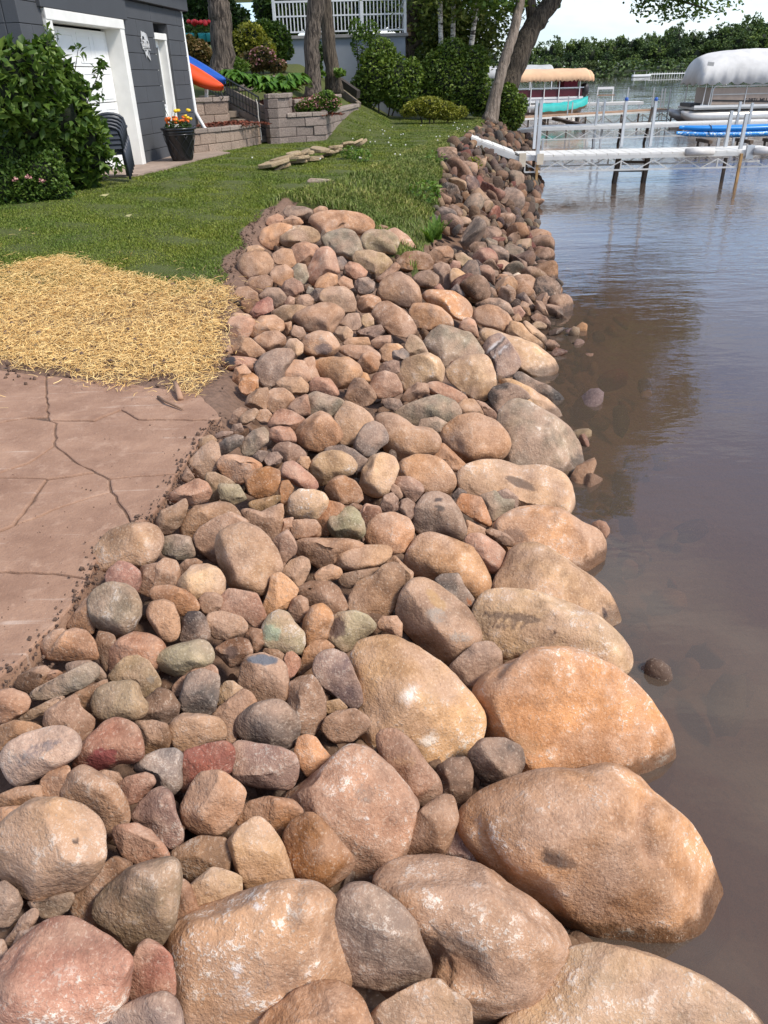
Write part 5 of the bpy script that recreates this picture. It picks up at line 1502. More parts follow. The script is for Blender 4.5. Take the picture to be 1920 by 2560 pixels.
# ---- stacked plastic chairs
M_CHAIR = plain('chair_plastic', srgb(52, 56, 64), 0.45, 0, 0.06)
def chair_parts(parent):
    # local: faces +y, back at -y ; origin on the ground
    s_ = MB()
    s_.box((0, 0.02, 0.41), (0.46, 0.44, 0.03))
    s_.build('seat', M_CHAIR, parent, bevel=0.012)
    b_ = MB()
    n_ = 9
    prof = []
    for i_ in range(n_):
        a = math.pi * i_ / (n_ - 1)
        prof.append((0.245 * math.cos(a), 0.70 + 0.16 * math.sin(a) ** 0.7))
    b_.tube([(x, -0.24 - (z - 0.45) * 0.18, z) for x, z in [(0.25, 0.42)] + prof + [(-0.25, 0.42)]], 0.026, 8)
    b_.build('back_frame', M_CHAIR, parent, True)
    for z in (0.52, 0.60, 0.68, 0.76):
        w_ = 0.47 if z < 0.72 else 0.40
        MB().box((0, -0.24 - (z - 0.45) * 0.18, z), (w_, 0.018, 0.062), 0, R(-10)).build('back_slat', M_CHAIR, parent, bevel=0.006)
    for sx_ in (-1, 1):
        MB().tube([(sx_ * 0.25, -0.27, 0.62), (sx_ * 0.275, -0.1, 0.645), (sx_ * 0.28, 0.16, 0.635), (sx_ * 0.27, 0.22, 0.60)], [0.022, 0.03, 0.03, 0.022], 8).build('armrest', M_CHAIR, parent, True)
        m_ = MB()
        for y0, y1, yt, zt in ((-0.26, -0.31, -0.24, 0.5), (0.24, 0.27, 0.21, 0.62)):
            MB().tube([(sx_ * 0.255, yt, zt), (sx_ * 0.262, y0, 0.42), (sx_ * 0.275, y1, 0.0)], [0.032, 0.034, 0.026], 6).build('leg', M_CHAIR, parent, True)
first = None
cl_ = onz(283, 446, 1.125)
for k in range(5):
    ch = empty('plastic_chair', cl_ + Vector((0.012 * k, 0.03 * k, 0.042 * k)), R(20))
    if first is None:
        chair_parts(ch); first = ch
    else:
        for c_ in first.children:
            d = c_.copy(); COL.objects.link(d); d.parent = ch
    ch['label'] = ['dark plastic chair at the bottom of the stack on the apron', 'dark plastic chair, second from the bottom of the stack', 'dark plastic chair in the middle of the stack', 'dark plastic chair, second from the top of the stack', 'dark plastic chair on top of the stack by the garage'][k]
    ch.scale = (.9, .9, .88)
    tag(ch, None, 'chair', 'stacked plastic chairs by the garage door')

# ---- black lattice planter with marigolds
pc_ = onz(457, 401, 1.125)
M_POT = plain('pot_black', (0.014, 0.014, 0.016), 0.28, 0, 0.1)
pt = empty('flower_pot', pc_)
tag(pt, 'black plastic planter with diamond lattice relief on the apron', 'planter')
PH, R0, R1 = 0.56, 0.19, 0.315
MB().lathe((0, 0, 0), [(0.0, 0.0), (R0, 0.0), (R0 + .005, .02), (R1 - 0.03, PH - .09), (R1 - .02, PH - .08), (R1 - 0.02, PH - .02), (R1 - .05, PH - .02), (R1 - .06, PH - .07), (0, PH - .07)], 36).build('pot_body', M_POT, pt, True)
MB().lathe((0, 0, 0), [(R1 - .035, PH - .035), (R1 + .012, PH - .03), (R1 + .02, PH - .005), (R1 + .005, PH + .012), (R1 - .05, PH + .005), (R1 - .05, PH - .03)], 36).build('pot_rim', M_POT, pt, True)
for sgn in (-1, 1):
    for k in range(10):
        pts = []
        for i_ in range(9):
            t = i_ / 8
            a = 2 * math.pi * k / 10 + sgn * t * 1.05
            r_ = R0 + 0.008 + (R1 - 0.03 - R0) * t
            pts.append((r_ * math.cos(a), r_ * math.sin(a), 0.03 + t * (PH - 0.16)))
        MB().tube(pts, 0.0065, 5).build('lattice_rib', M_POT, pt, True)
MB().lathe((0, 0, 0), [(R1 - .012, PH - .115), (R1 + .0, PH - .105), (R1 - .008, PH - .095)], 36).build('relief_band', M_POT, pt, True)
# ------------------------------------------------------------------ foliage tools
def leaf_material(name, c0, c1, c2, trans=0.25, rough=0.5, vary=False):
    mt, n, l, b = newmat(name)
    ge = n.new('ShaderNodeNewGeometry')
    r_ = n.new('ShaderNodeValToRGB')
    r_.color_ramp.elements[0].color = (*c0, 1); r_.color_ramp.elements[1].color = (*c2, 1)
    e = r_.color_ramp.elements.new(0.55); e.color = (*c1, 1)
    l(ge.outputs['Random Per Island'], r_.inputs['Fac'])
    colr = r_.outputs['Color']
    if vary:
        oi = n.new('ShaderNodeObjectInfo')
        colr = mixc(n, l, 1.0, colr, ramp(n, l, oi.outputs['Random'], 0.0, 1.0, (0.55, 0.60, 0.62), (1.5, 1.38, 1.05)), 'MULTIPLY')
    l(colr, b.inputs['Base Color'])
    b.inputs['Roughness'].default_value = rough
    b.inputs['Specular IOR Level'].default_value = 0.3
    if trans:
        o = [q for q in n if q.type == 'OUTPUT_MATERIAL'][0]
        t = n.new('ShaderNodeBsdfTranslucent'); l(mixc(n, l, 1.0, r_.outputs['Color'], (1.3, 1.35, 0.6), 'MULTIPLY'), t.inputs['Color'])
        m_ = n.new('ShaderNodeMixShader'); m_.inputs[0].default_value = trans
        l(b.outputs[0], m_.inputs[1]); l(t.outputs[0], m_.inputs[2]); l(m_.outputs[0], o.inputs[0])
    return mt
def leaves(C, size, g, up=0.35, aspect=0.5, droop=0.0, quad=False):
    """C (n,3) leaf positions, size (n,). A leaf = 4 tris folded along the midrib (or one quad)."""
    n_ = len(C)
    d = g.normal(size=(n_, 3)); d[:, 2] = d[:, 2] * 0.6 - droop
    d /= np.linalg.norm(d, axis=1)[:, None]
    nn = g.normal(size=(n_, 3)); nn[:, 2] = np.abs(nn[:, 2]) + up
    s = np.cross(d, nn); s /= np.linalg.norm(s, axis=1)[:, None] + 1e-9
    nn = np.cross(s, d)
    L_ = size[:, None]; w = (size * aspect)[:, None]
    if quad:
        V = np.stack([C - d * L_ * .5, C + s * w * .5, C + d * L_ * .5, C - s * w * .5], 1).reshape(-1, 3)
        return V, np.arange(n_)[:, None] * 4 + np.array([[0, 1, 2, 3]])
    b0 = C - d * L_ * .5; tip = C + d * L_ * .5 - nn * L_ * 0.12
    m0 = C - d * L_ * .08
    V = np.stack([b0, m0 + s * w * .5 + nn * w * .18, tip, m0 - s * w * .5 + nn * w * .18, m0], 1).reshape(-1, 3)
    k = np.arange(n_)[:, None] * 5
    F = np.concatenate([k + np.array([[0, 1, 4]]), k + np.array([[1, 2, 4]]), k + np.array([[2, 3, 4]]), k + np.array([[3, 0, 4]])], 0)
    return V, F
def cloud(blobs, n_, g, hollow=0.55, clump=0.0, lumps=14):
    """points through ellipsoids (cx,cy,cz,rx,ry,rz); denser to the outside; clustered in clumps if asked"""
    w = np.array([b_[3] * b_[4] * b_[5] for b_ in blobs]) ** 0.67
    w = w / w.sum()
    outp = []
    for b_, ww in zip(blobs, w):
        k = max(4, int(n_ * ww))
        d = g.normal(size=(k, 3)); d /= np.linalg.norm(d, axis=1)[:, None]
        r = hollow + (1 - hollow) * g.random(k) ** 0.6
        if clump:
            m_ = max(5, int(lumps))
            cd = g.normal(size=(m_, 3)); cd /= np.linalg.norm(cd, axis=1)[:, None]
            cr = 0.62 + 0.4 * g.random(m_)
            own = g.integers(0, m_, k)
            P = cd[own] * cr[own][:, None] + g.normal(size=(k, 3)) * clump
        else:
            P = d * r[:, None]
        outp.append(P * np.array(b_[3:6]) + np.array(b_[:3]))
    return np.concatenate(outp)
def foliage(name, blobs, n_, size, mat, parent, seed, aspect=0.5, up=0.35, droop=0.0, clump=0.0, lumps=14, quad=False, hollow=0.55, floor=None):
    g = np.random.default_rng(seed)
    C = cloud(blobs, n_, g, hollow, clump, lumps)
    if floor is not None: C = C[C[:, 2] > floor]
    V, F = leaves(C, g.uniform(size * .65, size * 1.25, len(C)), g, up, aspect, droop, quad)
    return link(name, npmesh(name, V, F), mat, parent)
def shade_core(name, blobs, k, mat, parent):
    """solid lump painted as dark as the shade inside a dense shrub so that it is not see-through"""
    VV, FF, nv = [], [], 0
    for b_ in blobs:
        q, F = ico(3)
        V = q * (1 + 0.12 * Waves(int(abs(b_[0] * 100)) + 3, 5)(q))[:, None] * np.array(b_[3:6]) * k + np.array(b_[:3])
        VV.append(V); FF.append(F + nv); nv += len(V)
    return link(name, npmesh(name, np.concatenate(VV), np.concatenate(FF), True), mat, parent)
M_CORE = plain('shrub_shade', (0.014, 0.020, 0.008), 1.0, 0, 0.3, 9, 0.8, 30)  # shade among the leaves, put into a near-black colour
def bark(name, c0, c1, vscale=16.0):
    mt, n, l, b = newmat(name)
    p = position(n)
    mpn = n.new('ShaderNodeMapping'); mpn.inputs['Scale'].default_value = (1, 1, 0.16)
    l(p, mpn.inputs['Vector'])
    f = noise(n, l, mpn.outputs['Vector'], vscale, 5, 0.65)
    l(ramp(n, l, f, 0.40, 0.60, c0, c1), b.inputs['Base Color'])
    b.inputs['Roughness'].default_value = 0.95
    l(bump(n, l, f, 1.0, 0.12), b.inputs['Normal'])
    return mt
M_BARK = bark('oak_bark', (0.03, 0.022, 0.016), (0.19, 0.15, 0.115), 20)
M_BARK2 = bark('maple_bark', (0.035, 0.026, 0.018), (0.13, 0.10, 0.07))
M_BARK3 = bark('smooth_bark', (0.13, 0.10, 0.075), (0.27, 0.215, 0.17), 9)
LG = leaf_material('leaf_mid', (0.032, 0.070, 0.010), (0.075, 0.135, 0.020), (0.16, 0.23, 0.045))
LG2 = leaf_material('leaf_sunny', (0.045, 0.085, 0.012), (0.105, 0.165, 0.024), (0.21, 0.27, 0.055))
LDK = leaf_material('leaf_dark', (0.016, 0.038, 0.008), (0.038, 0.075, 0.015), (0.08, 0.13, 0.03))
LBR = leaf_material('leaf_bright', (0.05, 0.10, 0.012), (0.10, 0.18, 0.022), (0.19, 0.28, 0.05))
LYE = leaf_material('leaf_yellow', (0.10, 0.12, 0.012), (0.20, 0.21, 0.025), (0.36, 0.34, 0.06))
LBI = leaf_material('leaf_birch', (0.065, 0.10, 0.02), (0.13, 0.18, 0.035), (0.25, 0.27, 0.08))
LHO = leaf_material('leaf_hosta', (0.04, 0.10, 0.012), (0.085, 0.19, 0.025), (0.15, 0.27, 0.05))
LPK = leaf_material('petal_pink', (0.32, 0.12, 0.13), (0.55, 0.25, 0.25), (0.70, 0.42, 0.38), 0.1)
LRS = leaf_material('leaf_rusty', (0.07, 0.06, 0.02), (0.14, 0.11, 0.03), (0.25, 0.15, 0.07))

# ---- marigolds and spiky grass in the pot
fl = empty('marigold_plant', pc_ + Vector((0, 0, PH - 0.07)))
tag(fl, 'orange and yellow marigolds growing in the black lattice planter', 'flowers')
foliage('foliage', [(0, 0, 0.08, .27, .27, .12)], 420, 0.07, LDK, fl, 3, 0.4)
g = np.random.default_rng(41)
M_OR = plain('petal_orange', (0.70, 0.13, 0.01), 0.6, 0, 0.2, 60); M_YE = plain('petal_yellow', (0.85, 0.55, 0.02), 0.6, 0, 0.2, 60)
q, Fq = ico(2)
def bloom(mat, r):
    v = q * (1 + 0.15 * Waves(int(r * 1e4), 12)(q))[:, None] * np.array([r, r, r * .7])
    m_ = npmesh('flower_head', v, Fq, False); m_.materials.append(mat); return m_
heads = [bloom(M_OR, .036), bloom(M_YE, .034), bloom(M_OR, .028)]
for k in range(34):
    a, r_ = g.uniform(0, 6.28), 0.27 * math.sqrt(g.random())
    x, y_ = r_ * math.cos(a), r_ * math.sin(a)
    yel = (x > -0.02 and g.random() < 0.55)
    o = link('flower_head', heads[1] if yel else heads[0 if g.random() < .6 else 2], None, fl)
    o.location = (x, y_, 0.14 + g.random() * 0.12 + (0.13 if yel and g.random() < .5 else 0))
    o.rotation_euler = (g.normal() * .4, g.normal() * .4, g.uniform(0, 6))
mb = MB()
for k in range(14):
    a = g.uniform(0, 6.28); h_ = g.uniform(.25, .5); t_ = g.uniform(.05, .22)
    mb.tube([(-.12, 0, .05), (-.12 + t_ * .4 * math.cos(a), t_ * .4 * math.sin(a), h_ * .6), (-.12 + t_ * math.cos(a), t_ * math.sin(a), h_)], [.005, .004, .001], 4)
mb.build('spike_leaves', plain('spike_green', (0.06, 0.10, 0.03), 0.5), fl)

# ---- dogwood in front of the garage and spirea hedge at the left edge
c_ = onz(190, 470, 1.05)
sh_ = empty('dogwood_shrub', c_)
tag(sh_, 'tall large-leaved green shrub in front of the garage door', 'shrub')
def rel_(x, y, Y): 
    v = aty(x, y, Y) - c_
    return (v.x, v.y, v.z)
Y0 = c_.y
bl_ = []
for (x, y, r, dy) in ((20, 175, .34, -1.7), (65, 170, .34, -1.6), (0, 220, .42, -1.7), (90, 215, .42, -1.3), (130, 170, .27, -.9), (140, 280, .46, -.8), (180, 240, .30, -.6), (200, 330, .40, -.4), (120, 370, .5, -.6), (230, 390, .32, -.2), (195, 425, .36, -.2), (112, 120, .17, -1.2), (60, 290, .44, -1.2), (45, 240, .42, -1.5), (110, 150, .24, -1.2), (165, 200, .22, -.7)):
    bl_.append((*rel_(x, y, Y0 + dy), r, r * .8, r))
foliage('leaves', bl_, 5600, 0.155, LG, sh_, 12, 0.52, 0.5, 0.35)
# loose shoots
shoot = []
for (x, y) in ((120, 75), (125, 100), (140, 95), (255, 155), (248, 175), (262, 165), (240, 190), (235, 215), (190, 120), (200, 130), (290, 420), (285, 400), (300, 415), (250, 230), (245, 250)):
    shoot.append((*rel_(x, y, Y0 + .1), .09, .09, .09))
foliage('shoot_leaves', shoot, 130, 0.13, LG, sh_, 14, 0.5, 0.5, 0.3, hollow=.2)
mb = MB()
for (x, y) in ((125, 80), (255, 160), (195, 125), (240, 200), (60, 200), (150, 200)):
    e = Vector(rel_(x, y, Y0 + .1)); mb.tube([(0, 0, 0), e * .5 + Vector((-.1, 0, .1)), e], [.02, .013, .004], 5)
mb.build('stems', M_BARK2, sh_)
shade_core('inner_shade', bl_, .62, M_CORE, sh_)
c_ = onz(60, 500, 1.03)
sh_ = empty('spirea_hedge', c_)
tag(sh_, 'rounded small-leaved hedge with few pink tufts at the left edge', 'shrub')
Y0 = c_.y
bl_ = []
for (x, y, r, dy) in ((20, 330, .42, .3), (75, 370, .40, .1), (30, 410, .55, 0), (95, 440, .40, -.1), (60, 470, .42, -.15), (-20, 370, .55, .2), (0, 465, .5, -.2), (105, 400, .30, 0), (20, 285, .30, .3), (150, 475, .2, -.1)):
    bl_.append((*rel_(x, y, Y0 + dy), r, r * .8, r))
foliage('leaves', bl_, 26000, 0.06, LG, sh_, 15, 0.6, 0.5, 0, hollow=.72)
shade_core('inner_shade', bl_, .72, M_CORE, sh_)
for k, (x, y) in enumerate(((36, 448), (70, 442), (106, 452))):
    foliage('flower_tuft', [(*rel_(x, y, Y0 - .62), .05, .05, .03)], 24, .03, LPK, sh_, 16 + k, .8, .5, 0, hollow=.1)
# ------------------------------------------------------------------ retaining walls, steps and terrace
def split_block(name, c0, c1):
    mt, n, l, b = newmat(name)
    oi = n.new('ShaderNodeObjectInfo'); p = position(n)
    f = noise(n, l, p, 38.0, 5, 0.7)
    c = ramp(n, l, f, 0.3, 0.7, c0, c1)
    v = n.new('ShaderNodeMapRange'); v.inputs[3].default_value = 0.82; v.inputs[4].default_value = 1.15
    l(oi.outputs['Random'], v.inputs[0])
    cv = n.new('ShaderNodeCombineXYZ')
    for k in range(3): l(v.outputs[0], cv.inputs[k])
    l(mixc(n, l, 1.0, c, cv.outputs[0], 'MULTIPLY'), b.inputs['Base Color'])
    b.inputs['Roughness'].default_value = 0.95
    l(bump(n, l, f, 0.9, 0.03), b.inputs['Normal'])
    return mt
M_SPLIT = split_block('split_face_block', (0.19, 0.135, 0.10), (0.42, 0.32, 0.245))
M_SPLIT2 = split_block('split_face_block_grey', (0.15, 0.115, 0.095), (0.34, 0.275, 0.235))
M_CAP = split_block('cap_block', (0.20, 0.16, 0.13), (0.38, 0.31, 0.26))
def stone_wall(root, pts, z0, courses_, h, bw, depth, mat, cap=0.085, cap_out=0.03, seed=1):
    """blocks along a polyline of (x, y); the wall's face is on the right-hand side walking along it"""
    g = np.random.default_rng(seed)
    o0 = root.location
    for r_ in range(courses_ + (1 if cap else 0)):
        iscap = r_ == courses_
        hh = cap if iscap else h
        z = z0 + (courses_ * h if iscap else r_ * h)
        for a, b_ in zip(pts[:-1], pts[1:]):
            a_, c_ = Vector((a[0], a[1], 0)), Vector((b_[0], b_[1], 0))
            d = c_ - a_; ln = d.length; d.normalize()
            nor = Vector((d.y, -d.x, 0))
            s = 0.0
            first_ = bw * (0.5 if (r_ % 2) else 1.0)
            while s < ln - 0.02:
                w = first_ if s == 0 else bw * g.uniform(0.85, 1.15)
                if ln - s - w < 0.14: w = ln - s
                outw = (cap_out if iscap else g.uniform(-0.012, 0.012))
                mid = a_ + d * (s + w / 2) + nor * (outw - depth / 2)
                m_ = MB().box((0, 0, 0), (w - 0.010, depth, hh - 0.008))
                me = m_.mesh('block')
                if not iscap:
                    # broken face: jitter the outer corners
                    for v in me.vertices:
                        if v.co.y < 0: v.co.y += g.uniform(-0.012, 0.012)
                o = link('cap_block' if iscap else 'block', me, M_CAP if iscap else mat, root)
                o.location = mid + Vector((0, 0, z + hh / 2)) - o0
                o.rotation_euler = (0, 0, math.atan2(d.y, d.x))
                bv = o.modifiers.new('bevel', 'BEVEL'); bv.width, bv.segments = 0.014, 2
                s += w
xy = lambda v: (v.x, v.y)
def bed(name, pts, z, label, parent=None):
    """red bark mulch bed"""
    o = MB().prism([xy(Vector((p[0], p[1], 0))) for p in pts], z - 0.3, z).build(name, M_MULCH, parent)
    return o
mt, n, l, b = newmat('bark_mulch')
p = position(n); f = noise(n, l, p, 60, 4, 0.7)
l(ramp(n, l, f, 0.3, 0.7, (0.10, 0.025, 0.012), (0.36, 0.11, 0.06)), b.inputs['Base Color']); b.inputs['Roughness'].default_value = 1.0
l(bump(n, l, f, 1.0, 0.04), b.inputs['Normal'])
M_MULCH = mt
def chips(name, cx_, cy_, rx, ry, z, n_, seed, label):
    g = np.random.default_rng(seed)
    a = g.uniform(0, 6.28, n_); r_ = np.sqrt(g.random(n_))
    x, y = cx_ + rx * r_ * np.cos(a), cy_ + ry * r_ * np.sin(a)
    V, F = strips(x, y, z + (1 - r_ ** 2) * 0.06 + g.random(n_) * 0.03, g.uniform(0, 6.28, n_), g.uniform(.04, .12, n_), g.uniform(.015, .03, n_), g.normal(size=n_) * .3, 0.0, g)
    return tag(link(name, npmesh(name, V, F), M_MULCH), label, 'mulch', kind='stuff')
# left planter, two courses and cap, with a higher tier behind
A0, A1, A2 = onz(488, 386, 1.1), onz(580, 375, 1.1), onz(655, 360, 1.1)
A3 = A2 + Vector((-0.35, 1.1, 0))
w1 = empty('retaining_wall', (A1.x, A1.y, 1.05)); tag(w1, 'low curved planter wall of tan blocks beside the downspout', 'retaining wall')
stone_wall(w1, [xy(A0), xy(A1), xy(A2), xy(A3)], 1.05, 2, 0.215, 0.42, 0.24, M_SPLIT, 0.095, 0.03, 3)
MB().prism([(p_.x - w1.location.x, p_.y - w1.location.y) for p_ in (A0 + Vector((0, .2, 0)), A1 + Vector((0, .2, 0)), A2 + Vector((-.2, .1, 0)), A3, A0 + Vector((0.3, 1.6, 0)))], 0.1, 0.46).build('mulch_bed', M_MULCH, w1)
cc = (A0 + A1 + A2) / 3 + Vector((0, .75, 0))
chips('mulch_heap', cc.x, cc.y, .85, .55, 1.54, 900, 3, 'red brown bark mulch heaped in the low planter')
B0, B1, B2 = aty(492, 290, 19.7), aty(570, 286, 20.1), aty(574, 280, 21.2)
w2 = empty('retaining_wall', (B0.x, B0.y, 1.45)); tag(w2, 'upper block wall behind the low planter under the kayaks', 'retaining wall')
stone_wall(w2, [xy(B0), xy(B1), xy(B2)], 1.50, 2, 0.26, 0.42, 0.24, M_SPLIT, 0.10, 0.03, 4)
# right planter, L shaped, with a full-height pier and an upper tier
C0, C1, C2, C3 = onz(678, 361, 1.1), onz(722, 358, 1.1), onz(818, 352, 1.1), onz(898, 313, 1.15)
w3 = empty('retaining_wall', (C1.x, C1.y, 1.05)); tag(w3, 'angled planter wall of grey brown blocks facing the lawn', 'retaining wall')
stone_wall(w3, [xy(C1), xy(C2), xy(C3)], 1.03, 3, 0.205, 0.46, 0.26, M_SPLIT2, 0.10, 0.035, 5)
w4 = empty('block_pier', (C0.x, C0.y, 1.05)); tag(w4, 'tall block pier at the foot of the garden steps', 'pier')
stone_wall(w4, [xy(C0 + Vector((-.02, .9, 0))), xy(C0), xy(C1 + Vector((0.03, .02, 0))), xy(C1 + Vector((.05, 1.0, 0)))], 1.03, 5, 0.205, 0.42, 0.24, M_SPLIT2, 0.10, 0.035, 6)
MB().box((0.20, 0.60, 0.5), (0.18, 0.55, 0.98)).build('fill_core', M_MULCH, w4)
D0, D1, D2 = C1 + Vector((.1, .95, 0)), C2 + Vector((-.25, 1.0, 0)), C3 + Vector((-.55, .35, 0))
w5 = empty('retaining_wall', (D0.x, D0.y, 1.45)); tag(w5, 'upper block tier behind the pink spirea bed', 'retaining wall')
stone_wall(w5, [xy(D0), xy(D1), xy(D2)], 1.50, 2, 0.205, 0.46, 0.24, M_SPLIT2, 0.10, 0.035, 7)
MB().prism([(p_.x - w3.location.x, p_.y - w3.location.y) for p_ in (C1 + Vector((0, .2, 0)), C2 + Vector((-.1, .25, 0)), C3 + Vector((-.25, .1, 0)), D2, D1, D0)], 0.1, 0.60).build('mulch_bed', M_MULCH, w3)
MB().prism([(p_.x - w5.location.x, p_.y - w5.location.y) for p_ in (D0 + Vector((0, .2, 0)), D1 + Vector((-.1, .25, 0)), D2 + Vector((-.25, .1, 0)), D2 + Vector((-2.2, 2.2, 0)), D0 + Vector((-1.5, 2.6, 0)))], 0.1, 0.47).build('mulch_bed', M_MULCH, w5)
cc = (C1 + C2) / 2 + Vector((.1, .5, 0)); chips('mulch_heap', cc.x, cc.y, .8, .38, 1.65, 700, 4, 'red bark mulch around the pink spirea')
cc = D0 + Vector((-.1, .8, 0)); chips('mulch_heap', cc.x, cc.y, 1.0, .6, 1.94, 900, 5, 'red bark mulch under the hostas')
# timber stringers of the steps
M_TIMBER = plain('weathered_timber', (0.22, 0.175, 0.135), 0.9, 0, 0.18, 5, 0.5, 30)
stp = empty('garden_steps', onz(672, 358, 1.1)); tag(stp, 'timber edged garden steps climbing left between the block walls', 'steps')
def loc(v, r_): return Vector(v) - r_.location
for k in range(4):
    f0, f1 = k / 4 + .02, (k + 1) / 4 - .01
    a0 = aty(563, 214 + (289 - 214) * f0, 22.0); a1 = aty(676, 272 + (348 - 272) * f0, 20.35)
    b0 = aty(563, 214 + (289 - 214) * f1, 22.0); b1 = aty(676, 272 + (348 - 272) * f1, 20.35)
    nrm = Vector((0.25, 0.95, 0)) * 0.1
    m_ = MB().add([loc(q_, stp) for q_ in (a0, a1, b1, b0, a0 + nrm, a1 + nrm, b1 + nrm, b0 + nrm)], [(3, 2, 1, 0), (4, 5, 6, 7), (0, 1, 5, 4), (2, 3, 7, 6), (1, 2, 6, 5), (3, 0, 4, 7)])
    m_.build('stringer_board', M_TIMBER, stp, bevel=0.006)
for k in range(6):
    c_ = onz(672, 356, 1.1) + Vector((-0.30 * k - .05, 0.32 * k - .1, 0.10 + 0.17 * k))
    MB().box(loc(c_, stp), (0.55, 0.36, 0.14), R(40)).build('tread', M_TIMBER, stp, bevel=0.008)
MB().bar(loc(aty(668, 268, 20.2), stp), loc(aty(676, 350, 20.2), stp), 0.07).build('newel_post', M_TIMBER, stp)
# black iron stair rail
M_IRON = plain('black_iron', (0.012, 0.012, 0.013), 0.45, 0.3, 0.1)
rl = empty('stair_railing', aty(648, 300, 20.0)); tag(rl, 'black iron stair railing with thin balusters beside the kayaks', 'railing')
t0, t1, b0_, b1_ = aty(474, 142, 23.2), aty(646, 243, 19.9), aty(478, 205, 23.2), aty(650, 300, 19.9)
MB().tube([loc(t0, rl), loc(t1, rl)], 0.02, 6).build('top_rail', M_IRON, rl)
MB().tube([loc(b0_.lerp(t0, .08), rl), loc(b1_.lerp(t1, .08), rl)], 0.014, 6).build('bottom_rail', M_IRON, rl)
for k in range(24):
    f = k / 23
    MB().tube([loc(b0_.lerp(b1_, f), rl), loc(t0.lerp(t1, f), rl)], 0.018 if k in (0, 23) else 0.0095, 5).build('baluster', M_IRON, rl)
# rope light hanging on the newel
rp_ = MB().tube([aty(640, 248, 19.85), aty(644, 262, 19.85), aty(646, 292, 19.85), aty(650, 316, 19.85), aty(654, 350, 19.85)], 0.012, 6).build('hose', plain('pale_hose', (0.5, 0.47, 0.42), 0.6))
tag(rp_, 'pale hose hanging down the foot of the stair railing', 'hose')

# ---- upper terrace wall with white railing
M_RENDER = plain('grey_render', srgb(132, 138, 146), 0.85, 0, 0.06, 1.5, 0.15, 30)
TY = 31.0
tl, tr_ = aty(690, 99, TY), aty(1013, 90, TY)
tw_ = empty('terrace_wall', (tl.x, TY, 1.6)); tag(tw_, 'plain grey rendered wall under the white terrace railing', 'wall')
wz = tl.z
MB().box(((tr_.x - tl.x) / 2, 0.15, (wz - 1.6) / 2 - .3), (tr_.x - tl.x, 0.3, wz - 1.6 + .6)).build('wall_face', M_RENDER, tw_)
MB().box((tr_.x - tl.x - .12, 1.9, (wz - 1.6) / 2 - .3), (0.28, 3.2, wz - 1.6 + .6)).build('wall_return', M_RENDER, tw_)
MB().box(((tr_.x - tl.x) / 2, 1.7, wz - 1.6 + .05), (tr_.x - tl.x + .2, 3.6, 0.10)).build('terrace_deck', plain('deck_grey', (0.24, 0.23, 0.22), .8), tw_, bevel=.01)
M_RAIL = plain('rail_white', (0.66, 0.67, 0.68), 0.5, 0, 0.04)
tr2 = empty('terrace_railing', (tl.x, TY, wz + .1)); tag(tr2, 'white terrace railing with close balusters on the grey wall', 'railing')
W_ = tr_.x - tl.x
for z, h_ in ((0.98, .06), (0.56, .045), (0.10, .045)):
    MB().box((W_ / 2, -.02, z), (W_, 0.05, h_)).build('rail', M_RAIL, tr2)
    MB().box((W_ - .02, 1.7, z), (0.05, 3.3, h_)).build('rail', M_RAIL, tr2)
bm_ = MB().box((0, 0, .53), (0.035, 0.035, .86)).mesh('baluster'); bm_.materials.append(M_RAIL)
for k in range(int(W_ / .125)):
    o = link('baluster', bm_, None, tr2); o.location = (k * .125 + .05, -.02, 0)
for k in range(14):
    o = link('baluster', bm_, None, tr2); o.location = (W_ - .02, .2 + k * .22, 0)
for x in np.arange(0, W_ + .1, W_ / 3):
    MB().box((x, -.02, .53), (0.09, 0.09, 1.07)).build('post', M_RAIL, tr2)
# timber edging trough below the wall
eg = empty('timber_edging', aty(845, 205, 28)); tag(eg, 'dark timber edging running down the slope below the grey wall', 'edging')
e0, e1 = aty(842, 198, 28.5), aty(896, 236, 27.2)
MB().bar(loc(e0, eg), loc(e1, eg), .12, .22).build('edge_board', plain('wet_timber', (.05, .04, .033), .9), eg)
MB().bar(loc(e0 + Vector((0, 0, -.3)), eg), loc(e1 + Vector((0, 0, -.32)), eg), .14, .2).build('edge_board', M_TIMBER, eg)
# low dry wall on the hill
hw0, hw1 = aty(592, 192, 24.5), aty(698, 190, 24.8)
w6 = empty('low_wall', hw0 + Vector((0, 0, -.3))); tag(w6, 'low grey block edging on the hill behind the hostas', 'wall')
stone_wall(w6, [xy(hw0), xy(hw1)], hw0.z - .35, 1, .28, .5, .25, M_SPLIT2, .08, .03, 9)
# white house far up
hq = aty(612, 50, 46)
wh = empty('white_house', (hq.x, 46, 3.0)); tag(wh, 'white sided house corner with tall windows beyond the trees', 'house')
M_SIDING = plain('white_siding', (.72, .73, .74), .6, 0, .04)
for k in range(24):
    MB().box((-1.4, 1, 3.1 + k * .2), (4.4, 2.0, .185), 0, R(-2)).build('siding_board', M_SIDING, wh)
for x in (-1.05, -.1, .55):
    MB().box((x, -.06, 5.0), (.62, .1, 1.7)).build('window_frame', M_SIDING, wh)
    MB().box((x, -.10, 5.0), (.42, .06, 1.5)).build('pane', plain('house_pane', (.06, .08, .10), .1), wh)
MB().box((-1.4, 1, 8.0), (4.8, 2.4, .3)).build('eave', M_SIDING, wh)
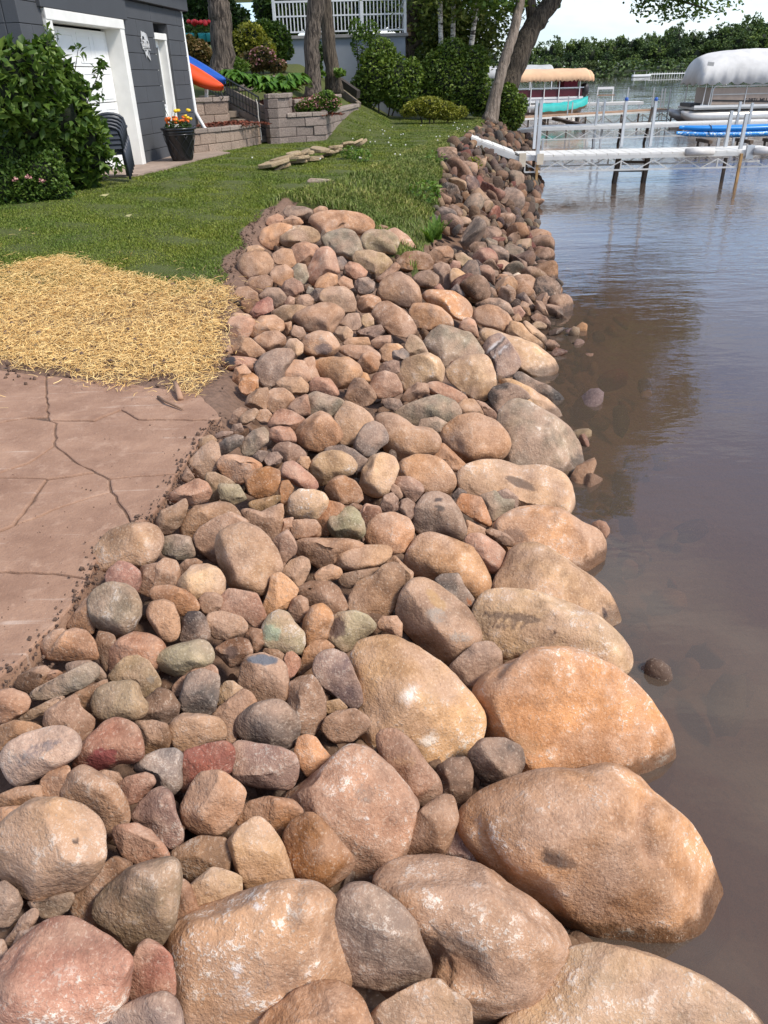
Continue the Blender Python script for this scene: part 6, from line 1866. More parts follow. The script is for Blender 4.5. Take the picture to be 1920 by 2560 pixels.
# teal pots with red geraniums
M_TEAL = plain('teal_glaze', (.05, .38, .42), .35)
M_RED = plain('petal_red', (.55, .015, .02), .6, 0, .25, 40)
for k, (x, lb) in enumerate(((477, 'teal pot with red geraniums, leftmost of three on the hill'), (508, 'teal pot with red geraniums, middle of three on the hill'), (526, 'teal pot with red geraniums next to the big trunk'))):
    q_ = aty(x, 104, 27.5)
    pt_ = empty('teal_pot', q_); tag(pt_, lb, 'flower pot', 'teal pots on the hill')
    MB().lathe((0, 0, 0), [(0, 0), (.11, 0), (.14, .2), (.15, .22), (.12, .22), (0, .2)], 14).build('pot_body', M_TEAL, pt_, True)
    foliage('leaves', [(0, 0, .32, .25, .2, .14)], 120, .08, LG, pt_, 60 + k)
    for j in range(5):
        g = np.random.default_rng(90 + k * 9 + j)
        o = link('flower_head', npmesh('flower_head', q * np.array([.07, .07, .06]), Fq, True), M_RED, pt_)
        o.location = (g.normal() * .16, g.normal() * .1 - .1, .42 + g.random() * .12)

# ---- kayaks stored past the house corner
def kayak(root, tip, tail, width, height, mat, cockpit=None, roll=0.0, upv=(0, 0, 1)):
    """lofted pointed hull between two ends"""
    tip, tail = Vector(tip), Vector(tail)
    ax = (tail - tip); ln = ax.length; ax.normalize()
    u = Vector(upv); side = ax.cross(u).normalized(); u = side.cross(ax).normalized()
    ns, nr = 26, 16
    V, F = [], []
    for i_ in range(ns):
        t = i_ / (ns - 1)
        w = (math.sin(math.pi * min(max(t, .004), .996)) ** 0.62) * width / 2
        rock = 0.10 * height * (abs(2 * t - 1) ** 2.5) * 3
        hh = height * (0.45 + 0.55 * math.sin(math.pi * t) ** .5)
        for k in range(nr):
            a = 2 * math.pi * k / nr
            yy_ = w * math.copysign(abs(math.cos(a)) ** .8, math.cos(a))
            zz_ = math.sin(a); zz_ = zz_ * (hh * .5 if zz_ < 0 else hh * .42)
            V.append(tip + ax * (t * ln) + side * yy_ + u * (zz_ + rock))
        if i_:
            for k in range(nr):
                k2 = (k + 1) % nr
                F.append(((i_ - 1) * nr + k, (i_ - 1) * nr + k2, i_ * nr + k2, i_ * nr + k))
    m_ = MB(); m_.add([v - root.location for v in V], F + [tuple(range(nr)), tuple(reversed(range((ns - 1) * nr, ns * nr)))])
    return m_.build('hull', mat, root, True), ax, side, u, ln
M_KO = plain('kayak_orange', (.72, .075, .012), .35, 0, .05)
M_KB = plain('kayak_blue', (.012, .085, .40), .35, 0, .05)
for mat, tp, tl_, lb, nm_ in ((M_KO, aty(557, 228, 20.0), aty(400, 138, 20.2), 'orange plastic kayak stored beyond the house corner', 0), (M_KB, aty(563, 212, 20.45), aty(405, 124, 20.7), 'blue plastic kayak stored behind the orange kayak', 1)):
    kr = empty('kayak', (tp + tl_) / 2); tag(kr, lb, 'kayak', 'kayaks stored by the house')
    kayak(kr, tp, tl_, .46, .30, mat, upv=(0.2, -0.5, .8))
    MB().tube([tp.lerp(tl_, .035) - kr.location + Vector((0, -.03, -.02)), tp.lerp(tl_, .02) - kr.location + Vector((.03, -.05, -.14)), tp.lerp(tl_, .05) - kr.location + Vector((.02, -.05, -.22))], .012, 5).build('carry_handle', M_IRON, kr)
rk = empty('kayak_rack', aty(512, 240, 20.3)); tag(rk, 'white rack post holding up the kayaks', 'rack')
MB().bar(loc(aty(516, 214, 20.3), rk), loc(aty(516, 262, 20.3), rk), .07).build('post', M_WHITE, rk)
MB().bar(loc(aty(500, 214, 20.05), rk), loc(aty(516, 214, 20.6), rk), .06).build('arm', M_WHITE, rk)

# ---- pile of flat stones on the lawn
M_FLAG = split_block('flagstone', (.27, .19, .11), (.50, .38, .23))
FL = [(690, 413, 90, 20, .10), (672, 420, 60, 22, .02), (700, 398, 66, 18, .17), (735, 392, 50, 16, .22), (742, 410, 64, 18, .12), (800, 386, 70, 16, .2), (770, 392, 40, 18, .18), (770, 414, 66, 18, .02), (740, 423, 60, 14, .0), (812, 402, 60, 14, .10), (788, 416, 46, 16, .0), (840, 384, 40, 16, .16), (850, 396, 46, 14, .06), (866, 378, 52, 15, .13), (886, 368, 50, 14, .10), (820, 412, 60, 13, .0), (715, 424, 30, 18, .0), (905, 360, 34, 16, .08), (700, 422, 40, 16, .0), (760, 402, 44, 12, .22)]
FW = ['leftmost flat', 'lowest left', 'pale top left', 'second top', 'middle left', 'broad top', 'small upper', 'middle front', 'thin front', 'dark sided middle', 'small front', 'square upper', 'right middle', 'leaning long', 'long right hand', 'low right', 'white ended front', 'upright rightmost', 'rounded front left', 'small topmost']
g = np.random.default_rng(61)
for k, (x, y, w_, h_, dz) in enumerate(FL):
    base = onz(x, max(y, 400) + 8 - (0 if y > 395 else (395 - y) * .9), 1.1)
    base = onz(x, 424 - max(0, (x - 700)) * .27, 1.1)
    q_ = Vector((base.x, base.y + g.uniform(-.1, .25), 1.11 + dz * .68))
    t = (q_ - CAMP).dot(CF)
    wm = w_ * t / FPX
    n_ = 9
    ang = np.sort(g.uniform(0, 6.28, n_)); 
    ang = np.arange(n_) / n_ * 6.28 + g.normal(size=n_) * .15
    rr_ = g.uniform(.8, 1.1, n_)
    poly = [(wm / 2 * r_ * math.cos(a), wm * .36 * r_ * math.sin(a)) for a, r_ in zip(ang, rr_)]
    o = MB().prism(poly, 0, max(.045, h_ * t / FPX * .42)).build('flat_stone', M_FLAG, None, bevel=.012)
    o.location = q_
    tilt = 0 if k < 13 else -.35
    o.rotation_euler = (g.normal() * .08, g.normal() * .08 + tilt, g.normal() * .5)
    tag(o, f'{FW[k]} tan slab in the flagstone pile on the lawn', 'flagstone', 'flagstones piled on the lawn')
for x, y, w_, lb in ((1030, 520, 22, 'single pale stone lying in the bank grass'), (790, 455, 60, 'low grey stone edge showing in the grass above the bank')):
    q_ = hit(x, y); t = (q_ - CAMP).dot(CF); s_ = w_ * t / FPX
    o = link('stone', lump_mesh(3, 'a', 3)); o.location = q_ + Vector((0, 0, .07)); o.scale = (s_ * .55, s_ * .3, s_ * .16); o.color = (.36, .30, .23, .2); o.location.z -= .05
    tag(o, lb, 'stone')
# ------------------------------------------------------------------ docks
M_DECK = plain('dock_plank', (.70, .68, .63), .55, 0, .06, 4, .2, 40)
M_ALU = plain('dock_aluminium', (.62, .60, .56), .45, .35, .06, 3)
M_GALV = plain('galvanised_post', (.55, .56, .57), .4, .5, .08, 3)
M_RUST = plain('stained_steel', (.16, .11, .075), .75, .2, .3, 5)
M_WOODP = plain('dark_wet_wood', (.07, .05, .037), .8, 0, .25, 8)
M_BLUE = plain('blue_cap', (.02, .09, .35), .4)
def truss(root, a, b_, drop, name='truss', mat=M_ALU, step=.75):
    a, b_ = Vector(a), Vector(b_)
    d = b_ - a; ln = d.length; k = max(2, int(ln / step)); 
    m_ = MB()
    lo_ = Vector((0, 0, -drop))
    m_.bar(a + lo_, b_ + lo_, .035, .035)
    for i_ in range(k):
        p0, p1 = a + d * (i_ / k), a + d * ((i_ + .5) / k)
        p2 = a + d * ((i_ + 1) / k)
        m_.bar(p0, p1 + lo_, .022); m_.bar(p1 + lo_, p2, .022)
        if i_ % 3 == 0: m_.bar(p0, p0 + lo_, .03)
    return m_.build(name, mat, root)
def deck(root, n1, n2, width, board, mat, z_th=.035, gap=.02, rail=.085):
    """planked walkway; n1 -> n2 is the near edge, boards run across"""
    n1, n2 = Vector(n1), Vector(n2)
    d = n2 - n1; ln = d.length; d.normalize()
    side = Vector((0, 0, 1)).cross(d).normalized()
    k = int(ln / board)
    o0 = root.location
    me = None
    ang = math.atan2(d.y, d.x); pit = -math.asin(d.z)
    for i_ in range(k):
        if me is None:
            me = MB().box((0, 0, 0), (board - gap, width, z_th)).mesh('board'); me.materials.append(mat)
        o = link('board', me, None, root)
        o.location = n1 + d * ((i_ + .5) * board) + side * (width / 2) - o0 + Vector((0, 0, -z_th / 2))
        o.rotation_euler = Euler((0, pit, ang), 'XYZ')
    for s in (0.02, width - .02):
        a, b_ = n1 + side * s - o0 + Vector((0, 0, -z_th - rail / 2)), n2 + side * s - o0 + Vector((0, 0, -z_th - rail / 2))
        MB().bar(a, b_, .05, rail).build('side_rail', M_ALU, root)
    return side
def post(root, top, bot, w=.055, mat=M_GALV, cap=None, name='post'):
    o = MB().bar(loc(top, root), loc(bot, root), w).build(name, mat, root)
    if cap: MB().lathe(loc(top, root), [(0, -.02), (.045, -.02), (.05, .03), (.03, .06), (0, .065)], 10).build('post_cap', cap, o if False else root, True)
    return o
N1, N2 = onz(1303, 389, .70), onz(1960, 373, .70)
d1 = empty('near_dock', N1); tag(d1, 'white plank dock with truss frame nearest the camera', 'dock')
side1 = deck(d1, N1, N2, 1.22, .262, M_DECK)
truss(d1, loc(N1, d1) + Vector((.1, -.02, -.17)), loc(N2, d1) + Vector((0, -.02, -.17)), .20)
truss(d1, loc(N1, d1) + side1 * 1.2 + Vector((.1, 0, -.17)), loc(N2, d1) + side1 * 1.2 + Vector((0, 0, -.17)), .20)
Yn = N1.y
def dpost(x0, y0, x1, y1, dy, w=.06, mat=M_GALV, cap=None, root=d1, name='post'):
    m_ = (x0 + x1) / 2
    Y = N1.y + (N2.y - N1.y) * ((m_ - 1303) / 657) + dy
    a = aty(x0, y0, Y); b_ = aty(x1, y1, Y)
    a.x = b_.x = (a.x + b_.x) / 2
    return post(root, a, b_, w, mat, cap, name)
dpost(1356, 250, 1340, 405, -.06, .075, M_GALV)
dpost(1342, 400, 1340, 482, -.06, .055, plain('rusty_leg', (.42, .25, .10), .7, .2, .25, 8), None, d1, 'leg')
dpost(1341, 252, 1336, 372, 1.28, .07)
dpost(1352, 296, 1349, 372, 1.30, .04)
dpost(1334, 400, 1331, 455, .6, .06, M_WOODP, None, d1, 'leg')
dpost(1566, 250, 1553, 366, 1.28, .065, M_GALV, M_BLUE)
dpost(1638, 250, 1627, 366, 1.28, .065, M_GALV, M_BLUE)
dpost(1829, 277, 1813, 372, 1.0, .075)
dpost(1867, 283, 1850, 378, .3, .075)
dpost(1798, 345, 1793, 366, 1.2, .07)
dpost(1811, 395, 1799, 500, .1, .065, M_WOODP, None, d1, 'leg')
dpost(1850, 384, 1836, 500, -.05, .06, plain('rusty_leg', (.42, .25, .10), .7), None, d1, 'leg')
# ladder-like trestle below the deck
for (x0, y0, x1, y1) in ((1548, 388, 1529, 490), (1620, 390, 1602, 486)):
    Y = N1.y + .35
    MB().bar(loc(aty(x0, y0, Y), d1), loc(aty(x1, y1, Y), d1), .15, .09).build('trestle_leg', M_WOODP, d1)
for (x0, x1, y) in ((1546, 1620, 405), (1540, 1612, 426), (1531, 1604, 462)):
    MB().bar(loc(aty(x0, y, N1.y + .35), d1), loc(aty(x1, y, N1.y + .35), d1), .06).build('rung', M_WOODP, d1)
# bumpers and bracket on the near rail
for x0, x1, yy_ in ((1714, 1784, 379), (1886, 1960, 377)):
    MB().tube([loc(aty(x0, yy_ + 1.5, N1.y - .22), d1), loc(aty(x1, yy_, N1.y - .22), d1)], .085, 10).build('roller', plain('roller_pale', (.60, .57, .53), .6, 0, .15, 5), d1, True)
MB().box(loc(aty(1874, 380, N1.y - .12), d1), (.18, .08, .30)).build('bracket', M_GALV, d1)
MB().box(loc(aty(1306, 400, N1.y - .04), d1), (.16, .06, .30)).build('bracket', plain('bracket_tan', (.60, .52, .40), .6), d1)
MB().box(loc(aty(1350, 398, N1.y - .09), d1), (.16, .06, .24)).build('bracket', plain('bracket_tan', (.60, .52, .40), .6), d1)
# ramp up to the lawn
R0_ = aty(1177, 341, N1.y + .12)
rm_ = empty('dock_ramp', R0_); tag(rm_, 'sloping white plank ramp from the lawn down to the dock', 'ramp')
deck(rm_, R0_, N1 + Vector((-.02, 0, 0)), 1.15, .29, M_DECK, .04, .015, .12)

# second dock behind
E1, E2 = onz(1248, 331, .70), None
E2 = aty(1960, 296, onz(1600, 312, .68).y)
E1 = aty(1352, 336, E2.y - .6); E1.z = .72; E2.z = .70
d2 = empty('second_dock', E1); tag(d2, 'white dock behind the near dock, edge on', 'dock')
s2 = deck(d2, E1, E2, 1.22, .5, M_DECK)
truss(d2, loc(E1, d2) + Vector((0, -.02, -.17)), loc(E2, d2) + Vector((0, -.02, -.17)), .24, 'truss', M_ALU, .9)
R1_ = aty(1250, 329, E1.y + .6); 
r2 = empty('dock_ramp', R1_); tag(r2, 'low ramp of the second dock resting on the old stones', 'ramp')
deck(r2, R1_, E1, 1.15, .5, M_DECK)
for (x0, y0, x1, y1, dy, w, mt_) in ((1567, 262, 1545, 335, 1.2, .08, M_WOODP), (1632, 268, 1612, 318, 1.2, .08, M_WOODP), (1497, 246, 1487, 325, .2, .075, M_GALV), (1512, 249, 1506, 320, 1.25, .065, M_GALV), (1851, 254, 1842, 308, 0, .08, M_GALV), (1881, 257, 1872, 310, 0, .08, M_GALV), (1358, 345, 1355, 385, 0, .06, M_GALV), (1503, 340, 1500, 372, 0, .06, M_GALV), (1483, 345, 1482, 380, 1, .06, M_WOODP)):
    Y = E1.y + (E2.y - E1.y) * ((x0 - 1352) / 608) + dy
    a, b_ = aty(x0, y0, Y), aty(x1, y1, Y); a.x = b_.x = (a.x + b_.x) / 2
    if mt_ is M_WOODP: a, b_ = aty(x0, y0, Y), aty(x1, y1, Y)
    b_.z = min(b_.z, -.3)
    post(d2, a, b_, w, mt_)
# third, brown dock with low trestles
G1, G2 = onz(1300, 294, .62), onz(1700, 271, .62)
d3 = empty('brown_dock', G1); tag(d3, 'rusty brown dock on steel trestles before the far boats', 'dock')
M_BRD = plain('brown_deck', (.34, .20, .11), .8, 0, .2, 3)
deck(d3, G1, G2, 1.2, .6, M_BRD)
truss(d3, loc(G1, d3) + Vector((0, 0, -.17)), loc(G2, d3) + Vector((0, 0, -.17)), .35, 'truss', M_RUST, 1.2)
for f in np.linspace(.05, .95, 9):
    q_ = G1.lerp(G2, f)
    post(d3, q_ + Vector((0, .1, .0)), q_ + Vector((0, .1, -1.2)), .07, M_WOODP, None, 'leg')
for x0, y0, y1, dy in ((1565, 219, 300, 1.3), (1628, 219, 300, 1.3), (1649, 221, 300, 1.3), (1656, 221, 300, 1.4), (1666, 222, 320, 0), (1420, 240, 300, 0), (1474, 245, 285, 1.2), (1431, 255, 300, 1.0)):
    Y = G1.y + (G2.y - G1.y) * ((x0 - 1300) / 400) + dy
    a, b_ = aty(x0, y0, Y), aty(x0 - 3, y1, Y); a.x = b_.x
    post(d3, a, b_, .05, M_GALV)
bd_ = MB().bar(aty(1385, 296, G1.y - 3), aty(1475, 318, G1.y - 5), .25, .12).build('floating_beam', plain('beam_wet', (.10, .065, .04), .7, 0, .2))
tag(bd_, 'loose brown timber beam lying between the docks', 'timber')

# ---- blue kayaks on the dock rack
M_KLB = plain('kayak_bright_blue', (.012, .22, .62), .3, 0, .05)
mt, n, l, b = newmat('kayak_blue_splashed')
p = position(n); f = noise(n, l, p, 14, 5, .7)
l(ramp(n, l, f, .52, .6, (.02, .26, .66), (.72, .78, .82)), b.inputs['Base Color']); b.inputs['Roughness'].default_value = .35
for (x0, y0, x1, mat, lb) in ((1697, 324, 2030, M_KLB, 'bright blue kayak, the upper of two on the dock rack'), (1690, 338, 2030, mt, 'pale splashed blue kayak, the lower of two on the dock rack')):
    Y = E2.y - 2.6
    a, b_ = aty(x0, y0, Y), aty(x1, y0 - 2, Y + .2); b_.z = a.z
    kr = empty('kayak', (a + b_) / 2); tag(kr, lb, 'kayak', 'blue kayaks on the dock rack')
    kayak(kr, a, b_, .62, .24, mat)
    c_ = a.lerp(b_, .22)
    MB().tube([c_ - kr.location + Vector((0, -.30, .0)), c_ - kr.location + Vector((0, -.2, .09)), c_ - kr.location + Vector((0, 0, .12))], .012, 5).build('strap', M_IRON, kr)
kk_ = empty('kayak_rack', aty(1800, 356, E2.y - 2.6)); tag(kk_, 'low dark rack carrying the blue kayaks over the water', 'rack')
for x in (1760, 1860, 1930):
    q_ = aty(x, 352, E2.y - 2.6)
    MB().box(loc(q_, kk_), (.12, 1.2, .10)).build('cross_bar', M_RUST, kk_)
    for dy in (-.5, .5):
        MB().bar(loc(q_ + Vector((0, dy, 0)), kk_), loc(q_ + Vector((0, dy, -1.0)), kk_), .06).build('leg', M_WOODP, kk_)

# ------------------------------------------------------------------ boats
def canopy(root, x0, x1, y0, y1, zb, zt, mat, scallop=.16, hip=.9, step=.28, name='canopy'):
    """cloth lift cover: arched section, rounded ends, scalloped hem; local coordinates"""
    nx, ny = 44, 15
    V, F = [], []
    for i_ in range(nx):
        t = i_ / (nx - 1); x = x0 + (x1 - x0) * t
        e = min(1, min(x - x0, x1 - x) / hip + .0)
        e = math.sqrt(max(0, 1 - (1 - e) ** 2))
        for j in range(ny):
            s = j / (ny - 1)
            yy_ = y0 + (y1 - y0) * s
            arch = math.sin(math.pi * s) ** .42
            z = zb + (zt - zb) * arch * (0.55 + 0.45 * e) * (.15 + .85 * e if e < .3 else 1)
            z += .006 * math.sin(i_ * 1.7 + j * .9) + .018 * math.sin(i_ * .45 - j * .8)
            if j in (0, ny - 1) or i_ in (0, nx - 1):
                z = zb - scallop * abs(math.sin((x if j in (0, ny - 1) else yy_) / step * math.pi))
            V.append((x, yy_, z))
    for i_ in range(nx - 1):
        for j in range(ny - 1):
            F.append((i_ * ny + j, (i_ + 1) * ny + j, (i_ + 1) * ny + j + 1, i_ * ny + j + 1))
    o = MB().add(V, F).build(name, mat, root, True)
    so = o.modifiers.new('cloth', 'SOLIDIFY'); so.thickness = .015
    return o
M_TAUPE = plain('boat_taupe', (.42, .32, .25), .45, 0, .06)
M_HULL = plain('pontoon_alu', (.50, .48, .45), .35, .5, .08, 2)
M_CANV = plain('canvas_grey', (.42, .42, .41), .85, 0, .10, 2.0, .4, 9)
M_CANV2 = plain('canvas_light', (.62, .61, .59), .9, 0, .12, 1.3, .6, 5)
M_DARK = plain('boat_dark', (.025, .022, .022), .5)
pb = onz(1716, 312, 0)
bt = empty('pontoon_boat', (pb.x, pb.y, 0), R(-2)); tag(bt, 'taupe pontoon boat parked under the grey cloth cover', 'boat')
BL = 8.0
for yy_ in (0.0, 2.0):
    m_ = MB(); m_.tube([(-.45 + .1, yy_, .62), (-.25, yy_, .48), (.2, yy_, .34), (.8, yy_, .30), (BL, yy_, .30)], [.03, .16, .28, .32, .32], 14); m_.build('pontoon', M_HULL, bt, True)
MB().box((BL / 2 + .1, 1.0, .72), (BL - .1, 2.5, .14)).build('deck', M_HULL, bt, bevel=.02)
MB().box((BL / 2 + .1, -.27, .80), (BL - .1, .03, .10)).build('deck_trim', M_WHITE, bt)
for x0, x1 in ((.95, 4.2), (4.3, 7.9)):
    MB().box(((x0 + x1) / 2, -.18, 1.22), (x1 - x0, .04, .74)).build('fence_panel', M_TAUPE, bt, bevel=.02)
    MB().box(((x0 + x1) / 2, -.215, 1.30), (x1 - x0, .03, .04)).build('fence_rail', M_HULL, bt)
    MB().tube([(x0, -.22, .85), (x0, -.22, 1.55), (x0 + .12, -.22, 1.66), (x1 - .12, -.22, 1.66), (x1, -.22, 1.55), (x1, -.22, .85)], .028, 8).build('fence_frame', M_WHITE, bt, True)
    MB().tube([((x0 + x1) / 2, -.22, .85), ((x0 + x1) / 2, -.22, 1.66)], .02, 6).build('fence_post', M_WHITE, bt)
MB().box((4.4, -.205, .93), (6.8, .02, .08), 0, 0, R(2)).build('stripe', M_DARK, bt)
MB().box((.93, 1.0, 1.22), (.04, 2.2, .74)).build('fence_panel', M_TAUPE, bt)
MB().box((.35, 1.0, .86), (.5, 1.6, .16)).build('bow_mat', M_DARK, bt)
for (x, yy_) in ((.55, -.2), (.85, -.2), (.4, 2.1)):
    MB().tube([(x, yy_, .8), (x + .06, yy_, 1.85)], .025, 6).build('cover_pole', M_WHITE, bt)
cu = bpy.data.curves.new('boat_number', 'FONT'); cu.body = 'E 3871-MU'; cu.size = .24; cu.extrude = .004; cu.offset = .006
to = bpy.data.objects.new('boat_number', cu); COL.objects.link(to)
me = bpy.data.meshes.new_from_object(to.evaluated_get(bpy.context.evaluated_depsgraph_get())); bpy.data.objects.remove(to)
lo = link('boat_number', me, M_DARK, bt); lo.rotation_euler = (R(90), 0, 0); lo.location = (2.55, -.215, .94)
cv = empty('boat_cover', (pb.x, pb.y, 0), R(-2)); tag(cv, 'grey canvas lift canopy with scalloped hem over the pontoon boat', 'boat cover')
canopy(cv, .15, 8.4, -.45, 2.6, 1.85, 3.2, M_CANV2, .15, 2.2)
MB().box((.55, -.46, 2.6), (.3, .03, .16), 0, 0, R(6)).build('patch', M_CANV, cv)
# peach canopy with a maroon and white boat below
q_ = aty(1262, 240, 58)
b2 = empty('covered_boat', (q_.x, 58, 0), R(3)); tag(b2, 'maroon and white boat moored under the peach canopy', 'boat')
MB().tube([(.5, 0, .35), (1.2, 0, .32), (5.2, 0, .32), (5.6, 0, .4)], [.2, .35, .35, .1], 10).build('pontoon', M_HULL, b2, True)
MB().box((3.0, .8, .72), (5.2, 2.2, .16)).build('deck', M_WHITE, b2)
MB().box((2.9, -.2, 1.15), (4.6, .06, .55)).build('fence_panel', plain('boat_maroon', (.10, .012, .02), .4), b2)
MB().box((2.9, -.24, 1.5), (4.8, .05, .06)).build('fence_rail', M_WHITE, b2)
MB().box((2.9, -.24, .92), (4.8, .05, .12)).build('fence_rail', M_WHITE, b2)
MB().box((4.4, .6, 1.7), (1.1, .8, .5), R(20)).build('bimini_roll', plain('bimini_maroon', (.16, .01, .03), .8), b2)
for x in (.8, 1.7, 2.6, 3.6, 5.0):
    MB().tube([(x, -.3, .1), (x, -.3, 2.1)], .035, 6).build('lift_post', M_WHITE, b2)
ob = MB(); ob.lathe((5.55, .4, 1.0), [(0, .75), (.22, .7), (.3, .45), (.27, .15), (.14, 0), (.1, -.5), (0, -.6)], 12); ob.build('outboard_motor', M_DARK, b2, True)
cv2 = empty('boat_cover', (q_.x, 58, 0), R(3)); tag(cv2, 'peach cloth canopy with scalloped hem over the maroon boat', 'boat cover')
M_PEACH = plain('canvas_peach', (.66, .42, .25), .85, 0, .08, 1.5, .3, 8)
canopy(cv2, -.1, 5.75, -.5, 2.4, 2.02, 2.62, M_PEACH, .18, .25, .3)
canopy(cv2, 5.4, 6.25, .6, 3.2, 2.0, 2.55, M_PEACH, .18, .25, .3, 'canopy_end')
q_ = aty(1195, 240, 68)
cv3 = empty('boat_cover', (q_.x, 68, 0), R(2)); tag(cv3, 'long grey canopy behind the leaning trunks', 'boat cover')
canopy(cv3, 0, 6.0, -.5, 2.4, 2.15, 2.95, M_CANV, .05, .3, .4)
for x in (.3, 2.2, 4.0, 5.7): MB().tube([(x, -.4, -.2), (x, -.4, 2.3)], .04, 6).build('lift_post', M_WHITE, cv3)
# teal covered rowing boat
q_ = aty(1352, 272, 47)
rb = empty('teal_boat', (q_.x, 47, .15), R(4)); tag(rb, 'small boat with teal cover and tan hull on a lift', 'boat')
ns, nr = 16, 10
V, F = [], []
for i_ in range(ns):
    t = i_ / (ns - 1); w_ = .62 * (1 - max(0, t - .55) ** 2 * 4.2); w_ = max(w_, .03)
    for k in range(nr):
        a = math.pi * k / (nr - 1)
        V.append((t * 2.75, .62 + w_ * math.cos(a), .62 - (.52 - .30 * max(0, t - .5)) * math.sin(a) ** .7 + .30 * t * t * t))
    if i_:
        for k in range(nr - 1): F.append(((i_ - 1) * nr + k, (i_ - 1) * nr + k + 1, i_ * nr + k + 1, i_ * nr + k))
MB().add(V, F).build('hull', plain('hull_tan', (.45, .32, .2), .5), rb, True)
V2 = []
for i_ in range(ns):
    t = i_ / (ns - 1); w_ = .66 * (1 - max(0, t - .55) ** 2 * 4.2); w_ = max(w_, .04)
    for k in range(nr):
        a = math.pi * k / (nr - 1)
        V2.append((t * 2.8 - .02, .62 + w_ * math.cos(a), .40 + .30 * t * t * t + .38 * math.sin(a) ** .4 + .02 * math.sin(i_ * 2 + k)))
MB().add(V2, F).build('boat_cover_cloth', plain('cover_teal', (.02, .42, .38), .6, 0, .1, 4), rb, True)
for x in (.4, 2.3): MB().bar((x, .62, .2), (x, .62, -.6), .5, .1).build('lift_bunk', M_WOODP, rb)
# white jetty with a bench beyond
q_ = aty(1440, 262, 56)
jt = empty('white_jetty', (q_.x, 56, .0)); tag(jt, 'short white jetty with a bench frame beyond the teal boat', 'jetty')
for k in range(10): MB().box((.25 + k * .42, 0, .62), (.4, 1.1, .06)).build('board', M_DECK, jt)
MB().box((2.1, -.55, .55), (4.3, .06, .14)).build('side_rail', M_ALU, jt)
for x in (.3, 1.6, 3.0, 4.0): MB().bar((x, -.5, .6), (x, -.5, -.6), .08).build('leg', M_GALV, jt)
MB().box((1.9, .2, 1.45), (1.05, .06, .14)).build('bench_back', M_WHITE, jt)
MB().box((1.9, 0, 1.05), (1.05, .4, .05)).build('bench_seat', M_BRD, jt)
for x in (1.4, 2.4): MB().bar((x, .2, .62), (x, .2, 1.5), .05).build('bench_leg', M_WHITE, jt)
# far shore: boat and jetty
q_ = aty(1580, 195, 312)
fb = empty('far_boat', (q_.x, 312, 0)); tag(fb, 'tiny covered boat by the far shore jetty', 'boat')
MB().box((3.2, 0, .5), (6.4, 2, .8)).build('hull', M_WHITE, fb, bevel=.2)
MB().box((2.6, 0, 2.0), (6.0, 2.4, .35)).build('roof', M_DARK, fb, bevel=.1)
for x in (.4, 4.8): MB().bar((x, -.9, .8), (x, -.9, 2), .12).build('roof_post', M_WHITE, fb)
a, b_ = aty(1622, 193, 314), aty(1735, 186, 318)
fj = empty('far_jetty', (a.x, 314, 0)); tag(fj, 'long white jetty with posts on the far shore', 'jetty')
b_ = Vector((b_.x, 318, .9)); a.z = .9
MB().bar(loc(a, fj), loc(b_, fj), .9, .25).build('walkway', M_WHITE, fj)
for k in range(19):
    p_ = a.lerp(b_, k / 18)
    MB().bar(loc(p_ + Vector((0, -.4, -1.2)), fj), loc(p_ + Vector((0, -.4, .55)), fj), .11).build('post', M_WHITE, fj)
# ------------------------------------------------------------------ trees on this shore
def tree(name, label, base, path, radii, mat, crown=None, leafmat=None, n_leaf=0, leaf=.22, seed=1, limbs=(), clump=.16, cat='tree', group=None, lumps=30):
    root = empty(name, base); tag(root, label, cat, group)
    pts = [Vector(p_) - Vector(base) for p_ in path]
    # finer path with slight wobble
    g = np.random.default_rng(seed)
    fine, rad = [], []
    for i_ in range(len(pts) - 1):
        for k in range(6):
            f = k / 6
            fine.append(pts[i_].lerp(pts[i_ + 1], f) + Vector((g.normal(), g.normal(), 0)) * radii[i_] * .05)
            rad.append((radii[i_] + (radii[i_ + 1] - radii[i_]) * f) * (1 + .05 * g.normal()))
    fine.append(pts[-1]); rad.append(radii[-1])
    rad[0] *= 1.35; rad[1] *= 1.15
    MB().tube(fine, rad, 18).build('trunk', mat, root, True)
    for lp, lr in limbs:
        MB().tube([Vector(p_) - Vector(base) for p_ in lp], lr, 8).build('limb', mat, root, True)
    if crown:
        foliage('crown', [(c[0] - base[0], c[1] - base[1], c[2] - base[2], *c[3:]) for c in crown], n_leaf, leaf, leafmat, root, seed, .6, .5, .1, clump=clump, lumps=lumps, quad=True)
    return root
def T3(x, y, Y): return aty(x, y, Y)
def over(p_, *bl):     # crown blobs above a point
    return [(p_.x + b_[0], p_.y + b_[1], b_[2], b_[3], b_[4], b_[5]) for b_ in bl]
p0 = T3(556, 178, 24); p1 = T3(552, 60, 24); p2 = T3(546, 0, 24)
up = p2 + Vector((-.1, 0, 3.5))
tree('oak_tree', 'thick furrowed oak trunk on the hill behind the kayaks', p0 - Vector((0, 0, .25)), [p0 - Vector((0, 0, .3)), p1, p2, up, up + Vector((.3, .5, 3.5))], [.34, .29, .27, .22, .1], M_BARK,
     over(up, (0, 1, 11.5, 2.8, 2.6, 2.2), (-1.5, 2, 13, 2.2, 2.2, 2), (1.5, 2.5, 13.5, 2.4, 2.2, 1.8)), LG, 2600, .34, 3,
     [([up, up + Vector((-1.2, .6, 1.8))], [.12, .04]), ([up, up + Vector((1.3, .8, 2))], [.12, .04])])
p0 = T3(783, 222, 24.5); p1 = T3(778, 120, 24.5); p2 = T3(790, 0, 24.5)
up = p2 + Vector((.25, 0, 3.5))
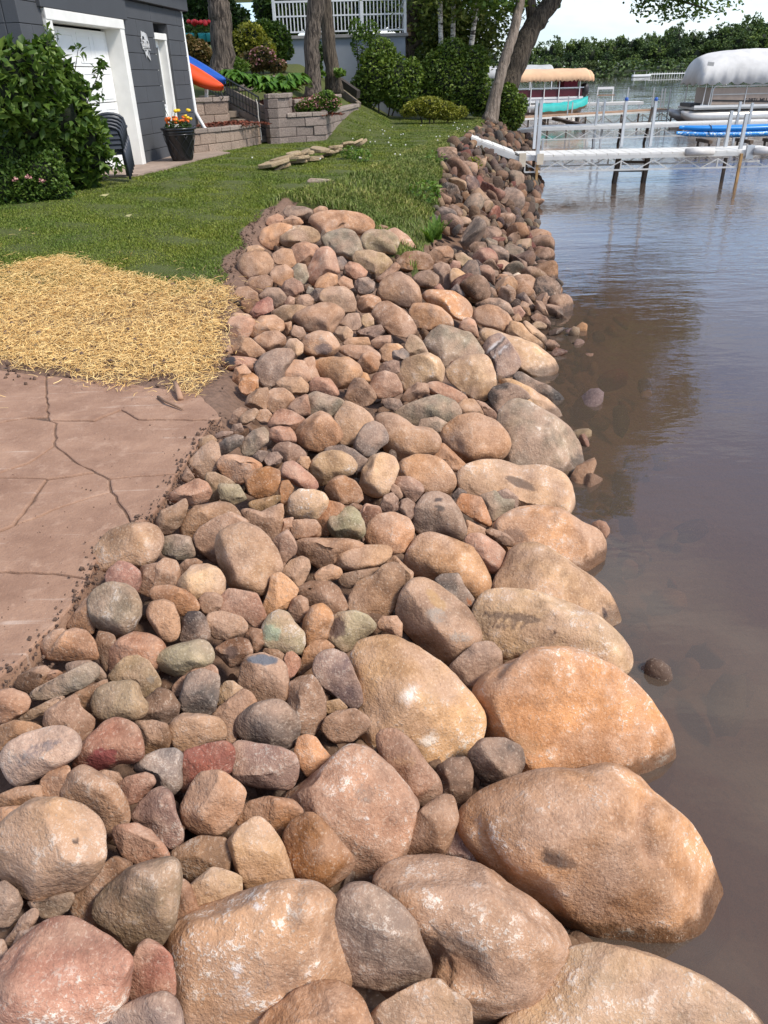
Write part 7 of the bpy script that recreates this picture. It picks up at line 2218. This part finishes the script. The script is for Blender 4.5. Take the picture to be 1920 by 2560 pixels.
tree('oak_tree', 'leaning furrowed trunk beside the pink spirea planter', p0 - Vector((0, 0, .25)), [p0 - Vector((0, 0, .3)), p1, p2, up, up + Vector((.5, .5, 3))], [.23, .21, .24, .19, .08], M_BARK,
     over(up, (.4, 1, 11.5, 2.6, 2.4, 2.0), (1.8, 2, 12.6, 2.0, 2.2, 1.8)), LG, 2000, .34, 4, [([up, up + Vector((1.2, .6, 1.6))], [.1, .04])])
p0 = T3(835, 207, 27); p1 = T3(822, 100, 27); p2 = T3(812, 0, 27)
up = p2 + Vector((-.3, 0, 3.5))
tree('oak_tree', 'dark straight trunk in front of the grey terrace wall', p0 - Vector((0, 0, .25)), [p0 - Vector((0, 0, .3)), p1, p2, up], [.24, .21, .20, .12], M_BARK2,
     over(up, (-.2, 1.5, 12, 2.4, 2.2, 2.0)), LG, 1500, .34, 5)
# maple with the nest box, behind the terrace corner
p0 = T3(1012, 180, 33); p1 = T3(1020, 80, 33); p2 = T3(1040, 0, 33)
mpl = tree('maple_tree', 'forked maple behind the terrace corner carrying a nest box', p0 - Vector((0, 0, .6)), [p0 - Vector((0, 0, .6)), p1, p2, p2 + Vector((.6, 0, 3))], [.34, .30, .30, .15], M_BARK,
     over(p2, (.5, 1, p2.z + 2.4, 2.4, 2.0, 1.6), (-2.0, 2.5, p2.z + 1.6, 2.4, 2, 1.6), (-4.5, 3.5, p2.z + 1.6, 2.6, 2, 1.5)), LDK, 4200, .30, 6, [([T3(1022, 118, 33), T3(1040, 108, 33), T3(1058, 92, 33)], [.16, .13, .08])], .2)
nb = empty('nest_box', T3(1021, 92, 32.6)); tag(nb, 'small brown wooden nest box on the forked maple', 'nest box')
MB().box((0, 0, .2), (.18, .18, .36)).build('box', plain('box_wood', (.30, .19, .12), .8), nb)
MB().box((0, -.02, .40), (.22, .24, .03), 0, R(12)).build('roof', plain('box_roof', (.12, .08, .05), .8), nb)
MB().tube([(0, -.092, .30), (0, -.098, .30)], .028, 10).build('entrance_hole', M_DARK, nb)
# birches
g = np.random.default_rng(4)
mt, n, l, b = newmat('birch_bark')
p = position(n); mpn = n.new('ShaderNodeMapping'); mpn.inputs['Scale'].default_value = (.6, .6, 3.5); l(p, mpn.inputs['Vector'])
l(ramp(n, l, noise(n, l, mpn.outputs['Vector'], 3.5, 4, .7), .42, .5, (.05, .04, .035), (.62, .58, .52)), b.inputs['Base Color']); b.inputs['Roughness'].default_value = .8
M_BIRCH = mt
for k, (xb, yb, xt, Y, lb, cr) in enumerate((
    (1104, 150, 1101, 31, 'white birch trunk, left one of the three birches', [(1080, 40, 1.6, 1.2, 1.9), (1115, 95, 1.0, .9, 1.1), (1075, 100, 1.1, .9, 1.0)]),
    (1132, 150, 1133, 31.5, 'slim white birch, middle one of the three', [(1130, 30, 1.5, 1.2, 1.8), (1160, 85, 1.2, 1.0, 1.3), (1135, 120, 1.1, .9, .8)]),
    (1160, 150, 1192, 31.2, 'leaning white birch nearest the lake', [(1190, 20, 1.7, 1.2, 1.4), (1225, 55, 1.1, 1.0, .9), (1185, 90, 1.0, .9, 1.1), (1215, 100, .7, .7, .8)]))):
    p0, p1 = T3(xb, yb + 60, Y), T3(xt, -5, Y)
    p0.z = 1.0
    cb = []
    for (x, y, rx, ry, rz) in cr:
        v = T3(x, y, Y + 2.2); cb.append((v.x, v.y, v.z, rx, ry, rz))
    v = T3(xt, -60, Y); cb.append((v.x, v.y, v.z, 1.8, 1.4, 1.2))
    tree('birch_tree', lb, p0, [p0, p0.lerp(p1, .5), p1, p1 + Vector((.2, 0, 2))], [.11, .09, .08, .03], M_BIRCH, cb, LBI, 5200, .17, 20 + k, (), .26, group='birches by the terrace')
# white birch clump foot
# the two leaning trunks at the water
p0 = T3(1224, 302, 28.0); p0.z = 1.0
thin = tree('leaning_tree', 'slender pale trunk leaning over the dock ramp', p0, [p0, T3(1243, 220, 28.2), T3(1262, 150, 28.4), T3(1286, 75, 28.6), T3(1302, -5, 28.8), T3(1320, -120, 29)], [.24, .19, .165, .165, .14, .06], M_BARK3,
     [(*T3(1250, -25, 29), 1.2, 1.0, .55), (*T3(1215, 5, 29.5), .7, .7, .45), (*T3(1290, -5, 29), .5, .5, .35)], LG, 900, .20, 31)
p0 = T3(1252, 285, 30.5); p0.z = 1.0
f_ = T3(1334, 62, 31)
fat = tree('leaning_maple', 'thick dark forked maple leaning out over the lake', p0, [p0, T3(1268, 225, 30.6), T3(1298, 140, 30.8), f_, T3(1384, 0, 31), T3(1440, -110, 31), T3(1500, -230, 31)], [.42, .36, .34, .33, .28, .18, .06], M_BARK2,
     [(*T3(1700, 8, 31), 1.35, 1.0, .42), (*T3(1640, -12, 31), 1.0, .9, .45), (*T3(1775, -5, 31), .9, .8, .40), (*T3(1600, 10, 31), .30, .4, .28), (*T3(1330, -40, 32), 1.0, 1.0, .7)], LG, 1500, .17, 33,
     [([f_, T3(1325, 0, 31), T3(1310, -120, 31.5)], [.22, .19, .08]), ([T3(1440, -110, 31), T3(1560, -60, 31), T3(1660, -10, 31), T3(1760, 20, 31), T3(1800, 32, 31)], [.12, .08, .05, .025, .01]), ([T3(1620, -30, 31), T3(1605, 20, 31), T3(1600, 45, 31)], [.03, .015, .006]), ([T3(1690, 0, 31), T3(1720, 40, 31), T3(1735, 55, 31)], [.025, .012, .005])], .32)

bs = fat.location
foliage('upper_crown', [(c[0] - bs.x, c[1] - bs.y, c[2] - bs.z, *c[3:]) for c in ((*T3(1600, -130, 31.5), 2.8, 2.4, 1.3), (*T3(1450, -210, 32), 3.0, 2.6, 1.6), (*T3(1700, -190, 31), 2.4, 2.4, 1.6), (*T3(1540, -330, 32), 3.0, 2.6, 2.0), (*T3(1600, -460, 32), 2.4, 2.4, 1.8), (*T3(1760, -140, 31), 1.6, 1.6, 1.0), (9.2, 31, 10.2, 2.2, 2.0, 1.7), (11.2, 30.5, 9.6, 1.9, 1.8, 1.6), (8.2, 31.5, 12.6, 2.2, 2.0, 1.7), (10.4, 31, 12.2, 2.0, 2.0, 1.7), (9.4, 31, 14.6, 1.9, 1.9, 1.5), (7.0, 31.5, 10.5, 2.0, 2.0, 1.8))], 26000, .34, LG, fat, 35, .65, .5, .1, clump=.2, lumps=26, quad=True, floor=4.9)

# ------------------------------------------------------------------ shrubs of the hill
def shrub(name, label, px, mat, n_, leaf, Y, seed, core=.7, flowers=None, base=None, aspect=.55, droop=0., cat='shrub', hollow=.6):
    """px: blobs (x, y, r_px) in photo pixels at distance Y"""
    c0 = T3(px[0][0], px[0][1], Y)
    zb = float(ground_z(c0.x, Y)) if base is None else base
    root = empty(name, (c0.x, Y, zb)); tag(root, label, cat)
    bl = []
    for q_ in px:
        x, y, r = q_[:3]; ry = q_[3] if len(q_) > 3 else r
        v = T3(x, y, Y); s = Y / 1.13 / FPX
        bl.append((v.x - c0.x, 0, v.z - zb, r * s, max(r, ry) * s * .8, ry * s))
    foliage('leaves', bl, n_, leaf, mat, root, seed, aspect, .4, droop, hollow=hollow)
    if core: shade_core('inner_shade', bl, core, M_CORE, root)
    mb = MB()
    for b_ in bl[:4]: mb.tube([(b_[0] * .6, 0, -.1), (b_[0], b_[1], b_[2])], [.03, .012], 5)
    mb.build('stems', M_BARK2, root)
    if flowers:
        fm, fn, fs = flowers
        g = np.random.default_rng(seed + 5)
        C = cloud(bl, fn * 2, g, 1.0); C = C[(C[:, 2] > np.median(C[:, 2]) - .1)][:fn]
        V, F = leaves(C, np.full(len(C), fs), g, 1.5, .9, 0, True)
        tag(link('flowers', npmesh('flowers', V, F), fm, root), kind='stuff')
    return root
shrub('lilac_shrub', 'large rounded shrub in front of the grey terrace wall', [(945, 185, 52, 62), (985, 200, 50, 60), (920, 220, 45, 45), (1000, 235, 45, 40), (955, 140, 36, 40), (1030, 190, 30, 40)], LG2, 9500, .13, 29, 51)
shrub('loose_shrub', 'thin airy shrub climbing the left end of the railing', [(905, 110, 28, 40), (890, 75, 18, 25), (925, 80, 24, 26)], LG, 1100, .11, 29.6, 52, 0)
shrub('dense_shrub', 'tall dense shrub between the birches and the juniper', [(1110, 190, 60, 66), (1160, 200, 55, 60), (1080, 230, 45, 50), (1195, 235, 38, 50), (1130, 140, 42, 40), (1185, 165, 38, 46), (1140, 255, 50, 34), (1215, 265, 22, 26)], LG2, 13000, .12, 29.5, 53)
shrub('golden_juniper', 'low golden green juniper spreading on the lawn edge', [(1085, 278, 40, 18), (1045, 270, 38, 18), (1125, 286, 34, 14), (1070, 258, 40, 16), (1020, 280, 22, 12), (1105, 268, 36, 14), (1150, 280, 22, 14)], LYE, 5200, .12, 27, 54, .55, None, 1.0, .3)
shrub('water_shrub', 'green shrub with straps of leaves at the foot of the leaning trunks', [(1270, 250, 28, 40), (1290, 285, 24, 34), (1255, 290, 20, 30), (1300, 262, 20, 26), (1278, 310, 22, 18), (1245, 262, 16, 26)], LG2, 4200, .12, 29.0, 55)
shrub('barberry_shrub', 'yellow green shrub on the hill right of the thick oak', [(625, 95, 40, 34), (650, 125, 40, 34), (600, 120, 34, 36), (640, 150, 46, 26)], LYE, 4200, .12, 27, 56, .65)
shrub('arching_shrub', 'arching dark green shrub on the hill below the railing', [(690, 100, 38, 40), (680, 140, 36, 30), (660, 75, 30, 24), (715, 125, 20, 22)], LG, 3800, .12, 27.8, 57, .65)
shrub('rusty_spirea', 'rusty flowered spirea on the hill above the low wall', [(655, 145, 34, 24), (690, 165, 28, 16), (640, 160, 30, 16), (620, 150, 24, 18)], LRS, 2200, .09, 25.6, 58, .6, (LPK, 160, .08))
shrub('daylily_clump', 'daylily clump at the root of the thick oak', [(602, 165, 20, 14), (590, 155, 14, 12)], LBR, 500, .22, 25, 59, .4, None, None, .12)
shrub('rust_bush', 'yellowish bush on the hill left of the thick oak', [(490, 125, 34, 24), (515, 140, 24, 18), (475, 110, 18, 20)], LRS, 2400, .10, 25.5, 60, .6)
shrub('cedar_hedge', 'dark evergreen hedge behind the grey house', [(480, 30, 45, 60), (520, 60, 40, 44), (500, 0, 50, 44), (560, 40, 36, 50), (470, 80, 26, 24), (600, 60, 30, 40)], LDK, 6500, .16, 31, 61, .7)
shrub('dark_bush', 'small upright dark shrub between the two hill trunks', [(792, 160, 14, 34), (800, 130, 10, 22)], LDK, 900, .10, 28, 62, .5)
shrub('variegated_hosta', 'small pale hosta at the foot of the dark trunk', [(792, 186, 22, 9), (850, 182, 16, 9)], LBR, 260, .16, 26.6, 63, 0)
shrub('fir_screen', 'dark conifer mass behind the terrace railing', [(720, 30, 50, 50), (790, 25, 50, 50), (860, 30, 55, 55), (930, 20, 55, 50), (990, 25, 50, 45), (700, 5, 50, 40), (660, 20, 26, 40), (830, 0, 60, 40), (1060, 60, 34, 60), (1100, 40, 40, 50)], LDK, 9000, .30, 42, 64, .75, None, 3.0)
shrub('backdrop_shrub', 'dim woodland edge behind the birches', [(1060, 160, 40, 40), (1120, 130, 50, 50), (1180, 150, 45, 50)], LDK, 3500, .24, 40, 65, .7, None, 1.0)
# hostas: each clump a plant with its own arching leaves
def hosta(px, py, Y, r, seed, label):
    c_ = T3(px, py, Y)
    root = empty('hosta_plant', c_); tag(root, label, 'hosta', 'hostas above the steps')
    g = np.random.default_rng(seed)
    VV, FF, nv = [], [], 0
    for k in range(80):
        a = g.uniform(0, 6.28); ln = r * g.uniform(.45, 1.0); w_ = ln * .20
        h_ = r * g.uniform(.3, .8)
        d = np.array([math.cos(a), math.sin(a), 0]); s = np.array([-d[1], d[0], 0])
        cps = [(0.05, .1, .1), (.35, .75, .7), (.65, 1.0, 1.0), (.9, .85, .7), (1.12, .55, .05)]
        for (f, z, ww) in cps:
            c2 = d * ln * f + np.array([0, 0, h_ * z])
            VV += [c2 - s * w_ * ww + np.array([0, 0, .02]), c2, c2 + s * w_ * ww + np.array([0, 0, .02])]
        for i_ in range(4):
            o_ = nv + i_ * 3
            FF += [(o_, o_ + 1, o_ + 4, o_ + 3), (o_ + 1, o_ + 2, o_ + 5, o_ + 4)]
        nv += 15
    link('leaves', npmesh('leaves', np.array(VV), FF, False), LHO, root)
    MB().tube([(0, 0, 0), (0, 0, r * .6)], [.03, .02], 6).build('crown', M_BARK2, root)
for k, (x, y, Y, r, lb) in enumerate(((595, 218, 22.0, .40, 'hosta clump nearest the railing'), (625, 222, 22.2, .42, 'second hosta clump from the railing'), (655, 230, 22.2, .45, 'middle hosta clump above the steps'), (690, 232, 22.3, .45, 'hosta clump left of the largest one'), (730, 232, 22.4, .55, 'largest hosta clump beside the leaning trunk'), (575, 205, 22.6, .35, 'small hosta clump behind the black railing'), (672, 240, 21.8, .38, 'front hosta clump over the block pier'), (715, 240, 21.9, .42, 'front hosta clump over the upper tier'))):
    hosta(x, y, Y, r, 70 + k, lb)
shrub('pink_spirea', 'pink flowering spirea in the block planter', [(775, 265, 30, 20), (800, 255, 26, 20), (830, 258, 24, 20), (752, 270, 16, 12), (815, 240, 22, 14)], LBR, 3600, .06, 20.9, 81, .6, (LPK, 520, .045), 1.62)
# ferns and weeds in the old stones
def fern(px, py, r, seed, label):
    c_ = hit(px, py)
    root = empty('fern', c_); tag(root, label, 'fern')
    g = np.random.default_rng(seed)
    VV, FF, nv = [], [], 0
    for k in range(9):
        a = g.uniform(0, 6.28); le = g.uniform(.1, .55); ln = r * g.uniform(.7, 1.1)
        d = np.array([math.cos(a) * le, math.sin(a) * le, 1.0]); d /= np.linalg.norm(d)
        s = np.array([-math.sin(a), math.cos(a), 0])
        for i_ in range(12):
            f = (i_ + 1) / 12; c2 = d * ln * f + np.array([math.cos(a), math.sin(a), -.5]) * .25 * ln * f * f
            w_ = ln * .22 * (1 - f * .85)
            for sg_ in (-1, 1):
                VV += [c2, c2 + sg_ * s * w_ + d * .02, c2 + sg_ * s * w_ * .9 - d * .02 * 1.0, c2 - d * ln / 14]
                FF.append((nv, nv + 1, nv + 2, nv + 3)); nv += 4
    link('fronds', npmesh('fronds', np.array(VV), FF), LBR, root)
fern(1092, 600, .34, 1, 'bright green fern growing between the stones at the grass tip')
fern(1075, 606, .26, 2, 'smaller fern left of the bright green fern')
def tuft(px, py, r, n_, seed, label, mat=None):
    c_ = hit(px, py)
    root = empty('weed_plant', c_); tag(root, label, 'weed')
    foliage('leaves', [(0, 0, r * .5, r, r, r * .6)], n_, r * .32, mat or LBR, root, seed, .5, .6)
    MB().tube([(0, 0, -.02), (0, 0, r * .7)], [.008, .003], 5).build('stem', M_BARK2, root)
tuft(1060, 505, .30, 160, 3, 'leafy green weed low on the grass bank')
tuft(1180, 425, .22, 90, 4, 'small weed with yellow leaves among the old stones', LYE)
tuft(880, 398, .22, 260, 5, 'bright green ground cover beside the flagstone pile')
tuft(905, 405, .2, 160, 6, 'low bright weed right of the flagstone pile')
tuft(1090, 410, .22, 90, 7, 'weed sprouting at the top of the old stones')

# ------------------------------------------------------------------ far shore wood: every tree its own
FT = [leaf_material('far_leaf_%d' % k, a, b2, c2, 0.12, .7, True) for k, (a, b2, c2) in enumerate((
    ((.040, .075, .030), (.078, .125, .046), (.13, .19, .068)), ((.055, .09, .030), (.10, .155, .046), (.17, .235, .07)), ((.022, .05, .022), (.042, .08, .034), (.08, .13, .05)), ((.07, .10, .05), (.115, .15, .065), (.17, .21, .09))))]
far_mesh = []
for k in range(7):
    g = np.random.default_rng(300 + k)
    tall = k % 3 != 2
    bl = []
    for j in range(11 if tall else 7):
        a = g.uniform(0, 6.28); f = g.random()
        rad = (.34 - .20 * abs(f - .4)) * g.uniform(.5, 1.0)
        bl.append((rad * math.cos(a), rad * math.sin(a), .34 + .54 * f, .17 * g.uniform(.8, 1.3), .17 * g.uniform(.8, 1.3), .12 * g.uniform(.8, 1.3)))
    bl.append((0, 0, .62, .24, .24, .26)); bl.append((0, 0, .4, .26, .26, .2))
    C = cloud(bl, 1700, g, .6, .13, 12)
    V, F = leaves(C, g.uniform(.04, .075, len(C)), g, .8, .8, 0, True)
    core = []
    me = npmesh('far_crown', V, F)
    far_mesh.append(me)
trunk_me = MB().tube([(0, 0, -.03), (.005, 0, .3), (0, .01, .7)], [.018, .014, .006], 6).mesh('far_trunk', True); trunk_me.materials.append(plain('far_bark', (.16, .13, .10), .9))
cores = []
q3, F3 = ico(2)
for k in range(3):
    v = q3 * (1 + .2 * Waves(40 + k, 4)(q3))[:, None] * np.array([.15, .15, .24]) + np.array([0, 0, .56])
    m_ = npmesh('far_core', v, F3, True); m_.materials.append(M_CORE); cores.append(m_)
g = np.random.default_rng(8)
variants = {}
def far_tree(x_px, Y, top_px, mi, ci, label, wide=1.0):
    b0 = aty(x_px, 195, Y)
    zb = float(np.interp(Y, [318, 324, 332, 345, 365, 400], [-.5, .1, 1.0, 1.6, 2.4, 3.2])) * float(np.interp(b0.x, [-160, 60, 150, 260, 700], [.9, .9, 1.4, 1.8, 1.9]))
    h_ = max(6, (aty(x_px, top_px, Y).z - zb) * 1.08)
    root = empty('shore_tree', (b0.x, Y, zb - .2), g.uniform(0, 6.28)); root.scale = (h_ * wide, h_ * wide, h_)
    key = (mi, ci)
    if key not in variants:
        m_ = far_mesh[mi].copy(); m_.materials.clear(); m_.materials.append(FT[ci]); variants[key] = m_
    link('crown', variants[key], None, root)
    link('trunk', trunk_me, None, root)
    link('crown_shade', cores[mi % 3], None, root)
    tag(root, label, 'tree', 'trees on the far shore')
sky_line = interp([(1180, 128), (1240, 126), (1290, 112), (1340, 108), (1390, 100), (1430, 98), (1480, 96), (1530, 98), (1580, 88), (1640, 76), (1680, 66), (1700, 78), (1750, 82), (1790, 62), (1830, 48), (1860, 44), (1900, 52), (1960, 46)])
kinds = ['dark broad', 'mid green rounded', 'deep green', 'pale green']
ORD = 'first second third fourth fifth sixth seventh eighth ninth tenth eleventh twelfth thirteenth fourteenth fifteenth sixteenth seventeenth eighteenth nineteenth twentieth'.split()
def nth(k): return ORD[k] if k < 20 else ('twenty ' if k < 29 else 'thirtieth ' if k == 29 else 'thirty ' if k < 39 else 'forty ') + ('' if k == 29 else ORD[(k - 20) % 10] if k < 29 else ORD[(k - 30) % 10])
xs_ = list(np.arange(1170, 1960, 17.0))
for k, x in enumerate(xs_):
    xx_ = x + g.uniform(-6, 6); ci = int(g.choice([0, 1, 2, 1, 0]))
    far_tree(xx_, 356 + g.uniform(-6, 8), float(sky_line(xx_)) + g.uniform(-4, 6), int(g.integers(0, 7)), ci, f'{kinds[ci]} far shore tree, {nth(k).strip()} along the skyline from the leaning trunks', g.uniform(.6, 1.0))
for k, x in enumerate(np.arange(1180, 1960, 22.0)):
    xx_ = x + g.uniform(-8, 8); ci = int(g.choice([0, 1, 2, 1]))
    far_tree(xx_, 338 + g.uniform(-4, 6), float(sky_line(xx_)) + g.uniform(10, 55), int(g.integers(0, 7)), ci, f'{kinds[ci]} front row far shore tree, {nth(k).strip()} from the leaning trunks', g.uniform(.9, 1.2))
for k, (x, tp, lb) in enumerate(((1392, 92, 'tallest far shore tree left of the pale willow'), (1672, 56, 'dark pointed tree standing above the far jetty'), (1625, 72, 'tall narrow tree above the tiny far boat'), (1795, 50, 'tall dark tree behind the pontoon boat canopy'), (1855, 34, 'highest rounded tree over the pontoon boat canopy'), (1545, 86, 'slim tall tree left of the tiny far boat'), (1300, 104, 'tall far tree nearest the leaning maple'))):
    far_tree(x, 362, tp, k % 7, [2, 0, 1][k % 3], lb, .62)
BW = ['pale round willow at the far water edge', 'low bush right of the pale far willow', 'low bush left of the pale far willow', 'low bush left of the tiny far boat', 'low bush below the far left skyline', 'low bush right of the tiny far boat', 'low bush behind the far white jetty', 'low bush nearest the leaning trunks across the lake', 'low bush at the right end of the far jetty']
for k, (x, tp, wd) in enumerate(((1465, 148, 1.5), (1510, 165, 1.3), (1390, 158, 1.2), (1555, 160, 1.3), (1330, 160, 1.2), (1610, 158, 1.4), (1665, 160, 1.4), (1280, 158, 1.3), (1720, 156, 1.4))):
    far_tree(x, 329, tp, 2, 3 if k in (0,) else int(g.choice([0, 1])), BW[k], wd)
mb_ = []
gg_ = np.random.default_rng(12)
bx = gg_.uniform(-60, 330, 9000); by = 322 + gg_.random(9000) * 8
hz = gg_.random(9000) ** 1.5 * 5.5
V, F = leaves(np.stack([bx, by + 4.0 * np.sin(bx * .035) + 3 * np.sin(bx * .09 + 1), hz + .1], 1), gg_.uniform(.7, 1.6, 9000), gg_, .6, .8, 0, True)
tag(link('shore_undergrowth', npmesh('shore_undergrowth', V, F), FT[0]), 'unbroken green undergrowth along the far water edge', 'undergrowth', kind='stuff')
# ---- labels for stones: the distinctive ones by hand, the others by the nearest distinctive one
def rel(dx, dy, far):
    a = math.degrees(math.atan2(-dy, dx)) % 360
    w = ['right of', 'behind and right of', 'behind', 'behind and left of', 'left of', 'in front and left of', 'in front of', 'in front and right of'][int((a + 22.5) // 45) % 8]
    return w
used = set()
marks = []
for r_ in rocks:
    if r_[5]:
        tag(r_[0], r_[5].strip(), 'boulder' if r_[0].name.startswith('boulder') else 'stone', 'stones of the new lakeside bank')
        used.add(r_[5].strip())
        short = r_[5].strip().split(',')[0]
        for cut in (' with ', ' lying ', ' leaning ', ' beside ', ' wedged ', ' half ', ' cut off', ' in the ', ' at the ', ' on the ', ' standing ', ' stood ', ' perched ', ' behind ', ' between ', ' above ', ' below ', ' by the ', ' near ', ' showing ', ' reaching ', ' balanced ', ' running ', ' tucked ', ' overhanging ', ' pointing ', ' crusted', ' under ', ' stuck ', ' like ', ' scratched'):
            short = short.split(cut)[0] if len(short.split(cut)[0].split()) >= 3 else short
        marks.append((r_[1], ' '.join(short.split()[:7])))
cnt = {}
for m_ in marks: cnt[m_[1]] = cnt.get(m_[1], 0) + 1
marks = [m_ for m_ in marks if cnt[m_[1]] == 1]
marks2 = marks + [((1180, 335), 'foot of the white dock ramp'), ((1020, 600), 'bright green fern on the bank'), ((1300, 400), 'bend of the white dock ramp')]
allr = [r_[2] for r_ in rocks]
def size_word(px_, r):
    return 'large' if r > 0.24 else 'medium' if r > 0.14 else 'small'
for lst, grp, mk, extra in ((rocks, 'stones of the new lakeside bank', marks, ''), (old_rocks, 'stones of the old bank below the grass', marks2, 'old bank ')):
    for r_ in lst:
        o, pc, rm, code, kind, lab = r_
        if lab: continue
        base = f"{size_word(pc, rm)} {TONE_WORD[code[0]]} {SHAPE_WORD[kind]} {extra}stone"
        order = sorted(mk, key=lambda m_: (m_[0][0] - pc[0]) ** 2 + (m_[0][1] - pc[1]) ** 2)
        done = None
        for pre in ('', 'next but one ', 'further away '):
            for m_ in order[:8]:
                t = f"{base} {pre}{rel(pc[0] - m_[0][0], pc[1] - m_[0][1], 0)} the {m_[1]}"
                if t not in used and len(t.split()) <= 16:
                    done = t; break
            if done: break
        if done is None:
            done = f"{base} among many like it beside the {order[0][1]}"
            done = ' '.join(done.split()[:16])
        used.add(done)
        tag(o, done, 'boulder' if o.name.startswith('boulder') else 'stone', grp)
